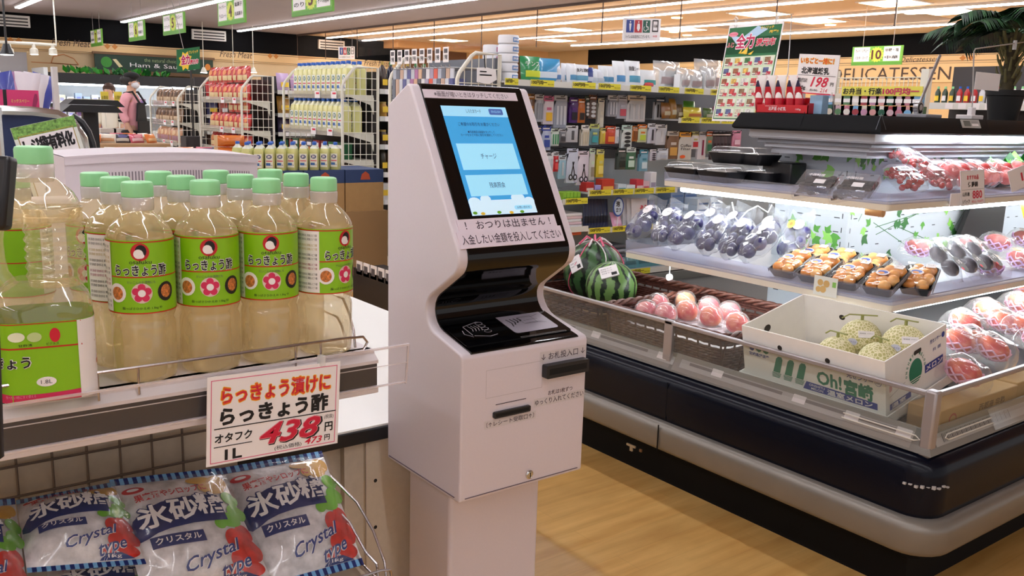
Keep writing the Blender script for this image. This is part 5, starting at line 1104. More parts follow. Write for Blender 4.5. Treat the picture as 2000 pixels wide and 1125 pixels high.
# ---------------------------------------------------------------- things on the canopy
CZ = 1.3355
clipm = film('clip_clear', opac=.3); rod = M('rod_metal', (190, 188, 190), .3, .9)
tl, tr, bl, br_ = at(1425, 50, Y=2.587), at(1532, 40, Y=2.30), at(1390, 236, X=3.0), at(1500, 231, X=3.0)
br_ = bl+(tr-tl); f = QUADF(tl, tr, bl, br_); n_ = (tr-tl).cross(tl-bl).normalized()
t = thing('sale_poster', 'tall green bordered sale flyer of priced pictures clipped to a stand on the canopy', 'poster', bl)
b = MB(); b.fbox(f, 0, 0, 1, 1, -.002, 0, PAPER); b.build('sheet', t)
b = MB(); PG = M('poster_green', (20, 104, 56), .5); PL = M('poster_pale', (206, 226, 190), .5); d1 = .0008
b.rect(f, .02, .02, .98, .86, PG, d1); b.rect(f, .035, .03, .965, .665, PL, d1*2); b.rect(f, .02, .69, .98, .97, PG, d1)
b.poly(f, [(.05, .9), (.3, .86), (.55, .97), (.75, .93), (.5, .84), (.2, .80)], M('poster_sky', (176, 206, 232), .5), d1*2)
b.poly(f, [(.28, .70), (.36, .78), (.32, .70), (.44, .76), (.44, .68), (.56, .72), (.52, .68)], YL, d1*2)
b.ell(f, .12, .90, .09, .025, M('poster_pink', (236, 150, 170), .5), d1*3); b.text('ファイナル', f, .12, .90, .15, .022, CR, d1*4, bold=.02)
b.text('全力', f, .37, .82, .36, .17, PAPER, d1*3, bold=.09, rot=.0); b.text('全力', f, .37, .82, .34, .15, M('poster_magenta', (196, 30, 90), .5), d1*4, bold=.03); b.text('還元市', f, .75, .80, .36, .09, PAPER, d1*3, bold=.09); b.text('還元市', f, .75, .80, .35, .08, CR, d1*4, bold=.03); b.text('ふじ', f, .10, .79, .14, .055, PAPER, d1*3, bold=.06); b.text('ふじ', f, .10, .79, .13, .05, CR, d1*4, bold=.02)
b.text('オンリッチ', f, .73, .945, .24, .03, YL, d1*3, bold=.02); b.text('厳選!!', f, .86, .90, .16, .03, YL, d1*3, bold=.02)
rnd = random.Random(21); pc_ = [M('pic_%d' % k, c, .6, noise=.5, scale=90) for k, c in enumerate([(150, 90, 60), (200, 190, 170), (140, 110, 80), (90, 100, 140), (60, 110, 60), (196, 80, 70), (220, 180, 90), (230, 220, 210)])]
for j in range(6):
    for i in range(5):
        x, y = .05+.184*i, .555-.105*j+.012; b.rect(f, x, y, x+.165, y+.088, M('pic_paper', (232, 236, 220), .6), d1*3); b.rect(f, x+.01, y+.03, x+.11, y+.082, pc_[rnd.randrange(8)], d1*4); b.text(rnd.choice(['98', '138', '198', '78', '258', '298']), f, x+.115, y+.024, .085, .036, CR, d1*5, bold=.05, shear=.2); b.rect(f, x+.015, y+.008, x+.07, y+.016, fint, d1*4)
b.build('printing', t)
b = MB(); q = (tr-tl).normalized(); up = V((0, 0, 1)); b.tube([tl-q*.02+up*.02-n_*.004, tr+q*.03+up*.02-n_*.004, tr+q*.035+up*-.20-n_*.006, V((3.02, 2.27, CZ+.05)), V((3.02, 2.27, CZ))], .0022, rod, 6); b.box(2.99, 2.24, CZ-.001, 3.05, 2.30, CZ+.005, PAPER); b.build('wire_stand', t)
for u in (.13, .88): b = MB(); o = tl*(1-u)+tr*u; b.tube([o-up*.012+n_*.002, o+up*.022+n_*.004], .006, clipm, 8); b.tube([o+up*.02+n_*.004-q*.012, o+up*.032+n_*.004, o+up*.02+n_*.004+q*.012], .003, clipm, 6); b.build('clip', t)
pc = [at(1562, 105, X=2.99), at(1641, 108, X=2.99), at(1552, 181, X=2.99)]
f = sign_frame(*pc); W, Hh = (pc[1]-pc[0]).length, (pc[0]-pc[2]).length
t = thing('price_sign', 'white price sign with pink 198 standing above the red carton', 'sign', pc[2])
MB().fbox(f, 0, 0, W, Hh, -.003, 0, PAPER).build('card', t)
b = MB(); X = lambda u: u*W; Y = lambda v_: (1-v_)*Hh; d2 = .0008
b.text('いちごと一緒に！', f, X(.47), Y(.16), W*.84, Hh*.17, YL, d2, bold=.08); b.text('いちごと一緒に！', f, X(.47), Y(.16), W*.82, Hh*.15, OR, d2*1.6, bold=.03); b.text('北海道練乳', f, X(.45), Y(.41), W*.70, Hh*.18, BLACK, d2, bold=.04); b.rect(f, X(.03), Y(.535), X(.97), Y(.525), BLACK, d2); b.rect(f, 0, 0, W, Hh*.03, CR, d2)
b.text('雪印メグミルク', f, X(.16), Y(.66), W*.24, Hh*.12, BLACK, d2, bold=.03); b.text('130g', f, X(.15), Y(.86), W*.22, Hh*.12, BLACK, d2, bold=.03); b.text('198', f, X(.59), Y(.69), W*.44, Hh*.26, CR, d2, bold=.02, shear=.3); b.text('円', f, X(.90), Y(.73), W*.08, Hh*.09, BLACK, d2, bold=.02); b.text('(税込価格)', f, X(.47), Y(.90), W*.2, Hh*.07, BLACK, d2); b.text('214', f, X(.72), Y(.89), W*.18, Hh*.10, CR, d2, shear=.25); b.build('lettering', t)
b = MB(); o = f(W*.5, Hh*.5, -.012)
for u in (.0, .88): o1_ = f(W*(u+.06), 0, -.004); b.tube([o1_+V((0, 0, .02)), V((o1_.x+.02, o1_.y, CZ))], .003, rod, 6); b.tube([o1_+V((0, 0, .012)), o1_-V((0, 0, .02))], .008, clipm, 8)
b.build('stand', t)
p0, p1 = at(1476, 221, X=2.965), at(1577, 222, X=2.965)
t = thing('condensed_milk_carton', 'red open carton of condensed milk tubes on the canopy edge', 'carton', ((2.965+3.03)/2, (p0.y+p1.y)/2, CZ))
cr_ = M('carton_red', (206, 20, 34), .4); b = MB(); b.box(2.965, p1.y, CZ, 3.035, p0.y, CZ+.002, cr_); b.box(2.965, p1.y, CZ, 2.968, p0.y, CZ+.032, cr_); b.box(3.032, p1.y, CZ, 3.035, p0.y, CZ+.06, cr_); b.box(2.965, p1.y, CZ, 3.035, p1.y+.003, CZ+.04, cr_); b.box(2.965, p0.y-.003, CZ, 3.035, p0.y, CZ+.04, cr_); b.build('tray', t)
f = FR((2.9648, p0.y, CZ), (0, -1, 0), (0, 0, 1)); wd = p0.y-p1.y; b = MB(); b.text('北海道 小練乳', f, wd*.42, .017, wd*.34, .014, PAPER, .0006, bold=.02); b.text('HOKKAIDO CONDENSED MILK', f, wd*.3, .027, wd*.24, .0035, PAPER, .0006); b.text('100g', f, wd*.82, .015, wd*.1, .008, PAPER, .0006); b.build('lettering', t)
tw = M('tube_white', (236, 230, 226), .35); tred = M('tube_red', (196, 24, 48), .35); tnv = M('tube_navy', (36, 34, 70), .4)
for i, px in enumerate((1484, 1503, 1523, 1545, 1562)):
    yy = at(px, 200, X=3.0).y; t = thing('condensed_milk_tube', '%s condensed milk tube from the flyer side standing in the red carton' % ORD[i], 'tube', (3.0, yy, CZ+.003), group='condensed milk tubes')
    MB().lathe(0, 0, [(.010, 0), (.012, .004), (.016, .012), (.018, .03), (.019, .055)], tred, 16).build('tube_lower', t, local=True)
    b = MB(); rows = [[(.019*math.cos(a)*(1+.25*k/4), .019*math.sin(a)*(1-k/4.2), .055+.022*k) for a in [2*PI*j/16 for j in range(16)]] for k in range(5)]; rows = [[(y, x, z) for x, y, z in r_] for r_ in rows]
    b.add([p for r_ in rows for p in r_], [(k*16+j, (k+1)*16+j, (k+1)*16+(j+1) % 16, k*16+(j+1) % 16) for k in range(4) for j in range(16)], tw); b.build('tube_upper', t, local=True)
    f = BEND(0, 0, .019, 0, -PI/2); b = MB(); b.poly(f, [(-.022, .052), (.022, .052), (.012, .095), (.004, .112), (-.004, .112), (-.012, .095)], tred, .003); b.poly(f, [(-.010, .098), (.010, .098), (.003, .122), (-.003, .122)], tnv, .004); b.text('小', f, -.004, .134, .008, .012, CR, .004); b.build('print', t, local=True)
q0, q1 = at(1579, 222, X=3.0), at(1604, 222, X=3.0); b = MB(); b.box(3.0, q1.y, CZ, 3.04, q0.y, at(1590, 186, X=3.0).z, M('pale_blue_box', (150, 188, 220), .4)); tag(b.build('blue_box', bevel=.002), 'small plain pale blue box beside the condensed milk carton', 'box')
# leaning rod on its base, clip stand with blank card, palm
p0, p1 = at(1795, 205, Y=2.0), at(1836, 108, Y=2.0)
t = thing('sign_holder', 'empty chrome sign holder leaning from a round clamp on the canopy', 'sign holder', (p0.x, 2.0, CZ))
MB().tube([p0, p1], .006, rod, 10).build('arm', t); b = MB(); b.tube([(p0.x-.004, 1.99, p0.z-.01), (p0.x-.004, 2.01, p0.z-.01)], .024, rod, 20); f = FR((p0.x-.004, 1.99, p0.z-.01), (1, 0, 0), (0, 0, 1)); b.ell(f, 0, 0, .018, .018, DARK, .001); b.ell(f, 0, 0, .012, .012, rod, .002); b.build('clamp', t); b = MB(); b.box(p0.x-.06, 1.93, CZ, p0.x+.06, 2.06, CZ+.014, M('base_grey', (150, 150, 156), .4)); b.box(p0.x-.02, 1.99, CZ+.012, p0.x+.02, 2.01, p0.z-.02, GREY); b.build('base', t, bevel=.003)
pp_ = [at(1899, 205, Y=1.95), at(1903, 95, Y=1.95), at(2030, 78, Y=1.95)]
t = thing('card_stand', 'white clip stand with a thin wire frame holding a blank white card', 'card stand', (pp_[0].x, 1.95, CZ))
b = MB(); b.tube([(pp_[0].x, 1.95, CZ), pp_[0], pp_[1]-V((0, 0, .012)), pp_[1]+V((.01, 0, 0)), pp_[2]], .003, M('wire_pale', (200, 198, 196), .3, .6), 6); b.build('wire_frame', t); b = MB(); b.box(pp_[0].x-.05, 1.92, CZ, pp_[0].x+.05, 1.99, CZ+.018, PAPER); b.box(pp_[0].x-.018, 1.94, CZ+.016, pp_[0].x+.018, 1.96, CZ+.05, PAPER); b.build('clip_base', t, bevel=.003)
c0, c1 = at(1905, 140, Y=1.96), at(1948, 178, Y=1.96); MB().box(c0.x, 1.955, c1.z, c1.x, 1.957, c0.z, PAPER).build('blank_card', t)
o = at(1982, 88, Y=1.95); b = MB(); b.tube([o+V((0, 0, .02)), o-V((0, 0, .02))], .009, clipm, 8); b.build('clip', t)
pb_, px_ = at(1925, 237, Y=2.02), at(1992, 237, Y=2.02); pr_ = .077; cx = at(1962, 200, Y=2.05).x
t = thing('palm', 'artificial palm with drooping green fronds in a black pot on the canopy', 'plant', (cx, 2.05, CZ))
potm = M('pot_black', (20, 20, 22), .6); ph = at(1960, 176, Y=2.05).z-CZ
MB().lathe(0, 0, [(pr_*.80, 0), (pr_*1.02, ph*.8), (pr_*1.10, ph*.82), (pr_*1.12, ph), (pr_*1.05, ph), (pr_*.98, ph*.85), (.01, ph*.84)], potm, 32).build('pot', t, local=True)
tk = M('palm_trunk', (70, 62, 40), .8, noise=.4, scale=40); b = MB(); b.tube([(0, 0, ph*.8), (.004, 0, ph+.06), (.012, 0, ph+.16), (.02, 0, ph+.26)], .032, tk, 12, taper=.75); rnd = random.Random(4)
for k in range(34):
    a = k*2.4; z = ph+.01+.0065*k; b.tube([(.03*math.cos(a), .03*math.sin(a), z), (.05*math.cos(a), .05*math.sin(a), z+.035), (.056*math.cos(a), .056*math.sin(a), z+.06)], .007, M('trunk_husk', (104, 100, 62), .7), 5, taper=.5)
b.build('trunk', t, local=True)
fm = [M('frond_green', (30, 66, 38), .45), M('frond_mid', (44, 88, 48), .45), M('frond_dark', (18, 44, 30), .45)]
for k in range(19):
    a = k*2.399+.4; el = .35+.75*((k*7) % 10)/10; L_ = .33+.10*((k*3) % 5)/5; droop = .30+.18*(k % 3)/2; b = MB(); pts = []
    for i in range(15):
        s_ = i/14; r_ = L_*s_*math.cos(el*.7); z = L_*(math.sin(el)*s_*1.0-droop*1.5*s_*s_)
        pts.append(V((.02+r_*math.cos(a), r_*math.sin(a), ph+.25+z)))
    b.tube(pts, .0035, fm[1], 5, taper=.3)
    for i in range(2, 15):
        for sub_ in (0, .5):
            if i == 14 and sub_: continue
            p = pts[i] if not sub_ else (pts[i]+pts[i+1])/2; tg = (pts[min(i+1, 14)]-pts[i-1]).normalized(); sd = tg.cross(V((0, 0, 1))).normalized(); ll = .15*(1-abs(i/14-.45)*1.1)+.02
            for sg in (-1, 1):
                d_ = (sd*sg*.85+tg*.6+V((0, 0, -.28))).normalized(); wv = tg*.008; mid = p+d_*ll*.5+V((0, 0, .006)); tip = p+d_*ll+V((0, 0, -.018)); b.add([p-wv*.6, mid-wv, tip, mid+wv, p+wv*.6], [(0, 1, 2, 3, 4)], fm[(k+i) % 3])
    b.build('frond', t, local=True)
# ---------------------------------------------------------------- hundred-yen shelf behind the case
YG, YGB = 4.6, 5.02
gs = M('gondola_grey', (112, 116, 124), .5); gsl = M('gondola_lit', (196, 208, 214), .5); gsh = M('gondola_shelf', (196, 198, 200), .45); lipm = M('price_lip', (222, 222, 216), .45); YCARD = M('card_yellow', (232, 222, 60), .55)
t = thing('goods_shelf', 'long grey pegboard shelf of hundred-yen household goods behind the fruit case', 'shelf', (5, 4.9, 0))
XG0, XG1 = at(990, 200, Y=YG).x, 7.6
MB().box(XG0, YGB, .12, XG1, YGB+.04, 1.50, gs).build('back_panel', t)
x0p = at(1185, 330, Y=YGB).x
MB().box(XG0, YGB-.006, .12, XG1, YGB, .98, gsl).build('lower_back_panel', t)  # paler sheet: light on the lower back panel is put into its colour
MB().box(XG0-.02, YG-.02, 0, XG1, 5.6, .12, toe).build('kick_base', t)
MB().box(XG0, 5.06, .12, XG1, 5.5, 1.45, gs).build('rear_bay', t)
cards = []
def shelf_strip(x0, x1, y0, y1, Y, cds, dep=.4, thick=.034, row=''):
    a_, c_ = at(x0, y0, Y=Y), at(x1, y1, Y=Y); z = (a_.z+c_.z)/2
    b = MB(); b.box(a_.x, Y, z-.012, c_.x, Y+dep, z, gsh); b.box(a_.x, Y-.006, z-.026, c_.x, Y, z+.012, lipm); b.build('shelf', t)
    f = FR((0, Y-.007, 0), (1, 0, 0), (0, 0, 1)); b = MB()
    for i, (u0, u1) in enumerate(cds):
        p, q = at(u0, y0, Y=Y).x, at(u1, y0, Y=Y).x; tt = thing('price_strip_card', 'yellow hundred-yen price card, %s in its row on the %s' % (ORD[i], row), 'price card', (p, Y-.01, z), group='yellow hundred-yen cards')
        b = MB(); b.fbox(f, p, z-.024, q, z+.016, .0005, .002, YCARD); b.fbox(f, p+(q-p)*.02, z-.018, p+(q-p)*.03, z+.01, .002, .0022, PAPER); b.build('card', tt)
        b = MB(); b.text('100円均一', f, p+(q-p)*.36, z, (q-p)*.66, .026, BLACK, .003, bold=.03); b.text('税込110円', f, p+(q-p)*.84, z-.010, (q-p)*.24, .008, BLACK, .003); b.build('lettering', tt)
    return z
zA = shelf_strip(985, 1440, 158, 181, YG, [(985, 1011), (1035, 1081), (1117, 1162), (1168, 1211), (1230, 1271), (1286, 1326), (1337, 1374), (1388, 1428)], row='top shelf')
zB = shelf_strip(1325, 1452, 232, 237, YG, [(1329, 1365), (1368, 1405), (1408, 1444)], row='short shelf below the flyer')
zC = shelf_strip(1148, 1322, 377, 368, YG, [(1150, 1192), (1195, 1235), (1237, 1275), (1279, 1316)], row='shelf above the cleaning cloths')
zC2 = shelf_strip(1098, 1147, 394, 389, YG, [(1103, 1146)], row='little shelf by the kiosk screen')
zD = shelf_strip(1148, 1300, 452, 437, YG, [(1149, 1190), (1194, 1232), (1235, 1272)], row='shelf under the cleaning cloths')
zD2 = shelf_strip(1300, 1440, 437, 424, YG, [(1388, 1426)], row='shelf under the blue boxes')
zE = shelf_strip(1200, 1480, 530, 505, YG, [(1228, 1268)], row='lowest visible shelf')
zF = shelf_strip(1098, 1148, 448, 444, YG, [], row='')
hookm = M('hook_black', (30, 30, 34), .4)
def side(c): return tuple(max(0, int(v_*.8)) for v_ in c)
def hangpack(rect, hc, bc, pc, label, Y, group, kind='bag', X=None):
    x0, y0, x1, y1 = rect; fx = X is not None
    if fx: P0, P1 = at(x0, y0, X=X), at(x1, y1, X=X); o = V((X, P0.y, P1.z)); ex = V((0, -1, 0)); wd = abs(P0.y-P1.y)
    else: P0, P1 = at(x0, y0, Y=Y), at(x1, y1, Y=Y); o = V((P0.x, Y, P1.z)); ex = V((1, 0, 0)); wd = P1.x-P0.x
    h = P0.z-P1.z; f = FR(o, ex, (0, 0, 1)); t2 = thing('hanging_pack', label, 'hanging pack', o+ex*wd/2, 0, group)
    mh = M('pk_%d_%d_%d' % hc, hc, .45); mbd = M('pk_%d_%d_%d' % bc, bc, .3, coat=.4); mp_ = M('pk_%d_%d_%d' % pc, pc, .4)
    hh = min(.035, h*.22); b = MB(); b.prism(f, rr(0, h-hh, wd, h, min(.006, wd*.2), 1, 2), -.004, 0, mh); b.rect(f, wd*.15, h-hh*.7, wd*.85, h-hh*.45, PAPER if sum(hc) < 450 else fint, .0006); b.build('header_card', t2)
    b = MB(); g = lambda x, y, d=0: f(x, y, d*(.35+math.sin(PI*min(max(x/wd, 0), 1))*.65))
    b.rect(lambda x, y, d=0: f(x, y, .010*max(0, math.sin(PI*x/wd))**.6*max(0, math.sin(PI*min(1, (y+.001)/(h-hh))))**.3), 0, 0, wd, h-hh, mbd, 0, 6, 4); b.fbox(f, 0, 0, wd, h-hh, -.02, 0, mbd); b.build('pack_body', t2)
    b = MB(); q = .0115
    if kind == 'tool': b.line(f, [(wd*.5, h*.15), (wd*.5, h*.70)], wd*.22, mp_, q)
    elif kind == 'discs':
        for k in range(4): b.ell(f, wd*.5, h*(.12+.17*k), wd*.3, h*.07, mp_, q, 12)
    elif kind == 'scissors':
        for s_ in (-1, 1): b.ell(f, wd*(.5+.2*s_), h*.17, wd*.19, h*.09, mp_, q, 14); b.ell(f, wd*(.5+.2*s_), h*.17, wd*.09, h*.05, mbd, q+.0006, 12); b.line(f, [(wd*(.5+.15*s_), h*.24), (wd*(.5-.06*s_), h*.62)], wd*.08, mp_, q)
    elif kind == 'text': b.text('Coffee', f, wd*.5, h*.52, wd*.8, h*.1, BLACK, q); b.text('Filter', f, wd*.5, h*.40, wd*.7, h*.09, BLACK, q); b.ell(f, wd*.3, h*.12, wd*.2, h*.06, OR, q)
    elif kind == 'bars':
        for k in range(3): b.rect(f, wd*(.15+.27*k), h*.1, wd*(.30+.27*k), h*.68, mp_, q)
    else: b.rect(f, wd*.2, h*.12, wd*.8, h*.42, mp_, q); b.rect(f, wd*.25, h*.5, wd*.7, h*.6, mh, q)
    b.build('contents', t2)
    c_ = o+ex*wd/2+V((0, 0, h-.008)); b = MB(); e_ = V((0, YGB-Y, 0)) if not fx else V((.2, 0, 0))
    b.tube([c_+e_, c_-e_.normalized()*.03, c_-e_.normalized()*.045+V((0, 0, .014))], .003, hookm, 5); b.build('peg_hook', t)
Wt, Cl, Dk, Sv = (228, 228, 232), (190, 196, 206), (44, 42, 48), (200, 204, 212)
rows = {'top peg row': (4.78, [((1031, 183, 1043, 242), (176, 120, 50), (120, 84, 60), (200, 160, 90), 'bag'), ((1045, 184, 1061, 238), Wt, Cl, (150, 154, 166), 'bars'), ((1062, 187, 1080, 243), (226, 120, 160), (236, 224, 232), (250, 200, 60), 'bag'), ((1083, 186, 1106, 250), Sv, (176, 182, 196), (220, 224, 232), 'bars'), ((1113, 190, 1128, 240), (96, 50, 140), (80, 40, 120), (30, 26, 40), 'bag'), ((1129, 193, 1142, 240), (214, 120, 40), (206, 116, 50), (40, 34, 34), 'bag'), ((1143, 188, 1150, 228), (90, 110, 90), (60, 62, 66), (230, 230, 230), 'discs'), ((1151, 185, 1164, 232), (140, 90, 60), (110, 90, 84), (220, 224, 230), 'discs'), ((1169, 192, 1178, 256), (220, 214, 196), (216, 212, 200), (226, 222, 206), 'bag'), ((1188, 186, 1206, 228), Wt, (166, 172, 186), (206, 210, 220), 'bars'), ((1207, 186, 1224, 232), (206, 210, 226), (190, 194, 210), (210, 90, 110), 'bag'), ((1225, 186, 1259, 238), (228, 214, 196), (222, 222, 226), (196, 200, 206), 'bars'), ((1280, 190, 1298, 234), (60, 74, 92), (206, 210, 216), (60, 60, 66), 'bars')]),
 'middle peg row': (4.74, [((1048, 246, 1057, 282), (40, 50, 110), (50, 54, 90), (90, 100, 150), 'bag'), ((1058, 245, 1075, 293), (50, 70, 160), (176, 188, 216), (60, 80, 160), 'bag'), ((1076, 251, 1091, 285), (206, 222, 206), (216, 226, 220), (50, 150, 96), 'bars'), ((1092, 251, 1105, 279), Sv, (120, 122, 128), (70, 70, 76), 'bag'), ((1106, 245, 1128, 278), (224, 228, 230), (190, 194, 200), (90, 92, 98), 'tool'), ((1136, 244, 1150, 285), (240, 240, 236), (222, 216, 200), (206, 196, 170), 'bars'), ((1152, 242, 1169, 283), (200, 210, 120), (110, 150, 160), (60, 160, 170), 'bag'), ((1173, 250, 1182, 281), (226, 216, 120), (220, 190, 90), (230, 210, 60), 'tool'), ((1183, 246, 1201, 281), (220, 90, 50), (206, 70, 50), (240, 150, 60), 'bag'), ((1202, 248, 1208, 280), Wt, Wt, Cl, 'bag'), ((1215, 244, 1233, 289), (190, 216, 206), (216, 222, 218), (40, 42, 46), 'discs'), ((1235, 246, 1245, 276), (180, 110, 40), (196, 116, 44), (120, 70, 40), 'bars'), ((1246, 243, 1262, 278), (236, 130, 50), (206, 216, 180), (186, 210, 70), 'bag'), ((1266, 241, 1280, 280), (226, 228, 236), (206, 208, 222), (60, 60, 70), 'tool'), ((1282, 243, 1301, 283), (226, 228, 232), (214, 216, 222), (226, 226, 230), 'tool')]),
 'bottom peg row': (4.70, [((1058, 298, 1080, 337), (226, 226, 230), (222, 224, 228), (190, 196, 206), 'bars'), ((1081, 296, 1090, 335), (200, 204, 210), (196, 40, 50), (226, 80, 80), 'bag'), ((1091, 303, 1104, 349), (200, 216, 224), (150, 190, 206), (196, 204, 210), 'tool'), ((1108, 290, 1127, 357), (206, 216, 236), (206, 214, 232), (34, 34, 40), 'scissors'), ((1129, 295, 1148, 361), (226, 214, 226), (222, 214, 226), (34, 34, 40), 'scissors'), ((1152, 290, 1160, 352), (200, 220, 190), (206, 206, 196), (150, 140, 120), 'bag'), ((1166, 292, 1178, 346), (210, 206, 130), (220, 200, 60), (236, 222, 120), 'bag'), ((1206, 290, 1222, 331), (50, 60, 56), (66, 76, 70), (30, 40, 36), 'bag'), ((1223, 288, 1240, 331), (216, 226, 220), (60, 110, 80), (200, 226, 210), 'bag'), ((1250, 292, 1264, 334), (70, 140, 160), (120, 170, 190), (200, 220, 226), 'bag'), ((1270, 292, 1281, 314), Wt, (210, 206, 216), (50, 44, 60), 'discs'), ((1284, 290, 1304, 312), Sv, (206, 212, 222), (180, 186, 200), 'bag')]),
 'right-hand peg row': (4.72, [((1304, 256, 1324, 310), (206, 196, 186), (130, 96, 70), (210, 160, 80), 'bag'), ((1326, 258, 1349, 312), (240, 170, 60), (214, 212, 206), (60, 50, 46), 'text'), ((1350, 257, 1364, 291), (206, 200, 130), (226, 222, 226), (196, 50, 60), 'bag'), ((1365, 257, 1377, 311), (206, 206, 214), (216, 210, 216), (140, 30, 70), 'tool'), ((1379, 257, 1390, 300), (226, 110, 50), (120, 140, 120), (40, 110, 80), 'bag'), ((1391, 258, 1397, 312), (50, 24, 34), (70, 54, 60), (30, 14, 20), 'bag'), ((1398, 258, 1404, 312), (50, 24, 34), (80, 64, 70), (30, 14, 20), 'bag'), ((1405, 258, 1411, 312), (40, 20, 30), (70, 60, 66), (26, 12, 18), 'bag'), ((1412, 258, 1418, 312), (54, 24, 36), (76, 60, 66), (30, 14, 20), 'bag'), ((1419, 258, 1425, 312), (40, 20, 30), (60, 50, 56), (26, 12, 18), 'bag'), ((1431, 255, 1446, 286), (226, 150, 180), (216, 140, 170), (236, 200, 216), 'bag')])}
for rn, (Y, its) in rows.items():
    for i, (rc, hc, bc, pc, kd_) in enumerate(its):
        cn = 'scissors pack' if kd_ == 'scissors' else ('coffee filter pack' if kd_ == 'text' else 'hanging pack')
        hangpack(rc, hc, bc, pc, '%s, %s from the kiosk in the %s of pegged goods' % (cn, ORD[i], rn), Y, 'hanging packs on the hundred-yen shelf', kd_)
# things standing on its shelves
def placed(x0, x1, Y, z): p, q = at(x0, 200, Y=Y), at(x1, 200, Y=Y); return (p.x+q.x)/2, abs(q.x-p.x)
def hpx(x, y0, y1, Y): return abs(at(x, y0, Y=Y).z-at(x, y1, Y=Y).z)
def carton(name, label, cat, rect, Y, z, dep, col, col2, txt='', group=None, lean=0):
    x0, y0, x1, y1 = rect; cx, wd = placed(x0, x1, Y, z); h = hpx(x0, y0, y1, Y); t2 = thing(name, label, cat, (cx, Y+dep/2, z+.0005), 0, group); R3 = Matrix.Rotation(lean, 4, 'X')
    put_rot(MB().box(-wd/2, -dep/2, 0, wd/2, dep/2, h, M('pk_%d_%d_%d' % col, col, .45)), R3).build('body', t2, local=True, bevel=.002)
    b = MB(); f = FR((0, -dep/2, 0), (1, 0, 0), (0, 0, 1)); b.rect(f, -wd*.42, h*.12, wd*.42, h*.4, M('pk_%d_%d_%d' % col2, col2, .45), .001)
    if txt: b.text(txt, f, 0, h*.68, wd*.75, min(h*.3, .05), BLACK if sum(col) > 300 else PAPER, .001, bold=.01)
    put_rot(b, R3).build('printing', t2, local=True); return t2
def soft(name, label, cat, rect, Y, z, dep, col, col2, group=None, txt='', lean=-.15, sub=None, m=None):
    x0, y0, x1, y1 = rect; cx, wd = placed(x0, x1, Y, z); h = hpx(x0, y0, y1, Y); t2 = thing(name, label, cat, (cx, Y+dep/2, z+.002), 0, group); R3 = Matrix.Rotation(lean, 4, 'X'); rnd = random.Random(label); mc = m or M('pk_%d_%d_%d' % col, col, .3, coat=.5)
    b = MB()
    for sg in (1, -1): g = QUADF((-wd/2*sg, 0, h), (wd/2*sg, 0, h), (-wd/2*sg, 0, 0), (wd/2*sg, 0, 0), dep/2); b.rect(g, 0, 0, 1, 1, mc, 0, 7, 7)
    put_rot(b, R3).build('bag', t2, local=True, auto=70)
    b = MB(); g = QUADF((-wd/2, 0, h), (wd/2, 0, h), (-wd/2, 0, 0), (wd/2, 0, 0), dep/2); b.rect(g, .15, .18, .85, .42, M('pk_%d_%d_%d' % col2, col2, .4), .002, 6, 3)
    if txt: b.text(txt, g, .5, .68, .7, .18, BLACK if sum(col) > 320 else PAPER, .002, bold=.01)
    put_rot(b, R3).build('printing', t2, local=True); return t2
rollm = M('roll_white', (236, 236, 240), .6); rblue = M('roll_blue', (90, 140, 200), .5); rpink = M('roll_pink', (200, 110, 150), .5)
def roll(px0, px1, Y, z, h, label, m2):
    cx, wd = placed(px0, px1, Y, z); t2 = thing('wipes_canister', label, 'canister', (cx, Y+.08, z), 0, 'white canisters on the top shelf'); r = wd/2
    MB().lathe(0, 0, [(r*.92, 0), (r, .006), (r, h-.012), (r*.93, h-.002), (r*.5, h)], rollm, 22).build('canister', t2, local=True)
    f = BEND(0, 0, r, 0, .0); b = MB(); b.rect(f, -r*.2, h*.2, r*.7, h*.7, m2, .001, 6, 1); b.text('除菌', f, r*.25, h*.45, r*.7, h*.3, PAPER, .002, bold=.02); b.build('label', t2, local=True)
hz = hpx(1000, 57, 150, YG)/5
for k in range(5): roll(988, 1021, YG+.03, zA+hz*k, hz-.0005, 'white canister, %s up in the tall stack on the top shelf' % ORD[k], rblue)
for k in range(4): roll(958, 989, YG+.16, zA+hz*k, hz-.0005, 'white canister, %s up in the lower stack beside the tall one' % ORD[k], rpink)
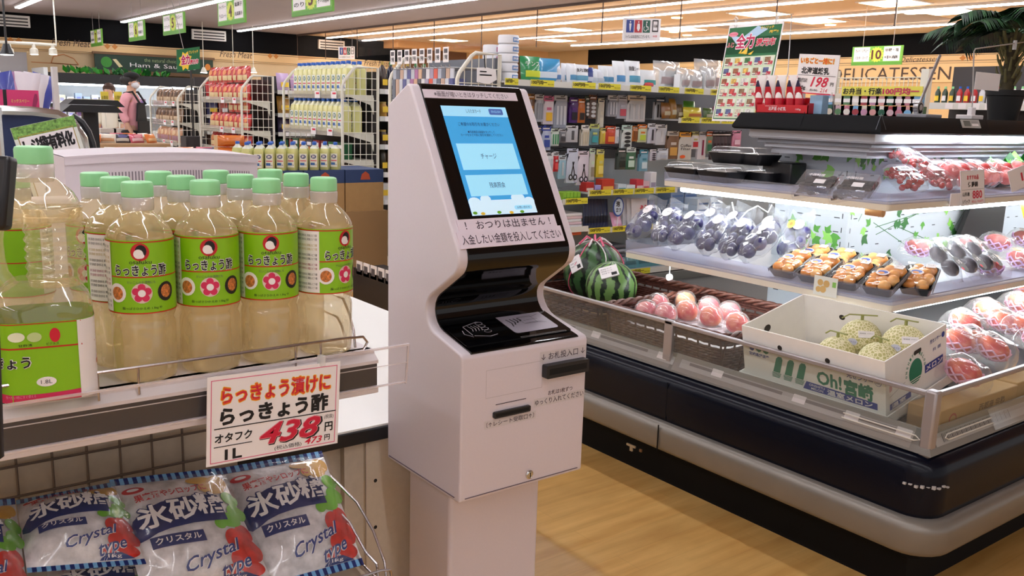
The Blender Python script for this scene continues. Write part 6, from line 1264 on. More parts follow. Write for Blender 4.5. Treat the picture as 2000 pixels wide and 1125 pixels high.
PKS = [((1022, 98, 1062, 150), (50, 150, 90), (210, 220, 60), 'green and yellow bag leaning beside the canister stack', 'テンス', None), ((1048, 100, 1100, 150), (60, 150, 200), (220, 230, 240), 'blue bag with white figures leaning on the green one', '', None), ((1072, 104, 1086, 148), (220, 200, 206), (200, 120, 140), 'slim pink-white bag behind the blue bag', '', None), ((1086, 112, 1099, 150), (216, 218, 222), (90, 130, 180), 'slim white and blue bag behind the blue bag', '', None), ((1102, 108, 1118, 151), (226, 228, 232), (90, 140, 170), 'white packet leaning, first of the white wipes packets', '', None), ((1112, 110, 1130, 152), (230, 232, 236), (90, 150, 190), 'white packet leaning, second of the white wipes packets', '', None), ((1122, 112, 1156, 153), (232, 234, 238), (100, 160, 190), 'wide white packet with a small emblem, third of the wipes packets', '抗菌', None), ((1145, 118, 1165, 154), (40, 60, 130), (200, 206, 220), 'navy blue packet behind the leaning white sachets', '', None), ((1150, 122, 1172, 156), (216, 222, 230), (190, 200, 212), 'glossy leaning sachet, first of three', '', None), ((1162, 124, 1186, 157), (218, 222, 230), (190, 200, 212), 'glossy leaning sachet, second of three', '', None), ((1174, 116, 1192, 157), (222, 226, 230), (80, 140, 180), 'white blue-banded packet, first of four in the row', '', None), ((1186, 116, 1202, 157), (226, 228, 232), (80, 140, 180), 'white blue-banded packet, second of four in the row', '', None), ((1202, 106, 1226, 158), (230, 232, 236), (80, 140, 190), 'tall white blue-banded packet, third of four in the row', '', None), ((1226, 104, 1256, 158), (232, 234, 238), (90, 160, 190), 'tall white packet with a round emblem, fourth in the row', '除菌シート', None), ((1256, 112, 1281, 135), (180, 30, 40), (220, 90, 90), 'red packet standing behind the white packets', '', None), ((1254, 123, 1286, 160), (226, 228, 230), (60, 150, 150), 'short white packet with a teal line', '', None)]
for rc, c1, c2, lab, tx, m_ in PKS: soft('packet', lab+' on the top shelf' if len(lab.split()) < 12 else lab, 'packet', rc, YG+.05+.12*(rc[1] < 112 and rc[2] < 1120 and rc[0] > 1070), zA, .06, c1, c2, 'packets on the top shelf', tx)
clb = film('bundle_clear', opac=.35, base=.12, edge=.7, rough=.12, bump=1, scale=10, body=(236, 238, 240))
for i, (rc, lab) in enumerate([((1286, 104, 1338, 162), 'bulky clear bag of white containers, left one on the top shelf'), ((1332, 118, 1352, 163), 'clear bag with small pictures between the bulky ones'), ((1350, 122, 1378, 165), 'clear bag with small dark pictures, right of the middle'), ((1366, 100, 1418, 166), 'bulky clear bag of white containers partly behind the flyer'), ((1378, 116, 1402, 166), 'slim clear bag with printed window near the flyer')]):
    t2 = soft('clear_bag', lab, 'bag', rc, YG+.04+.1*(i in (0, 3)), zA, .12, (226, 228, 230), (170, 150, 150), 'clear bags on the top shelf', '', -.1, None, clb)
    MB().box(-.06, -.03, .01, .06, .03, hpx(rc[0], rc[1], rc[3], YG)*.7, M('white_containers', (232, 232, 232), .5)).build('contents', t2, local=True)
soft('yellow_packet', 'crumpled yellow packet on the short shelf below the flyer', 'packet', (1345, 204, 1380, 228), YG+.05, zB, .08, (226, 206, 60), (200, 120, 60), None, '')
soft('green_packet', 'bright green packet behind the yellow one', 'packet', (1344, 190, 1366, 226), YG+.2, zB, .06, (110, 190, 60), (60, 120, 60))
for i, (rc, c1) in enumerate([((1300, 196, 1316, 228), (150, 100, 50)), ((1316, 188, 1328, 228), (170, 120, 40)), ((1328, 200, 1342, 229), (120, 96, 60)), ((1382, 206, 1400, 229), (90, 120, 60)), ((1402, 204, 1420, 230), (150, 60, 90))]): soft('packet', '%s packet, %s along the short shelf below the flyer' % (['brown', 'ochre', 'dull brown', 'olive', 'plum'][i], ORD[i]), 'packet', rc, YG+.1, zB, .06, c1, (200, 190, 160), 'packets on the short shelf')
for i, (rc, c1, c2, nm) in enumerate([((1152, 352, 1168, 370), (190, 44, 40), (226, 200, 190), 'red'), ((1170, 357, 1182, 369), (170, 160, 210), (120, 110, 180), 'lilac'), ((1184, 346, 1208, 369), (200, 60, 40), (236, 180, 80), 'orange-red'), ((1216, 355, 1232, 367), (210, 220, 226), (60, 140, 160), 'pale teal'), ((1233, 356, 1250, 366), (226, 228, 230), (150, 180, 190), 'white'), ((1252, 345, 1266, 365), (206, 60, 70), (226, 200, 200), 'crimson'), ((1266, 348, 1278, 364), (226, 190, 196), (200, 90, 110), 'pink'), ((1280, 330, 1291, 363), (226, 226, 230), (160, 150, 170), 'tall white')]): carton('goods_box', '%s box, %s from left on the shelf above the cloths' % (nm, ORD[i]), 'box', rc, YG+.04, zC, .07, c1, c2, '', 'boxes above the cleaning cloths')
for i in range(5): carton('sponge', 'lime green sponge, %s in the row on the little shelf' % ORD[i], 'sponge', (1108+7*i, 376, 1114+7*i, 391), YG+.03, zC2, .1, (150, 200, 60), (120, 176, 40), '', 'lime sponges')
for i in range(5):
    cx, wd = placed(1104, 1146, YG+.03, 0); b = MB(); zz = zF+.001+.020*i; b.box(cx-wd/2+.005*(i % 2), YG+.02, zz, cx+wd/2-.004*(i % 3), YG+.22, zz+.019, M('towel_%d' % i, [(232, 230, 232), (236, 206, 214), (230, 232, 236), (226, 200, 206), (236, 236, 238)][i], .7)); tag(b.build('folded_cloth', bevel=.004), 'flat packed cloth, %s from the bottom of the stack by the kiosk' % ORD[i], 'cloth', 'stack of packed cloths')
carton('orange_tray', 'orange tray edge under the stack of packed cloths', 'tray', (1101, 448, 1147, 456), YG+.01, zF-.05, .2, (226, 96, 60), (226, 110, 70))
for i in range(8): soft('brush_pack', 'dark navy brush pack, %s along the row beside the round blue tag' % ORD[i], 'brush pack', (1152+6*i, 388-i*.5, 1160+6*i, 446-i), YG+.06, zD, .02, (36, 44, 76), (24, 26, 40), 'dark brush packs', '', -.1)
t2 = thing('round_tag', 'round blue tag with white lettering hanging by the brush packs', 'tag', at(1208, 420, Y=YG+.03)); f = FR((0, YG+.03, 0), (1, 0, 0), (0, 0, 1)); p = at(1208, 404, Y=YG+.03); b = MB(); b.prism(f, [(p.x+.052*math.cos(k*.3142), p.z+.07*math.sin(k*.3142)) for k in range(20)], -.003, 0, M('tag_blue', (60, 90, 170), .45)); b.ell(f, p.x, p.z, .042, .058, M('tag_pale', (206, 222, 240), .45), .001); b.text('泡', f, p.x-.008, p.z+.022, .04, .04, BLACK, .002, bold=.03); b.text('立つ', f, p.x, p.z-.02, .05, .03, BLACK, .002, bold=.03); b.build('disc', t2)
MB().box(p.x-.003, YG+.033, zD, p.x+.003, YG+.036, p.z, PAPER).build('stick', t2)
soft('pink_packet', 'pink packet leaning between the brush packs and dust cloths', 'packet', (1212, 412, 1232, 442), YG+.03, zD, .03, (236, 170, 200), (240, 200, 220), None, '', -.4)
for i in range(4): soft('dust_cloth_pack', ['white dust-cloth pack at the left of its row', 'white dust-cloth pack second in its row', 'white dust-cloth pack third in its row', 'front white dust-cloth pack with red lettering'][i], 'cloth pack', (1222+9*i, 392-2*i, 1246+9*i if i < 3 else 1281, 444-2*i), YG+.10-.02*i, zD, .02, (226, 222, 226), (236, 232, 234), 'dust cloth packs', '', -.1)
f = FR((0, YG+.025, 0), (1, 0, 0), (0, 0, 1)); p = at(1264, 406, Y=YG+.025); b = MB(); b.text('ぞうきん', f, p.x, p.z, .15, .045, CR, 0, bold=.03); o = b.build('lettering'); par = bpy.data.objects['dust_cloth_pack.003']; o.parent = par; o.data.transform(Matrix.Translation(-par.location))
soft('sponge_pack', 'blue and yellow pack with a diamond, right of the dust cloths', 'sponge pack', (1281, 394, 1299, 440), YG+.06, zD, .04, (40, 70, 150), (236, 220, 50))
nb = 0
for (x0, x1, n_, zz0, Yo, c1) in ((1322, 1348, 4, 0, .22, (130, 150, 180)), (1350, 1374, 4, 0, .22, (140, 158, 186)), (1316, 1344, 1, 0, .03, (206, 222, 236)), (1346, 1373, 1, 0, .03, (206, 222, 236)), (1377, 1400, 3, 0, .08, (214, 228, 240)), (1402, 1426, 3, 0, .08, (214, 228, 240))):
    hb = hpx(1330, 415, 428, YG)
    for k in range(n_): carton('storage_box', 'pale blue goods box, %s of its stack, %s stack counted along the shelf' % (ORD[k], ORD[nb]), 'box', (x0, 415, x1, 427.5), YG+Yo, zD2+(hb+.001)*k, .14, c1, (90, 120, 170), '', 'pale blue boxes')
    nb += 1
for i in range(6): carton('film_pack', 'silver-grey flat pack, %s up in the stack behind the watermelons' % ORD[i], 'pack', (1206, 478, 1238, 485), YG+.03, zE+.034*i, .16, [(150, 160, 176), (90, 96, 110)][i % 2], (60, 64, 76), '', 'flat packs behind the watermelons')
for i in range(5): soft('teal_packet', 'teal packet, %s along the lowest visible shelf' % ORD[i], 'packet', (1240+26*i, 505-3*i, 1270+26*i, 536-3*i), YG+.06, zE, .05, (90, 150, 160), (60, 110, 120), 'teal packets', '', -.5)
carton('navy_box', 'large navy blue box low behind the lower tier', 'box', (1400, 470, 1480, 520), YG+.02, zE-.18, .26, (36, 56, 104), (30, 46, 90))
b = MB(); f = FR(at(1270, 575, Y=YG-.3), (1, -.05, .0), (0, .5, .3)); b.fbox(f, 0, 0, .55, .14, -.02, 0, M('pale_green_card', (206, 222, 196), .5)); b.ell(f, .12, .07, .05, .03, DARK, .001); b.ell(f, .33, .08, .05, .03, DARK, .001); b.rect(f, .38, .03, .5, .11, PAPER, .001)
p = at(1270, 575, Y=YG-.3); b.box(p.x+.02, YG-.34, 0, p.x+.5, YG-.06, p.z-.03, M('teal_carton', (70, 110, 120), .6)); tag(b.build('cover_display'), 'pale green printed pack lying on a teal carton behind the wicker baskets', 'pack')
# end of the shelf run facing the aisle: mesh end panel, hanging goods and price cards
wwh = M('wire_white', (226, 222, 208), .4)
def mesh_end(b, x0, x1, Y, z0, z1, xs=.09, m=wwh, nz=None, nx=6, slope=.14):
    top = [(x0, Y, z0), (x0, Y, z1-slope-.02), (x0+.015, Y, z1-slope+.02), (x0+.10, Y, z1-.02), (x0+.13, Y, z1), (x1, Y, z1), (x1, Y, z0)]
    b.tube(top, .013, m, 8, closed=True); n = nz or int((z1-z0)/.085)
    for k in range(1, n): z = z0+(z1-z0)*k/n; xa = x0 if z < z1-slope else x0+(z-z1+slope)/slope*.12; b.tube([(xa, Y, z), (x1, Y, z)], .0032, m, 5)
    for k in range(1, nx): x = x0+(x1-x0)*k/nx; zt = z1 if x > x0+.12 else z1-slope+(x-x0)/.12*slope; b.tube([(x, Y, z0), (x, Y, zt)], .0032, m, 5)
xa, xb = at(893, 150, Y=4.64).x, at(975, 150, Y=4.64).x
te = thing('end_display', 'white mesh-sided end display of hanging goods left of the canister stacks', 'display rack', ((xa+xb)/2, 5.2, 0))
b = MB(); mesh_end(b, xa, xb, 4.64, .12, at(975, 107, Y=4.64).z); b.build('mesh_panel', te); b = MB(); YFE = at(762, 150, X=xa).y; mesh_end(b, xa, xb, YFE, .12, at(975, 107, Y=4.64).z); b.build('mesh_panel', te)
ztop = at(975, 107, Y=4.64).z
MB().box(xb-.02, 4.66, .12, xb, YFE-.02, ztop-.02, gs).build('back_panel', te); MB().box(xa-.06, 4.62, 0, xb, YFE+.02, .12, toe).build('kick_base', te)
bk0 = at(740, 560, X=2.9)
MB().box(2.78, 4.9, 0, xa-.05, 5.45, .235, M('plinth_dark', (38, 32, 32), .5)).build('plinth', te)
b = MB()
for k in range(5): b.box(2.78, 4.92+.1*k, .20, 2.786, 5.0+.1*k, .29, PAPER); b.rect(FR((2.7795, 5.0+.1*k, .2), (0, -1, 0), (0, 0, 1)), .01, .02, .06, .07, fint, .0006)
b.build('price_tag', te)
b = MB()
NP = (YFE-4.76)/15
for k in range(16): b.tube([(xb-.02, 4.70+NP*k, ztop-.09), (xa-.01, 4.70+NP*k, ztop-.09), (xa-.02, 4.70+NP*k, ztop-.075)], .0035, rod, 5)
for k in range(9): b.tube([(xb-.02, 4.72+NP*1.7*k, .95), (xa-.01, 4.72+NP*1.7*k, .95)], .0035, rod, 5)
b.build('prong_hook', te)
rnd = random.Random(8); cols = [(90, 96, 150), (206, 210, 220), (200, 170, 150), (110, 116, 130), (180, 186, 200), (220, 96, 76), (170, 160, 184), (226, 226, 230), (90, 90, 100), (216, 180, 150), (176, 120, 166), (200, 206, 216)]
for k in range(16):
    y = 4.70+NP*k; c_ = cols[k % 12]; hgt = .30+.05*rnd.random(); o = V((xa, y, ztop-.095-hgt)); t2 = thing('hanging_pack', '%s hanging on the mesh-sided end display, %s from its near end' % (['navy blue pack', 'clear pack', 'tan pack', 'slate pack', 'silver pack', 'orange-red pack', 'mauve pack', 'white pack', 'black pack', 'amber pack', 'purple pack', 'pale pack'][k % 12], ORD[k]), 'hanging pack', o, 0, 'packs on the end display')
    f = FR((xa, y+NP*.42, o.z), (0, -1, 0), (0, 0, 1)); b = MB(); b.fbox(f, 0, 0, NP*.84, hgt-.06, -.09, .006, M('pk_%d_%d_%d' % c_, c_, .35, coat=.3)); b.build('pack_body', t2); b = MB(); b.fbox(f, 0, hgt-.06, NP*.84, hgt, -.008, 0, M('pk_%d_%d_%d' % cols[(k+1) % 12], cols[(k+1) % 12], .4)); b.rect(f, NP*.12, .05, NP*.72, .12, PAPER, .007); b.build('header_card', t2)
for k in range(9):
    y = 4.72+NP*1.7*k; c_ = cols[(k*5+3) % 12]; t2 = thing('hanging_pack', 'lower hanging pack under the end display prongs, %s from its near end' % ORD[k], 'hanging pack', (xa, y, .5), 0, 'lower packs on the end display'); f = FR((xa, y+NP*.75, .5), (0, -1, 0), (0, 0, 1))
    MB().fbox(f, 0, 0, NP*1.5, .38, -.08, .006, M('pk_%d_%d_%d' % c_, c_, .35)).build('pack_body', t2); b = MB(); b.fbox(f, 0, .38, NP*1.5, .45, -.01, 0, PAPER); b.build('header_card', t2)
for k in range(8):
    y = 4.72+NP*2*k; p_ = V((xa-.02, y, ztop-.06)); f = FR((xa-.02, y+.05, ztop-.06+.0), (0, -1, 0), (0, 0, 1)); b = MB(); b.fbox(f, 0, 0, .06, .09, -.002, 0, PAPER); b.text('198', f, .03, .03, .04, .03, BLACK, .001, bold=.02); b.rect(f, .01, .055, .05, .08, fint, .001); tag(b.build('price_card'), 'white price card on the end display prongs, %s from its near end' % ORD[k], 'price card', 'price cards on the prongs')
p = at(950, 148, Y=4.62); b = MB(); f = FR((0, 4.62, 0), (1, 0, 0), (0, 0, 1)); b.prism(f, [(p.x-.07, p.z-.04), (p.x+.02, p.z-.05), (p.x+.08, p.z-.02), (p.x+.07, p.z+.04), (p.x, p.z+.05), (p.x-.07, p.z+.045)], -.003, 0, PAPER); b.rect(f, p.x-.05, p.z+.0, p.x+.04, p.z+.008, BLACK, .001); b.rect(f, p.x-.05, p.z+.02, p.x, p.z+.028, BLACK, .001); b.tube([(p.x-.01, 4.62, p.z+.045), (p.x-.02, 4.62, ztop-.01)], .004, DARK, 5); tag(b.build('hanging_notice'), 'small white notice tied to the mesh end panel with a black cord', 'notice')
# ---------------------------------------------------------------- snack racks, displays and people at the back
def rack(name_label, X0, X1, Y0, Y1, shelves, ztop, zbot=.1):
    t = thing('display_rack', name_label, 'display rack', ((X0+X1)/2, (Y0+Y1)/2, 0), group='white mesh-ended display racks')
    for Y in (Y0, Y1): b = MB(); mesh_end(b, X0, X1, Y, zbot, ztop, nx=6); b.build('mesh_panel', t)
    MB().box(X1-.03, Y0+.02, .1, X1, Y1-.02, ztop-.03, M('rack_back_dark', (54, 50, 50), .6)).build('back_panel', t)
    MB().box(X0, Y0, 0, X1, Y1, .1, toe).build('kick_base', t)
    for (z, d_) in shelves:
        b = MB(); b.box(X0+d_, Y0+.02, z-.02, X1-.03, Y1-.02, z, wwh); b.box(X0+d_-.006, Y0+.02, z-.035, X0+d_, Y1-.02, z+.03, film('lip_clear', opac=.35, base=.1, body=(220, 220, 214))); f = FR((X0, Y0, 0), (1, 0, 0), (0, 0, 1)); b.prism(f, [(d_+.04, z-.02), (X1-X0-.03, z-.02), (X1-X0-.03, z-.16), (X1-X0-.06, z-.08)], -.024, -.012, wwh); b.build('shelf', t)
    b = MB()
    for (z, d_) in shelves:
        for u in (.3, .75): yy = Y0+(Y1-Y0)*u*.6; b.box(X0+d_-.012, yy-.05, z-.035, X0+d_-.008, yy+.05, z+.025, PAPER); b.box(X0+d_-.0135, yy-.04, z+.0, X0+d_-.012, yy+.02, z+.015, CR)
    b.build('price_tag', t); return t
rack('display rack of yellow vinegar jugs with a white mesh end panel', 3.43, 3.76, 6.9, 8.1, [(1.40, .04), (1.09, .0), (.86, .0)], 1.625)
rack('display rack of red snack bags with a white mesh end panel', 3.44, 3.78, 9.2, 10.5, [(1.33, .02), (1.02, .0), (.80, .0)], 1.58)
rack('display rack of brown bread bags, farthest of the mesh-ended racks', 3.39, 3.68, 11.15, 12.3, [(1.27, .02), (1.04, .0), (.80, -.02)], 1.47)
# yellow jugs
jb = M('jug_yellow', (226, 222, 150), .25, coat=.4); jt = M('jug_top_pale', (236, 234, 196), .3, coat=.4); jc = M('jug_cap_blue', (30, 92, 190), .4); jl = M('jug_label', (236, 238, 226), .5); jg = M('jug_green', (30, 120, 90), .5)
def proto_jug(lo, top, lab_c):
    t = thing('vinegar_jug', 'x', 'jug'); b = MB(); rows = [[(x*s_, y*s_, z) for x, y in rr(-.045, -.045, .045, .045, .014, 1, 2)] for z, s_ in ((0, .94), (.008, 1), (.19, 1), (.215, .86), (.235, .48), (.245, .36), (.255, .36))]; n = len(rows[0])
    b.add([p for q in rows for p in q], [(i*n+j, i*n+(j+1) % n, (i+1)*n+(j+1) % n, (i+1)*n+j) for i in range(3) for j in range(n)]+[tuple(range(n-1, -1, -1))], lo); b.add([p for q in rows[3:] for p in q]+[(0, 0, .255)], [(i*n+j, i*n+(j+1) % n, (i+1)*n+(j+1) % n, (i+1)*n+j) for i in range(3) for j in range(n)], top); b.build('jug_body', t, local=True)
    MB().lathe(0, 0, [(.02, .25), (.021, .254), (.021, .272), (.018, .276)], jc, 14).build('cap', t, local=True)
    f = FR((-.0455, 0, 0), (0, -1, 0), (0, 0, 1)); b = MB(); b.rect(f, -.036, .03, .036, .165, jl, .0006); b.ell(f, 0, .135, .026, .02, lab_c, .0012); b.text('酢', f, 0, .135, .03, .026, PAPER, .002, bold=.03); b.rect(f, -.03, .09, .03, .098, CR, .0012); b.rect(f, -.03, .05, .012, .075, M('jug_blue', (60, 110, 180), .5), .0012); b.text('1.8L', f, .022, .055, .02, .012, BLACK, .0012); b.build('label', t, local=True); return t
pj = proto_jug(jb, jt, jg); first = True
for (z, d_, nm_) in ((1.4005, .105, 'upper'), (1.0905, .065, 'middle')):
    for c_ in range(2):
        for k in range(11):
            lab = 'yellow vinegar jug, %s from the mesh end, %s column on the %s rack shelf' % (ORD[k], ['front', 'rear'][c_], nm_); loc = (3.43+d_+.1*c_, 6.99+.0975*k, z)
            if first: pj.location = V(loc); pj['label'] = lab; pj['group'] = 'yellow vinegar jugs on the rack'; first = False
            else: dup(pj, loc, (0, 0, 0), lab, 'yellow vinegar jugs on the rack')
# goods on the lowest visible shelf of that rack and stacked cartons inside
for k in range(7): 
    y = 6.98+.15*k; b = MB(); c_ = [(30, 90, 50), (40, 110, 60), (120, 30, 40), (150, 40, 50), (60, 60, 70), (170, 120, 50), (40, 90, 60)][k]; b.box(3.47, y, .8605, 3.56, y+.13, 1.00, M('pk_%d_%d_%d' % c_, c_, .4)); f = FR((3.47, y+.13, .86), (0, -1, 0), (0, 0, 1)); b.rect(f, .02, .09, .11, .12, PAPER, .001); b.ell(f, .065, .05, .035, .03, food, .001); tag(b.build('food_box'), '%s food box, %s from the near end of the low rack shelf' % (['dark green', 'green', 'maroon', 'red', 'charcoal', 'ochre', 'bottle green'][k], ORD[k]), 'box', 'food boxes on the low rack shelf')
for k, (x, y, z) in enumerate([(3.50, 6.97, .1), (3.50, 6.97, .30), (3.50, 6.97, .50), (3.50, 7.35, .1), (3.50, 7.35, .30), (3.50, 7.35, .50)]):
    t = thing('carton', 'brown carton inside the jug rack, %s up in its %s pile' % (ORD[k % 3], ['near', 'far'][k//3]), 'carton', (x+.1, y+.17, z+.0005), 0, 'cartons inside the jug rack'); MB().box(x, y, z+.0005, x+.21, y+.34, z+.198, kraft).build('carton', t); b = MB(); f = FR((x, y, z), (1, 0, 0), (0, 0, 1)); b.rect(f, .02, .05, .19, .10, BLACK, .001); b.text('取扱注意', f, .1, .15, .14, .03, kd, .001); b.build('printing', t)
# low table of clear jugs on blue-topped cartons
for k in range(4):
    x = 2.02+.32*k; t = thing('carton', 'blue-topped carton under the clear jugs, %s from left' % ORD[k], 'carton', (x+.15, 6.1, .56), 0, 'blue-topped cartons'); MB().box(x, 5.95, .55, x+.31, 6.35, .76, kraft).build('lower_carton', t); MB().box(x, 5.95, .7605, x+.31, 6.35, .855, M('carton_blue', (56, 76, 120), .5)).build('blue_lid', t); b = MB(); f = FR((x, 5.95, .762), (1, 0, 0), (0, 0, 1)); b.poly(f, [(.12, .02), (.2, .02), (.19, .06), (.16, .08), (.13, .06)], M('carton_orange', (200, 90, 60), .5), .001); b.build('emblem', t)
MB_ = MB().box(2.0, 5.94, 0, 3.32, 6.37, .5495, M('plinth_card', (168, 132, 90), .7)); tag(MB_.build('display_plinth'), 'cardboard plinth under the blue-topped cartons', 'plinth')
pk2 = proto_jug(M('jug_clear_lime', (206, 206, 130), .25, coat=.4), M('jug_clear_top', (220, 222, 204), .3, coat=.4), M('jug_navy', (30, 60, 120), .5)); first = True
for r_ in range(3):
    for k in range(9):
        lab = 'blue-capped clear jug, %s from left in the %s row on the low cartons' % (ORD[k], ['front', 'middle', 'rear'][r_]); loc = (2.27+.082*k+.04*(r_ % 2), 6.0+.085*r_, .8555)
        if first: pk2.location = V(loc); pk2['label'] = lab; pk2['group'] = 'blue-capped jugs on the low cartons'; pk2.rotation_euler = (0, 0, .75); pk2.scale = (.70, .70, .70); first = False
        else: dup(pk2, loc, (0, 0, .75+.1*((k*3) % 4)), lab, 'blue-capped jugs on the low cartons')
# snack bags
def bag_proto(name, cat, w_, h_, c1, c2, c3):
    t = thing(name, 'x', cat); g = QUADF((0, w_/2, h_), (0, -w_/2, h_), (0, w_/2, 0), (0, -w_/2, 0), .03); g2 = QUADF((0, -w_/2, h_), (0, w_/2, h_), (0, -w_/2, 0), (0, w_/2, 0), .03); m1 = M('pk_%d_%d_%d' % c1, c1, .3, coat=.5); b = MB(); b.rect(g, 0, 0, 1, 1, m1, 0, 6, 6); b.rect(g2, 0, 0, 1, 1, m1, 0, 6, 6); b.build('bag', t, local=True, auto=70)
    b = MB(); b.rect(g, .1, .12, .9, .42, M('pk_%d_%d_%d' % c2, c2, .4), .002, 5, 3); b.ell(g, .5, .62, .3, .18, M('pk_%d_%d_%d' % c3, c3, .4), .003, 14); b.build('printing', t, local=True); return t
def rows_of(pr, group, lab, X, ys, z, rz=0, first=[None]):
    for k, y in enumerate(ys):
        L_ = lab % ORD[k]
        if pr.get('label') == 'x': pr.location = V((X, y, z)); pr.rotation_euler = (0, .15, rz); pr['label'] = L_; pr['group'] = group
        else: dup(pr, (X, y, z), (0, .15, rz+.12*math.sin(k*2.1)), L_, group)
sn = bag_proto('snack_bag', 'snack bag', .145, .17, (196, 40, 36), (226, 200, 150), (236, 150, 90))
for (z, n_, nm_) in ((1.332, 8, 'lower tier of the top shelf'), (1.51, 8, 'upper tier of the top shelf'), (1.022, 8, 'middle shelf'), (1.20, 4, 'short upper tier of the middle shelf'), (.802, 8, 'bottom shelf')):
    rows_of(sn, 'red snack bags on the rack', 'red snack bag, %s from the near end, '+nm_, 3.53, [9.3+.148*k for k in range(n_)], z+.002)
bd = bag_proto('bread_bag', 'bread bag', .15, .17, (130, 92, 60), (206, 180, 150), (84, 60, 44)); bd2 = bag_proto('bread_bag', 'bread bag', .16, .18, (206, 150, 110), (176, 130, 140), (226, 190, 150))
rows_of(bd, 'brown bread bags', 'dark brown bread bag, %s from the near end of the top bread shelf', 3.46, [11.25+.15*k for k in range(7)], 1.272)
rows_of(bd, 'brown bread bags', 'dark brown bread bag, %s from the near end of the middle bread shelf', 3.44, [11.25+.15*k for k in range(7)], 1.042)
rows_of(bd2, 'tan bread bags', 'tan bread bag, %s from the near end of the bottom bread shelf', 3.42, [11.26+.16*k for k in range(6)], .802)
# shelves along the racks' long sides
def long_shelf(x0, x1, Y, zs, label, items, seed):
    rnd = random.Random(seed); t = thing('long_shelf', label, 'shelf', ((x0+x1)/2, Y+.3, 0)); MB().box(x0, Y+.4, .1, x1, Y+.44, 1.6, M('rack_back_dark', (54, 50, 50), .6)).build('back_panel', t); MB().box(x0, Y+.02, 0, x1, Y+.44, .1, toe).build('kick_base', t)
    for z in zs: b = MB(); b.box(x0, Y, z-.025, x1, Y+.4, z, gsh); b.box(x0, Y-.006, z-.035, x1, Y, z+.008, lipm); [b.box(x, Y-.009, z-.035, x+.06, Y-.006, z+.006, PAPER) for x in [x0+.05+.25*q for q in range(int((x1-x0)/.25))]]; b.build('shelf', t)
    n = 0
    for si, z in enumerate(zs):
        x = x0+.03; k = 0
        while x < x1-.14 and k < items[si][1]:
            kind, _, cols_ = items[si]; c_ = cols_[k % len(cols_)]; w_ = {'jar': .085, 'bag': .15, 'box': .10, 'bottle': .08}[kind]; L_ = '%s, %s from left, %s level down, %s' % ({'jar': 'lidded jar', 'bag': 'glossy packet', 'box': 'food box', 'bottle': 'slim bottle'}[kind], ORD[k], ['top', 'second', 'third', 'fourth', 'fifth'][si], label.split(',')[0].replace('shelf ', '', 1))
            t2 = thing({'jar': 'food_jar', 'bag': 'food_packet', 'box': 'food_box', 'bottle': 'bottle'}[kind], L_, {'jar': 'jar', 'bag': 'packet', 'box': 'box', 'bottle': 'bottle'}[kind], (x+w_/2, Y+.08, z+.001), 0, 'goods on '+label.split(',')[0][-40:]); mc = M('pk_%d_%d_%d' % c_, c_, .35, coat=.3)
            if kind in ('jar', 'bottle'):
                h_ = .13 if kind == 'jar' else .24; r_ = w_*.45; MB().lathe(0, 0, [(r_*.9, 0), (r_, .005), (r_, h_*.72), (r_*(.8 if kind == 'jar' else .35), h_*.85), (r_*(.8 if kind == 'jar' else .35), h_*.9)], mc, 14).build('body', t2, local=True); MB().lathe(0, 0, [(r_*(.85 if kind == 'jar' else .4), h_*.88), (r_*(.85 if kind == 'jar' else .4), h_)], M('lid_green' if k % 3 else 'lid_gold', (60, 130, 70) if k % 3 else (190, 160, 80), .4), 14).build('lid', t2, local=True)
            elif kind == 'bag': b = MB(); put_rot(MB().rect(QUADF((-.07, 0, .19), (.07, 0, .19), (-.07, 0, 0), (.07, 0, 0), .03), 0, 0, 1, 1, mc, 0, 5, 5).rect(QUADF((.07, 0, .19), (-.07, 0, .19), (.07, 0, 0), (-.07, 0, 0), .03), 0, 0, 1, 1, mc, 0, 5, 5), Matrix.Rotation(-.2, 4, 'X')).build('bag', t2, local=True)
            else: MB().box(-w_*.46, -.05, 0, w_*.46, .05, .15, mc).build('body', t2, local=True)
            b = MB(); f = FR((0, -.052 if kind != 'bag' else -.04, .04), (1, 0, 0), (0, 0, 1)); b.rect(f, -w_*.3, 0, w_*.3, .05, PAPER if k % 2 else YL, 0); b.build('label', t2, local=True)
            x += w_+.004; k += 1
long_shelf(3.82, 6.2, 6.98, (1.45, 1.22, .98, .74, .50), 'shelf beside the jug rack, mostly hidden by the kiosk', [('bottle', 8, [(60, 40, 30), (30, 30, 60), (120, 60, 30)]), ('jar', 8, [(200, 150, 60), (120, 80, 40), (230, 200, 120)]), ('jar', 8, [(70, 46, 30), (110, 80, 50)]), ('bottle', 8, [(60, 50, 30), (90, 60, 36)]), ('box', 7, [(226, 222, 220), (200, 60, 60)])], 1)
long_shelf(3.86, 5.4, 9.28, (1.44, 1.2, 1.0, .78), 'shelf between the jug rack and the snack rack, further back', [('bag', 9, [(200, 170, 210), (190, 150, 190), (226, 226, 230), (230, 228, 226), (216, 216, 230)]), ('bag', 8, [(190, 140, 60), (40, 36, 60), (50, 40, 70)]), ('bag', 8, [(60, 40, 80), (54, 36, 76), (90, 60, 100)]), ('box', 8, [(40, 90, 60), (190, 60, 50), (40, 100, 70)])], 2)
long_shelf(3.76, 4.9, 11.25, (1.36, 1.14, .94, .74), 'shelf between the snack rack and the bread rack, far back', [('bag', 6, [(190, 40, 40), (180, 60, 50)]), ('bag', 6, [(60, 60, 110), (200, 80, 60)]), ('box', 6, [(60, 50, 100), (40, 60, 120)]), ('bag', 6, [(120, 80, 60), (200, 180, 160)])], 3)
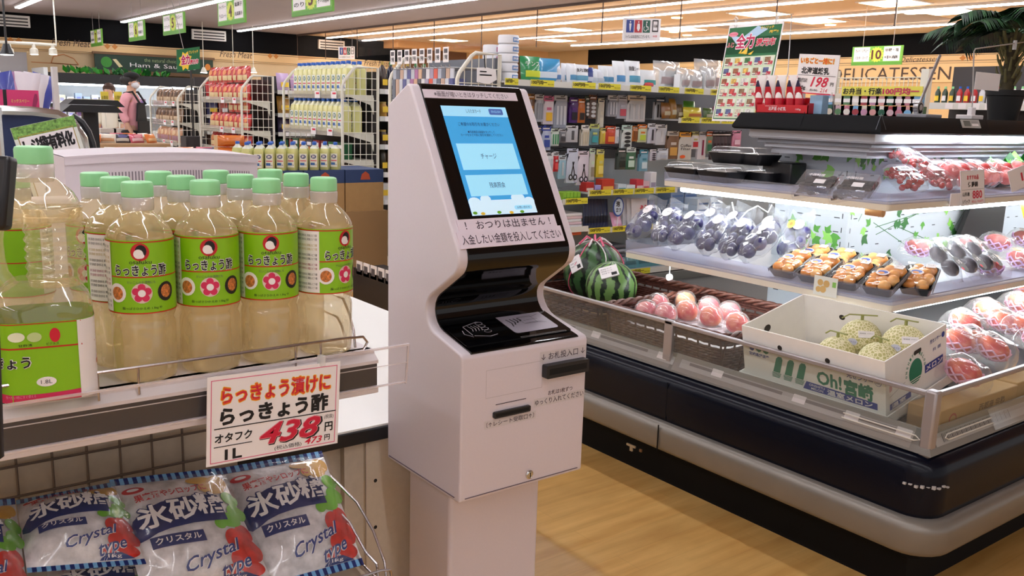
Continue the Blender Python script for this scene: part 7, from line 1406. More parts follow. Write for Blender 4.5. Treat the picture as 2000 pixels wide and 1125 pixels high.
# aisle signs
SGR = M('sign_green', (116, 182, 66), .5); SGD = M('sign_green_dark', (90, 156, 50), .5); SUN = M('sign_sunburst', (206, 220, 80), .5); NUM = M('sign_maroon', (92, 34, 30), .5)
def aisle(num, texts, pxs, X, hp):
    a_, c_ = at(pxs[0][0], pxs[0][1], X=X), at(pxs[1][0], pxs[1][1], X=X); z0 = (a_.z+c_.z)/2; hgt = at(pxs[0][0], pxs[0][1]-hp, X=X).z-a_.z; y0, y1 = a_.y, c_.y; wd = y0-y1; f = FR((X, y0, z0), (0, -1, 0), (0, 0, 1))
    t = thing('aisle_sign', 'green hanging aisle sign with number %s on a sunburst' % num, 'aisle sign', (X, (y0+y1)/2, z0), group='green aisle signs')
    MB().fbox(f, 0, 0, wd, hgt, -.02, 0, SGR).build('board', t); b = MB(); b.rect(f, 0, 0, wd, hgt*.16, SGD, .002); b.rect(f, wd*.04, hgt*.2, wd*.36, hgt*.96, PAPER, .002); b.rect(f, wd*.64, hgt*.2, wd*.96, hgt*.96, PAPER, .002)
    pts = []
    for k in range(32): r_ = (1 if k % 2 else .8); pts.append((wd*.5+wd*.155*r_*math.cos(k*PI/16), hgt*.55+hgt*.43*r_*math.sin(k*PI/16)))
    b.poly(f, pts, SUN, .002); b.text(num, f, wd*.5, hgt*.55, wd*(.11 if len(num) == 1 else .2), hgt*.5, NUM, .005, bold=.03)
    for i, tx in enumerate(texts): b.text(tx, f, wd*(.2 if i < 2 else .8), hgt*(.78 if i % 2 == 0 else .40), wd*.26, hgt*.17, BLACK, .004, bold=.01)
    b.build('lettering', t); b = MB()
    for u in (.2, .8): b.tube([f(wd*u, hgt, -.01), f(wd*u, CEIL-z0, -.01)], .003, M('sign_wire', (160, 150, 150), .4), 5)
    b.build('hanging_wire', t)
ZS = 3.53
aisle('3', ['寿司のり', 'のり', 'ケーキ材料', 'ケーキ材料'], ((570, 31), (649, 24)), ZS, 54)
aisle('4', ['キャンディー', 'チョコレート', '駄菓子', '玩具菓子'], ((426, 52), (478, 43)), ZS, 46); aisle('5', ['シリアル', 'スナック', 'チョコレート', 'ビスケット'], ((319, 70), (360, 63)), ZS, 39); aisle('6', ['パン', '食パン', '菓子パン', '和菓子'], ((252, 81), (282, 77)), ZS, 37); aisle('7', ['牛乳', '卵', 'たまご', '豆腐'], ((178, 92), (199, 88)), ZS, 32)
aisle('10', ['カレー・シチュー', 'パスタ・スープ', '砂糖・塩', '中華'], ((1662, 130), (1760, 124)), 9.7, 36)
def toilets(px, Y, lab, wpx):
    p, q = at(px, 80, Y=Y), at(px+wpx, 80, Y=Y); wd = q.x-p.x; hgt = wd*.55; f = FR((p.x, Y, at(px, 0, Y=Y).z if False else 0), (1, 0, 0), (0, 0, 1)); return p, wd
def restroom(x0, y0, x1, y1, Y, lab):
    p, q = at(x0, y1, Y=Y), at(x1, y0, Y=Y); wd, hgt = q.x-p.x, q.z-p.z; f = FR((p.x, Y, p.z), (1, 0, .06), (0, 0, 1)); t = thing('restroom_sign', lab, 'sign', (p.x+wd/2, Y, p.z)); MB().fbox(f, 0, 0, wd, hgt, -.02, 0, PAPER).build('board', t); b = MB(); cs = [M('toilet_blue', (34, 66, 150), .5), M('toilet_red', (190, 34, 50), .5), M('toilet_green', (20, 92, 76), .5)]; d3 = .002
    for k in range(3):
        x = wd*(.05+.225*k); b.rect(f, x, hgt*.36, x+wd*.2, hgt*.92, cs[k], d3); b.ell(f, x+wd*.1, hgt*.83, wd*.018, hgt*.04, PAPER, d3*2, 10)
        if k < 2: b.poly(f, [(x+wd*.07, hgt*.76), (x+wd*.13, hgt*.76), (x+wd*(.12 if k == 0 else .145), hgt*.55), (x+wd*.11, hgt*.42), (x+wd*.09, hgt*.42), (x+wd*(.08 if k == 0 else .055), hgt*.55)], PAPER, d3*2)
        else: b.line(f, [(x+wd*.09, hgt*.78), (x+wd*.095, hgt*.62), (x+wd*.14, hgt*.62), (x+wd*.15, hgt*.48)], wd*.018, PAPER, d3*2); b.line(f, [(x+wd*.07+wd*.05*math.cos(a_), hgt*.54+hgt*.11*math.sin(a_)) for a_ in [2.2+.5*q_ for q_ in range(9)]], wd*.012, PAPER, d3*2)
    b.frame(f, wd*.76, hgt*.40, wd*.93, hgt*.94, wd*.025, BLACK, d3); b.text('店舗', f, wd*.845, hgt*.67, wd*.1, hgt*.14, BLACK, d3); b.text('トイレはお店内にございます。', f, wd*.38, hgt*.18, wd*.66, hgt*.16, BLACK, d3); b.text('休憩', f, wd*.85, hgt*.2, wd*.12, hgt*.1, CR, d3); b.build('pictograms', t); b = MB()
    for u in (.15, .85): b.tube([f(wd*u, hgt, -.01), V((f(wd*u, hgt, -.01).x, Y+.01, CEIL))], .002, M('sign_wire', (), .4), 5)
    b.build('hanging_wire', t)
restroom(1218, 43, 1291, 79, 5.8, 'large white restroom sign with blue, red and green pictograms')
restroom(662, 93, 693, 116, 14.5, 'small far restroom sign hanging in front of the meat frieze')
# green sausage board, meat chiller, track lights on the back wall
p, q = at(186, 137, Y=16.9), at(415, 112, Y=16.9); f = FR((p.x, 16.88, 1.78), (1, 0, 0), (0, 0, 1)); wd = q.x-p.x; hgt = .26
t = thing('menu_board', 'dark green sausage signboard with chalk style lettering on the back wall', 'signboard', (p.x+wd/2, 16.88, 1.78)); b = MB(); b.fbox(f, 0, 0, wd, hgt, -.05, 0, M('chalk_green', (30, 56, 44), .6)); b.build('board', t); b = MB(); fw_ = M('board_wood', (110, 80, 50), .6); b.fbox(f, -.03, hgt, wd+.03, hgt+.04, -.06, .01, fw_); b.fbox(f, -.03, -.06, wd+.03, 0, -.06, .01, fw_); b.build('wood_edge', t)
b = MB(); b.text('the natural choice!', f, wd*.55, hgt*.76, wd*.3, hgt*.24, M('chalk_sage', (150, 170, 120), .6), .003); b.text('Ham & Sausage', f, wd*.56, hgt*.36, wd*.56, hgt*.36, PAPER, .003, bold=.0); b.ell(f, wd*.09, hgt*.5, .09, .09, M('chalk_leaf', (60, 140, 50), .6), .003); b.poly(f, [(wd*.14, hgt*.7), (wd*.17, hgt*.72), (wd*.22, hgt*.25), (wd*.19, hgt*.2)], M('chalk_cream', (220, 206, 160), .6), .003); b.ell(f, wd*.95, hgt*.5, .05, .06, M('chalk_orange', (210, 130, 50), .6), .003); b.build('lettering', t)
p0, p1 = at(95, 160, Y=16.0), at(262, 172, Y=16.0); t = thing('meat_chiller', 'open chiller with dark canopy and lit white shelves along the back wall', 'chiller', ((p0.x+p1.x)/2, 16.3, 0))
xa_, xb_ = p0.x-.02, 5.6
MB().box(xa_, 15.95, 1.52, xb_, 16.9, 1.68, M('chiller_black', (28, 30, 34), .4)).build('canopy', t); MB().box(xa_, 16.7, .3, xb_, 16.9, 1.52, M('chiller_white', (232, 236, 240), .4)).build('back_panel', t); MB().box(xa_, 15.9, 0, xb_, 16.9, .78, M('chiller_base', (210, 206, 204), .4)).build('base', t); MB().box(xa_-.06, 15.9, 0, xa_, 16.9, 1.75, M('chiller_white', (), .4)).build('end_panel', t)
for z in (1.22, 1.0): MB().box(xa_, 16.2, z-.02, xb_, 16.7, z, M('chiller_white', (), .4)).build('shelf', t)
MB().tube([(xa_+.05, 16.02, 1.505), (xb_-.05, 16.02, 1.505)], .014, M('chiller_tube', (236, 246, 255), .5, emit=18), 8).build('light_tube', t)
rnd = random.Random(12)
for si, z in enumerate((1.2205, 1.0005, .7805)):
    for k in range(12):
        x = xa_+.08+.125*k; h_ = rnd.uniform(.08, .15); c_ = rnd.choice([(236, 236, 240), (226, 206, 216), (230, 226, 200), (170, 190, 220), (240, 240, 240), (150, 110, 130)]); b = MB(); yy = 16.3 if si < 2 else 16.05; b.box(x, yy, z, x+.10, yy+.10, z+h_, M('pk_%d_%d_%d' % c_, c_, .5)); b.box(x+.02, yy-.002, z+.02, x+.08, yy, z+h_*.6, M('pk_%d_%d_%d' % (c_[0]*3//4, c_[1]*3//4, c_[2]), (c_[0]*3//4, c_[1]*3//4, c_[2]), .5)); tag(b.build('chilled_pack'), 'small chilled pack, %s from left on the %s chiller shelf' % (ORD[k], ['top', 'middle', 'bottom'][si]), 'chilled pack', 'packs in the back wall chiller')
# hams drawn on the wall, greenery and spotlights
t = thing('spot_track', 'white ceiling-hung spotlight track at the far left', 'spotlights', (2.5, 14.0, 2.1)); tr_ = [at(-20, 81, Y=14), at(110, 88, Y=14)]
b = MB(); b.tube(tr_, .02, wwh, 8); p_ = at(120, 30, Y=14); b.tube([tr_[1], (tr_[1].x, 14, CEIL)], .01, wwh, 6); b.build('track', t); spe = M('spot_lens', (255, 250, 240), .4, emit=9)
for px in (18, 66, 103):
    p_ = at(px, 93, Y=14); b = MB(); b.lathe(p_.x, p_.y, [(.055, p_.z-.09), (.05, p_.z-.02), (.025, p_.z), (.02, p_.z+.05)], wwh, 14); b.build('lamp_head', t); MB().lathe(p_.x, p_.y, [(.048, p_.z-.094), (.048, p_.z-.09)], spe, 14).build('lens', t)
t = thing('pendant_lamp', 'black pendant spotlight on a dark cord at the far left', 'pendant lamp', at(13, 95, Y=11)); p_ = at(13, 97, Y=11); MB().tube([(p_.x, 11, CEIL), (p_.x, 11, p_.z+.05)], .012, DARK, 6).build('cord', t); MB().lathe(p_.x, 11, [(.07, p_.z-.05), (.05, p_.z), (.03, p_.z+.06)], DARK, 14).build('shade', t); MB().lathe(p_.x, 11, [(.06, p_.z-.056), (.06, p_.z-.05)], spe, 14).build('lens', t)
for i, px in enumerate((398, 456, 495)): p_ = at(px, 136, Y=15.8); b = MB(); b.lathe(p_.x, 15.8, [(.06, p_.z-.05), (.04, p_.z), (.02, p_.z+.04)], wwh, 12); b.lathe(p_.x, 15.8, [(.055, p_.z-.055), (.055, p_.z-.05)], spe, 12); b.tube([(p_.x, 15.8, p_.z+.03), (p_.x, 15.8, CEIL)], .006, wwh, 5); tag(b.build('spotlight'), '%s of the three spotlights hung before the meat frieze, from left' % ORD[i], 'spotlight', 'spotlights before the meat frieze')
fbw = FR((0, Yb-.004, 0), (1, 0, 0), (0, 0, 1)); p_ = at(125, 117, Y=Yb); b = MB(); b.line(fbw, [(p_.x-.2, p_.z-.06), (p_.x-.16, p_.z+.05), (p_.x, p_.z+.09), (p_.x+.15, p_.z+.03), (p_.x+.22, p_.z-.07), (p_.x-.2, p_.z-.06)], .012, M('drawn_orange', (190, 110, 50), .6), .002); b.line(fbw, [(p_.x-.5, p_.z-.06), (p_.x+.2, p_.z-.07)], .01, M('drawn_orange', (), .6), .002); struct(b.build('trim_4'))
t = thing('hanging_greenery', 'artificial greenery along the top of the far chiller', 'greenery', (3.3, 16.2, 1.685)); b = MB(); rnd = random.Random(31)
for k in range(70): x = rnd.uniform(xa_+.3, xb_-.8); o = V((x, 16.2+rnd.uniform(-.1, .2), 1.685)); L_ = rnd.uniform(.08, .2); a = rnd.uniform(0, 6.28); e_ = V((math.cos(a)*L_*.6, math.sin(a)*L_*.5, L_*.7)); s_ = e_.cross(V((0, 1, .2))).normalized()*L_*.2; b.add([o, o+e_*.5+s_, o+e_, o+e_*.5-s_], [(0, 1, 2, 3)], rnd.choice(gm[:2]))
b.build('foliage', t)
# small sale board hung before the sausage board
a_ = [at(345, 97, Y=10.8), at(390, 91, Y=10.8), at(346, 141, Y=10.8)]; f = sign_frame(*a_); wd, hgt = (a_[1]-a_[0]).length, (a_[0]-a_[2]).length; t = thing('sale_board', 'small green and pink sale board standing before the sausage signboard', 'sign', a_[2]); MB().fbox(f, 0, 0, wd, hgt, -.01, 0, M('poster_green', (), .5)).build('board', t); b = MB(); b.poly(f, [(wd*(.36+.3*(1 if k % 2 else .7)*math.cos(k*.3927)), hgt*(.45+.45*(1 if k % 2 else .7)*math.sin(k*.3927))) for k in range(16)], YL, .002); b.text('全力', f, wd*.36, hgt*.5, wd*.4, hgt*.5, PAPER, .004, bold=.08); b.text('全力', f, wd*.36, hgt*.5, wd*.38, hgt*.45, M('poster_magenta', (), .5), .006, bold=.04); b.text('還元市', f, wd*.74, hgt*.36, wd*.4, hgt*.26, PAPER, .004, bold=.08); b.text('還元市', f, wd*.74, hgt*.36, wd*.38, hgt*.22, CR, .006, bold=.03); b.text('ワンリッチ', f, wd*.72, hgt*.8, wd*.4, hgt*.14, YL, .004, bold=.02); b.build('lettering', t); b = MB(); b.tube([f(wd*.6, 0, -.005), (f(wd*.6, 0, 0).x, 10.8, .9)], .012, DARK, 6); b.tube([f(wd*.3, hgt, -.005), (f(wd*.3, hgt, 0).x-.15, 10.8, CEIL)], .004, M('sign_wire', (), .4), 5); b.box(f(wd*.6, 0, 0).x-.12, 10.7, 0, f(wd*.6, 0, 0).x+.12, 10.9, .9, M('sale_plinth', (60, 56, 58), .6)); b.build('stand', t)
# ---------------------------------------------------------------- people
SKIN = M('skin', (214, 166, 140), .55); HAIR = M('hair_black', (22, 18, 18), .5); PINK = M('shirt_pink', (226, 160, 168), .7, noise=.08, scale=14); BLK = M('cloth_black', (22, 20, 22), .8); MASK = M('mask_white', (226, 224, 228), .7)
def skinned(name, verts, edges, m, parent, sub=2, root=0):
    me = bpy.data.meshes.new(name); me.from_pydata([v[0] for v in verts], edges, []); me.materials.append(m); o = bpy.data.objects.new(name, me); C.objects.link(o); o.parent = parent
    md = o.modifiers.new('skin', 'SKIN'); md.use_smooth_shade = True
    if not me.skin_vertices: me.attributes
    for i, v in enumerate(verts): me.skin_vertices[0].data[i].radius = (v[1], v[2] if len(v) > 2 else v[1])
    me.skin_vertices[0].data[root].use_root = True
    s_ = o.modifiers.new('sub', 'SUBSURF'); s_.levels = sub; s_.render_levels = sub; return o
def hand(vs, es, w_, d, sp, curl):
    """palm and five fingers from wrist index w_, d = pointing direction, sp = sideways"""
    o = V(vs[w_][0]); b = len(vs); vs.append((o+d*.045, .022, .014)); es.append((w_, b))
    for k, (l, off) in enumerate(((.062, -.026), (.075, -.009), (.072, .009), (.056, .025))):
        a = o+d*.09+sp*off; m_ = a+d*l*.5+curl*.006; e_ = a+d*l+curl*.024; i = len(vs); vs += [(a, .009), (m_, .0085), (e_, .007)]; es += [(b, i), (i, i+1), (i+1, i+2)]
    i = len(vs); vs += [(o+d*.035-sp*.035+curl*.012, .010), (o+d*.075-sp*.052+curl*.022, .008)]; es += [(b, i), (i, i+1)]
def person(name_lab, loc, rz, k, shirt, lower, haircol, masked, bun):
    """standing figure facing local -Y, one continuous body, hair and clothes as children"""
    t = thing('person', name_lab, 'person', loc, rz); R = lambda *p: V(p)*k
    P = [(R(0, 0, .92), .115*k, .095*k), (R(0, 0, 1.08), .105*k, .085*k), (R(0, .012, 1.22), .125*k, .09*k), (R(0, .02, 1.345), .075*k, .06*k), (R(0, .005, 1.41), .046*k, .046*k), (R(0, -.012, 1.49), .072*k, .082*k), (R(0, -.008, 1.565), .072*k, .085*k)]
    E = [(0, 1), (1, 2), (2, 3), (3, 4), (4, 5), (5, 6)]
    for s_ in (-1, 1):
        i = len(P); P += [(R(.155*s_, .02, 1.325), .048*k), (R(.185*s_, .05*(1 if s_ < 0 else .5), 1.08), .036*k), (R(.18*s_, -.02 if s_ > 0 else -.06, .87), .026*k)]; E += [(3, i), (i, i+1), (i+1, i+2)]; hand(P, E, i+2, V((0, -.12, -1)).normalized()*k, V((0, -1, 0))*k, V((-s_, 0, 0))*k)
        i = len(P); P += [(R(.085*s_, 0, .86), .08*k), (R(.09*s_, -.07 if s_ > 0 else .05, .48), .056*k), (R(.088*s_, -.10 if s_ > 0 else .17, .09), .038*k), (R(.088*s_, -.20 if s_ > 0 else .08, .035), .034*k)]; E += [(0, i), (i, i+1), (i+1, i+2), (i+2, i+3)]
    skinned('body', P, E, SKIN, t)
    # face
    b = MB(); hc = R(0, -.012, 1.52); f = lambda x, z: hc+V((x, -.085-.0 if True else 0, z))*k
    for s_ in (-1, 1):
        b.sph(hc+V((.028*s_, -.070, .012))*k, (.012*k, .005*k, .005*k), MASK, 10, 6); b.sph(hc+V((.028*s_, -.0745, .012))*k, (.005*k, .002*k, .005*k), HAIR, 8, 6); b.box(*(hc+V((.028*s_-.014, -.076, .026))*k), *(hc+V((.028*s_+.014, -.068, .030))*k), HAIR)
        b.sph(hc+V((.075*s_, .0, -.004))*k, (.008*k, .018*k, .028*k), SKIN, 10, 8)
    b.sph(hc+V((0, -.092, -.012))*k, (.012*k, .014*k, .020*k), SKIN, 10, 8); b.box(*(hc+V((-.02, -.083, -.044))*k), *(hc+V((.02, -.076, -.038))*k), M('lip', (170, 90, 84), .5)); b.build('face', t, local=True)
    b = MB(); b.sph(hc+V((0, .018, .030))*k, (.090*k, .100*k, .092*k), haircol, 22, 14, lambda a, tt: 1 if not (math.sin(a) < -.35 and tt > 1.15) else .80); b.build('hair', t, local=True)
    if bun: b = MB(); b.sph(hc+V((0, .11, .03))*k, (.05*k, .045*k, .05*k), haircol, 14, 10); b.build('hair_bun', t, local=True); b = MB(); b.sph(hc+V((0, .0, .085))*k, (.095*k, .105*k, .05*k), BLK, 20, 10); b.build('cap', t, local=True)
    if masked: b = MB(); b.sph(hc+V((0, -.042, -.035))*k, (.066*k, .062*k, .045*k), MASK, 16, 10); b.tube([hc+V((.06, -.04, -.02))*k, hc+V((.08, .0, 0))*k], .003*k, MASK, 4); b.tube([hc+V((-.06, -.04, -.02))*k, hc+V((-.08, .0, 0))*k], .003*k, MASK, 4); b.build('face_mask', t, local=True)
    Sv_ = [(R(0, 0, .84), .165*k, .135*k), (R(0, 0, 1.08), .135*k, .11*k), (R(0, .012, 1.22), .15*k, .115*k), (R(0, .02, 1.35), .098*k, .075*k), (R(0, .01, 1.385), .062*k, .06*k)]; Se = [(0, 1), (1, 2), (2, 3), (3, 4)]
    for s_ in (-1, 1): i = len(Sv_); Sv_ += [(R(.155*s_, .02, 1.325), .066*k), (R(.185*s_, .05*(1 if s_ < 0 else .5), 1.10), .058*k), (R(.183*s_, .01 if s_ > 0 else -.01, .99), .054*k)]; Se += [(3, i), (i, i+1), (i+1, i+2)]
    skinned('shirt', Sv_, Se, shirt, t)
    Tv = [(R(0, 0, 1.00), .150*k, .122*k)]; Te = []
    for s_ in (-1, 1): i = len(Tv); Tv += [(R(.09*s_, 0, .84), .115*k), (R(.092*s_, -.07 if s_ > 0 else .05, .48), .09*k), (R(.09*s_, -.10 if s_ > 0 else .17, .13), .07*k)]; Te += [(0, i), (i, i+1), (i+1, i+2)]
    skinned('trousers', Tv, Te, lower, t)
    b = MB()
    for s_ in (-1, 1): y = (-.13 if s_ > 0 else .13)*k; b.sph(V((.09*s_*k, y, .035*k)), (.045*k, .12*k, .045*k), BLK, 12, 8)
    b.build('shoes', t, local=True); return t
pw = at(262, 285, Y=12.75)
w1 = person('person in pink shirt, black apron and white face mask walking past the racks', (pw.x, 12.75, 0), math.radians(52), 1.0, PINK, BLK, HAIR, True, True)
b = MB()
b.prism(lambda x, y, d=0: V((x, d, y)), [(-.165, 1.02), (.165, 1.02), (.185, .60), (-.185, .60)], -.155, -.135, BLK); b.prism(lambda x, y, d=0: V((x, d, y)), [(-.10, 1.26), (.10, 1.26), (.155, 1.02), (-.155, 1.02)], -.128, -.108, BLK)
b.build('apron', w1, local=True)
b = MB()
for s_ in (-1, 1): b.tube([V((.09*s_, -.15, 1.24)), V((.085*s_, -.05, 1.40)), V((.08*s_, .06, 1.38)), V((.0, .15, 1.22)), V((-.12*s_, .13, 1.05))], .014, BLK, 6)
b.tube([V((-.17, .0, 1.02)), V((-.10, .135, 1.02)), V((.10, .135, 1.02)), V((.17, .0, 1.02))], .018, BLK, 6); b.build('apron_strap', w1, local=True)
p2 = at(214, 200, Y=14.2)
person('person with brown hair in pale clothes half hidden behind yellow price boards', (p2.x, 14.2, 0), math.radians(-40), .93, M('shirt_cream', (230, 222, 206), .7), M('trousers_beige', (170, 160, 150), .8), M('hair_brown', (70, 46, 36), .5), False, False)
for i, px in enumerate((205, 231)):
    p = at(px, 198, Y=13.4); b = MB(); f = FR((p.x, 13.4, p.z), (1, 0, 0), (0, 0, 1)); b.fbox(f, -.05, -.13, .05, .13, -.01, 0, M('board_yellow', (216, 196, 70), .5)); b.text('お買得', f, 0, .05, .08, .05, BLACK, .002); b.tube([(p.x, 13.405, p.z-.13), (p.x, 13.405, .9)], .01, wwh, 6); b.box(p.x-.1, 13.3, 0, p.x+.1, 13.5, .9, M('stand_pale', (200, 190, 180), .6)); tag(b.build('price_board'), 'narrow yellow price board on a stand, %s of the brown-haired person' % ['left', 'right'][i], 'price board', 'yellow price boards')
# ---------------------------------------------------------------- left side: bakery tables, stands, cartons, checkout screen
tb = M('table_wood', (176, 140, 100), .6)
def table(x0, x1, y0, y1, z, lab): b = MB(); b.box(x0, y0, 0, x1, y1, z, tb); tag(b.build('display_table', bevel=.01), lab, 'table')
table(1.75, 3.05, 8.0, 8.7, .80, 'low display table of bakery packs before the woman')
table(2.1, 2.95, 10.0, 10.8, .85, 'low display table further back beside the bread rack')
rnd = random.Random(77); k_ = 0
bp = [bag_proto('bakery_pack', 'bakery pack', .16, .10, c, c2, c3) for c, c2, c3 in (((220, 120, 50), (230, 190, 140), (236, 150, 80)), ((226, 214, 196), (196, 150, 110), (236, 226, 210)), ((60, 56, 70), (206, 200, 190), (90, 90, 140)), ((206, 90, 110), (236, 200, 206), (226, 150, 160)))]
for r_ in range(3):
    for c_ in range(9):
        pr = bp[(c_*3+r_) % 4]; loc = (1.84+.135*c_, 8.1+.2*r_, .801+.0); L_ = '%s bakery pack, %s from left in the %s row on the low table' % (['orange', 'cream', 'dark', 'pink'][(c_*3+r_) % 4], ORD[c_], ['front', 'middle', 'back'][r_])
        if pr['label'] == 'x': pr.location = V(loc); pr.rotation_euler = (0, .5, 1.2); pr['label'] = L_; pr['group'] = 'bakery packs on the low table'
        else: dup(pr, loc, (0, .5, 1.2+.5*math.sin(c_*3+r_)), L_, 'bakery packs on the low table')
for r_ in range(2):
    for c_ in range(5): dup(bp[(c_+r_) % 4], (2.2+.15*c_, 10.15+.25*r_, .852), (0, .4, 1.0+.3*c_), '%s bakery pack, %s from left in the %s row on the far table' % (['orange', 'cream', 'dark', 'pink'][(c_+r_) % 4], ORD[c_], ['front', 'back'][r_]), 'bakery packs on the far table')
# orange stack beside the snack rack
for k in range(2): p = at(452, 292-14*k, Y=7.3); b = MB(); cx, zz = at(452, 300, Y=7.3).x, .86+.095*k; b.rect(QUADF((cx-.11, 7.3, zz+.09), (cx+.11, 7.3, zz+.09), (cx-.11, 7.3, zz), (cx+.11, 7.3, zz), .05), 0, 0, 1, 1, M('pk_220_120_50', (), .3), 0, 8, 5); b.box(cx-.10, 7.3, zz, cx+.10, 7.42, zz+.085, M('loaf_cream', (226, 190, 140), .5)); tag(b.build('bread_loaf_pack'), 'orange-wrapped loaf pack, %s from the bottom of the stack' % ORD[k], 'loaf pack', 'stack of orange-wrapped loaves')
cx = at(452, 300, Y=7.3).x; b = MB(); b.box(cx-.3, 7.2, 0, cx+.3, 7.6, .8595, tb); tag(b.build('display_table'), 'small table under the stack of orange-wrapped loaves', 'table')
# black T stands
for i, (px, py, Y, w_) in enumerate(((178, 205, 7.6, .42), (172, 216, 7.0, .40))):
    p = at(px, py, Y=Y); t = thing('tablet_stand', ['black T-shaped counter stand with pale top, farther one', 'black T-shaped counter stand, nearer one'][i], 'stand', (p.x, Y, 0)); b = MB(); b.prism(lambda x, y, d=0: V((p.x+x, Y+d, p.z+y)), [(-w_/2, -.01), (w_/2, -.01), (w_/2-.05, .04), (-w_/2+.06, .04)], -.15, .15, DARK); b.build('top', t); MB().box(p.x-.04, Y-.03, 0, p.x+.04, Y+.03, p.z, DARK).build('post', t)
    if i == 0: b = MB(); b.box(p.x-.14, Y-.12, p.z+.0405, p.x+.12, Y+.1, p.z+.045, M('top_pale', (220, 210, 170), .6)); b.build('top_sheet', t)
# pink carton and wrapped bouquets
q0, q1 = at(-40, 219, Y=4.3), at(75, 177, Y=4.3); t = thing('pink_carton', 'large pink drink carton at the far left', 'carton', ((q0.x+q1.x)/2, 4.4, q0.z)); f = FR((q0.x, 4.3, q0.z), (1, 0, 0), (0, 0, 1)); wd, hgt = q1.x-q0.x, q1.z-q0.z
MB().fbox(f, 0, 0, wd, hgt, -.25, 0, M('carton_pink', (216, 60, 120), .5)).build('carton', t); b = MB(); b.rect(f, wd*.4, 0, wd*.46, hgt, DARK, .001); b.text('ミックスベリー', f, wd*.68, hgt*.52, wd*.3, hgt*.16, M('carton_gold', (226, 200, 110), .5), .001, bold=.02); b.poly(f, [(wd*.86, hgt*.1), (wd*.92, hgt*.1), (wd*.98, hgt*.6), (wd*.97, hgt*.85), (wd*.93, hgt*.85), (wd*.9, hgt*.6)], M('carton_deep', (150, 40, 90), .5), .001); b.rect(f, wd*.5, hgt*.2, wd*.75, hgt*.3, M('carton_deep', (), .5), .001); b.build('printing', t)
b = MB(); b.box(q0.x-.1, 4.28, 0, q1.x+.05, 4.6, q0.z-.0005, M('stand_grey', (150, 146, 150), .6)); tag(b.build('carton_stand'), 'grey stand under the pink drink carton', 'stand')
p = at(62, 178, Y=6.5); t = thing('gift_bags', 'rack of purple and white wrapped bags fanned out at the far left', 'bags', (p.x, 6.5, 0)); rnd = random.Random(2)
MB().box(p.x-.22, 6.5, 0, p.x+.16, 6.8, 1.12, M('rack_pale', (206, 204, 206), .5)).build('stand', t); MB().box(p.x+.12, 6.46, 0, p.x+.15, 6.52, 1.5, M('rack_pale', (), .5)).build('end_panel', t)
for k in range(9): a = -.55+.10*k; c_ = [(120, 90, 190), (226, 220, 232), (230, 226, 236), (70, 80, 170), (196, 150, 190)][k % 5]; o = V((p.x-.14+.019*k, 6.55+.02*(k % 3), 1.1)); d_ = V((math.sin(a), 0, math.cos(a))); s_ = V((math.cos(a), 0, -math.sin(a)))*.05; MB().rect(QUADF(o+d_*.36-s_*1.5, o+d_*.36+s_*1.5, o-s_, o+s_, .03), 0, 0, 1, 1, M('pk_%d_%d_%d' % c_, c_, .3, coat=.4), 0, 5, 6).build('wrapped_bag', t)
# navy panelled stand with a chrome rim, black chair back, bag notice
Yn = 3.2; p0, p1 = at(-30, 217, Y=Yn), at(172, 300, Y=Yn); nv = M('panel_navy', (34, 50, 92), .5)
t = thing('navy_partition', 'navy blue curved panel with a chrome rim at the left', 'panel', (p0.x+.1, Yn, .5)); f = FR((0, Yn, 0), (1, 0, 0), (0, 0, 1)); top = [(at(x, y, Y=Yn).x, at(x, y, Y=Yn).z) for x, y in ((-60, 215), (0, 216), (60, 218), (110, 224), (140, 240), (160, 270), (168, 310))]; z0 = .3
b = MB(); b.prism(f, [(top[0][0], z0)]+top+[(top[-1][0], z0)], -.05, 0, nv); b.build('panel', t); MB().tube([f(x, z, .01) for x, z in top]+[f(top[-1][0], z0, .01)], .016, CHROME, 8).build('chrome_rim', t); p = at(4, 300, Y=3.1); MB().tube([(p.x, 3.12, 0), (p.x, 3.12, at(4, 210, Y=3.1).z)], .012, CHROME, 8).build('post', t)
b = MB(); 
for x in (top[0][0]+.06, top[-1][0]-.06): b.box(x-.02, Yn-.0, 0, x+.02, Yn+.04, z0+.02, DARK)
b.build('foot', t)
t = thing('chair_back', 'black curved chair back behind the carrier bag notice', 'chair', (at(165, 270, Y=3.5).x, 3.5, 0)); pts = [at(x, y, Y=3.5) for x, y in ((140, 228), (158, 240), (170, 258), (178, 280), (182, 300), (184, 330))]; MB().tube(pts, .016, DARK, 8).build('frame', t); b = MB(); [b.tube([a_-V((.0, 0, 0)), V((a_.x-.22, 3.52, a_.z-.04))], .006, DARK, 5) for a_ in pts[1:]]; b.build('back_mesh', t); MB().tube([pts[-1], (pts[-1].x, 3.5, 0)], .014, DARK, 8).build('leg', t)
pc = [at(20, 251, Y=2.95), at(140, 226, Y=2.95), at(62, 385, Y=2.95)]; ex = (pc[1]-pc[0]).normalized(); up = (pc[0]-pc[2]); up = (up-ex*up.dot(ex)).normalized(); f = FR(pc[0]-up*.28, ex, up); wd = (pc[1]-pc[0]).length*1.03; hgt = .28
t = thing('bag_notice', 'tilted notice about paid carrier bags with a leafy green border', 'notice', pc[0]-up*.28); MB().fbox(f, 0, 0, wd, hgt, -.004, 0, M('notice_paper', (226, 230, 220), .5)).build('sheet', t)
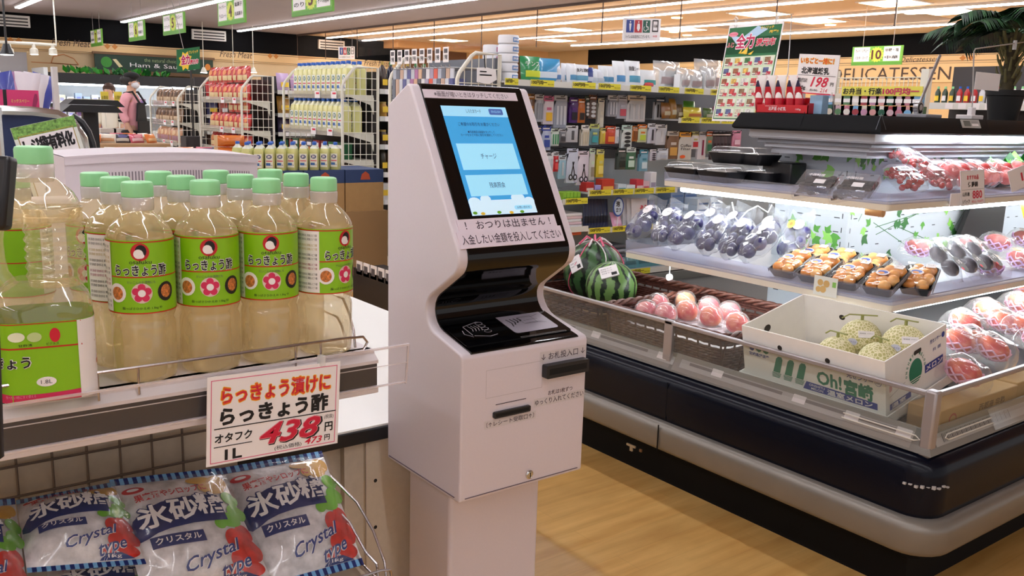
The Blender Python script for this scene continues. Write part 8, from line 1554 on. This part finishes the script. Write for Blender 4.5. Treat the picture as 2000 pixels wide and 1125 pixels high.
lf = M('notice_leaf', (120, 166, 80), .5, noise=.6, scale=120); b = MB(); b.rect(f, 0, hgt*.88, wd, hgt, lf, .0006); b.frame(f, wd*.06, -.0, wd*.94, hgt*.90, .002, M('notice_gold', (180, 150, 70), .5), .001); b.rect(f, wd*.075, 0, wd*.925, hgt*.885, PAPER, .0012); b.text('レジ袋有料化', f, wd*.5, hgt*.785, wd*.80, hgt*.16, BLACK, .002, bold=.045); b.text('についてのお知らせ', f, wd*.52, hgt*.60, wd*.72, hgt*.12, BLACK, .002, bold=.02); b.text('ご理解とご協力を', f, wd*.5, hgt*.3, wd*.6, hgt*.09, fint, .002); b.frame(f, wd*.72, hgt*.24, wd*.8, hgt*.4, .002, fint, .002); b.build('printing', t)
b = MB(); o = f(wd*.5, hgt*.2, -.01); b.tube([o, V((o.x, 2.99, ZC))], .01, CHROME, 8); b.box(o.x-.06, 2.93, ZC, o.x+.06, 3.0, ZC+.012, DARK); b.build('stand', t)
# ---------------------------------------------------------------- beyond the case: lunch goods rack, banner, deli shelf
YD = 4.35
xs0, xs1 = at(1590, 150, X=6.7), at(1810, 150, X=6.7)
t = thing('lunch_rack', 'white mesh rack of lunch and outing goods beyond the fruit case', 'display rack', (6.9, (xs0.y+xs1.y)/2, 0)); y0_, y1_ = xs1.y, min(xs0.y, 4.50); zt_ = at(1700, 152, X=6.7).z
b = MB(); n = 22
for k in range(n+1): y = y0_+(y1_-y0_)*k/n; b.tube([(6.7, y, .3), (6.7, y, zt_)], .004, wwh, 4)
for k in range(18): z = .3+(zt_-.3)*k/17; b.tube([(6.7, y0_, z), (6.7, y1_, z)], .004, wwh, 4)
b.build('mesh_front', t)
b = MB(); 
for y in (y0_, y1_): b.box(6.67, y-.03, 0, 6.73, y+.03, zt_+.06, wwh)
b.build('post', t); MB().box(6.72, y0_, 0, 7.2, y1_, 1.15, M('rack_inner', (150, 140, 140), .6)).build('bin', t)
pb0, pb1 = at(1645, 169, X=6.64), at(1800, 188, X=6.64); f = FR((6.64, pb0.y, pb1.z), (0, -1, 0), (0, 0, 1)); wd, hgt = pb0.y-pb1.y, pb0.z-pb1.z
t = thing('yellow_banner', 'yellow banner reading lunch and outing goods all 100 yen', 'banner', (6.64, (pb0.y+pb1.y)/2, pb1.z)); MB().fbox(f, 0, 0, wd, hgt, -.01, 0, M('banner_yellow', (230, 220, 90), .5)).build('board', t); b = MB(); b.text('お弁当・行楽', f, wd*.27, hgt*.5, wd*.5, hgt*.72, BLACK, .003, bold=.03); b.text('100円均一', f, wd*.75, hgt*.5, wd*.44, hgt*.74, M('poster_magenta', (), .5), .003, bold=.04); b.build('lettering', t); b = MB(); [b.tube([f(wd*u, .01, -.006), f(wd*u, .01, -.08)], .006, wwh, 5) for u in (.1, .9)]; b.build('bracket', t)
rnd = random.Random(41); gc = [(206, 150, 150), (40, 90, 70), (200, 170, 180), (190, 120, 140), (120, 170, 210), (216, 206, 190), (90, 130, 90), (226, 220, 214), (160, 60, 70), (190, 140, 170)]
for k in range(12):
    px = 1600+17*k; p = at(px, 215, X=6.62); c_ = gc[k % 10]; t = thing('lunch_goods_pack', '%s pack hung low on the lunch goods rack, %s from the flyer side' % (['rosy', 'dark green', 'pale pink', 'rose', 'sky blue', 'beige', 'green', 'white', 'wine', 'mauve'][k % 10], ORD[k]), 'goods pack', (6.64, p.y, 1.28), 0, 'packs on the lunch goods rack'); f = FR((6.64, p.y+.055, 1.26), (0, -1, 0), (0, 0, 1)); MB().fbox(f, 0, 0, .11, .17, -.045, 0, M('pk_%d_%d_%d' % c_, c_, .35, coat=.4)).build('pack_body', t); b = MB(); b.rect(f, .015, .03, .095, .07, PAPER, .001); b.ell(f, .055, .12, .03, .025, M('pk_%d_%d_%d' % gc[(k+4) % 10], gc[(k+4) % 10], .4), .001); b.build('printing', t)
    p = at(px, 190, X=6.62); c_ = gc[(k+3) % 10]; t = thing('lunch_goods_pack', 'upper pack under the yellow banner, %s from the flyer side' % ORD[k], 'goods pack', (6.64, p.y, 1.44), 0, 'upper packs on the lunch goods rack'); f = FR((6.64, p.y+.05, 1.435), (0, -1, 0), (0, 0, 1)); MB().fbox(f, 0, 0, .10, .09, -.045, -.004, M('pk_%d_%d_%d' % c_, c_, .35, coat=.4)).build('pack_body', t); b = MB(); b.rect(f, .02, .02, .08, .05, PAPER, -.003); b.build('printing', t)
# drinks shelf farther right
X8 = 8.2; ya, yb = at(1812, 200, X=X8).y, at(2010, 200, X=X8).y; zs_ = [at(1880, 203, X=X8).z, at(1880, 203, X=X8).z-.34]; t = thing('drinks_shelf', 'grey shelf of bottled seasonings seen under the palm', 'shelf', (X8+.2, (ya+yb)/2, 0)); MB().box(X8+.4, yb, 0, X8+.45, ya, zs_[0]+.35, M('rack_back_dark', (), .6)).build('back_panel', t)
MB().box(X8+.02, yb, 0, X8+.4, ya, .1, toe).build('kick_base', t)
for z in zs_: b = MB(); b.box(X8, yb, z-.03, X8+.4, ya, z, gsh); b.box(X8-.008, yb, z-.05, X8, ya, z+.01, lipm); [b.box(X8-.012, yb+.05+.12*q, z-.045, X8-.008, yb+.12+.12*q, z+.005, PAPER) for q in range(int((ya-yb)/.12)-1)]; b.build('shelf', t)
nn = int((ya-yb)/.1)
for si, z in enumerate(zs_):
    for k in range(min(int((ya-yb)/.07), 22)):
        c_ = [(40, 60, 40), (180, 40, 40), (220, 220, 224), (226, 224, 226), (60, 40, 36), (200, 90, 40)][(k//3) % 6]; y = ya-.05-.068*k; t = thing('seasoning_bottle', '%s, %s from left on the %s shelf under the palm' % (['dark bottle', 'red bottle', 'clear bottle', 'white bottle', 'brown bottle', 'orange bottle'][(k//3) % 6], ORD[k], ['upper', 'lower'][si]), 'bottle', (X8+.07, y, z+.0005), 0, 'seasoning bottles under the palm'); t.scale = (.66, .66, .66); MB().lathe(0, 0, [(.034, 0), (.038, .005), (.038, .15), (.016, .20), (.014, .21)], M('pk_%d_%d_%d' % c_, c_, .3, coat=.3), 12).build('body', t, local=True); MB().lathe(0, 0, [(.016, .205), (.016, .235)], [capm, jc, RED][(k//3) % 3], 10).build('cap', t, local=True); b = MB(); b.rect(BEND(0, 0, .0385, 0, -PI/2), -.03, .04, .03, .11, PAPER if k % 2 else YL, .001, 5, 1); b.build('label', t, local=True)
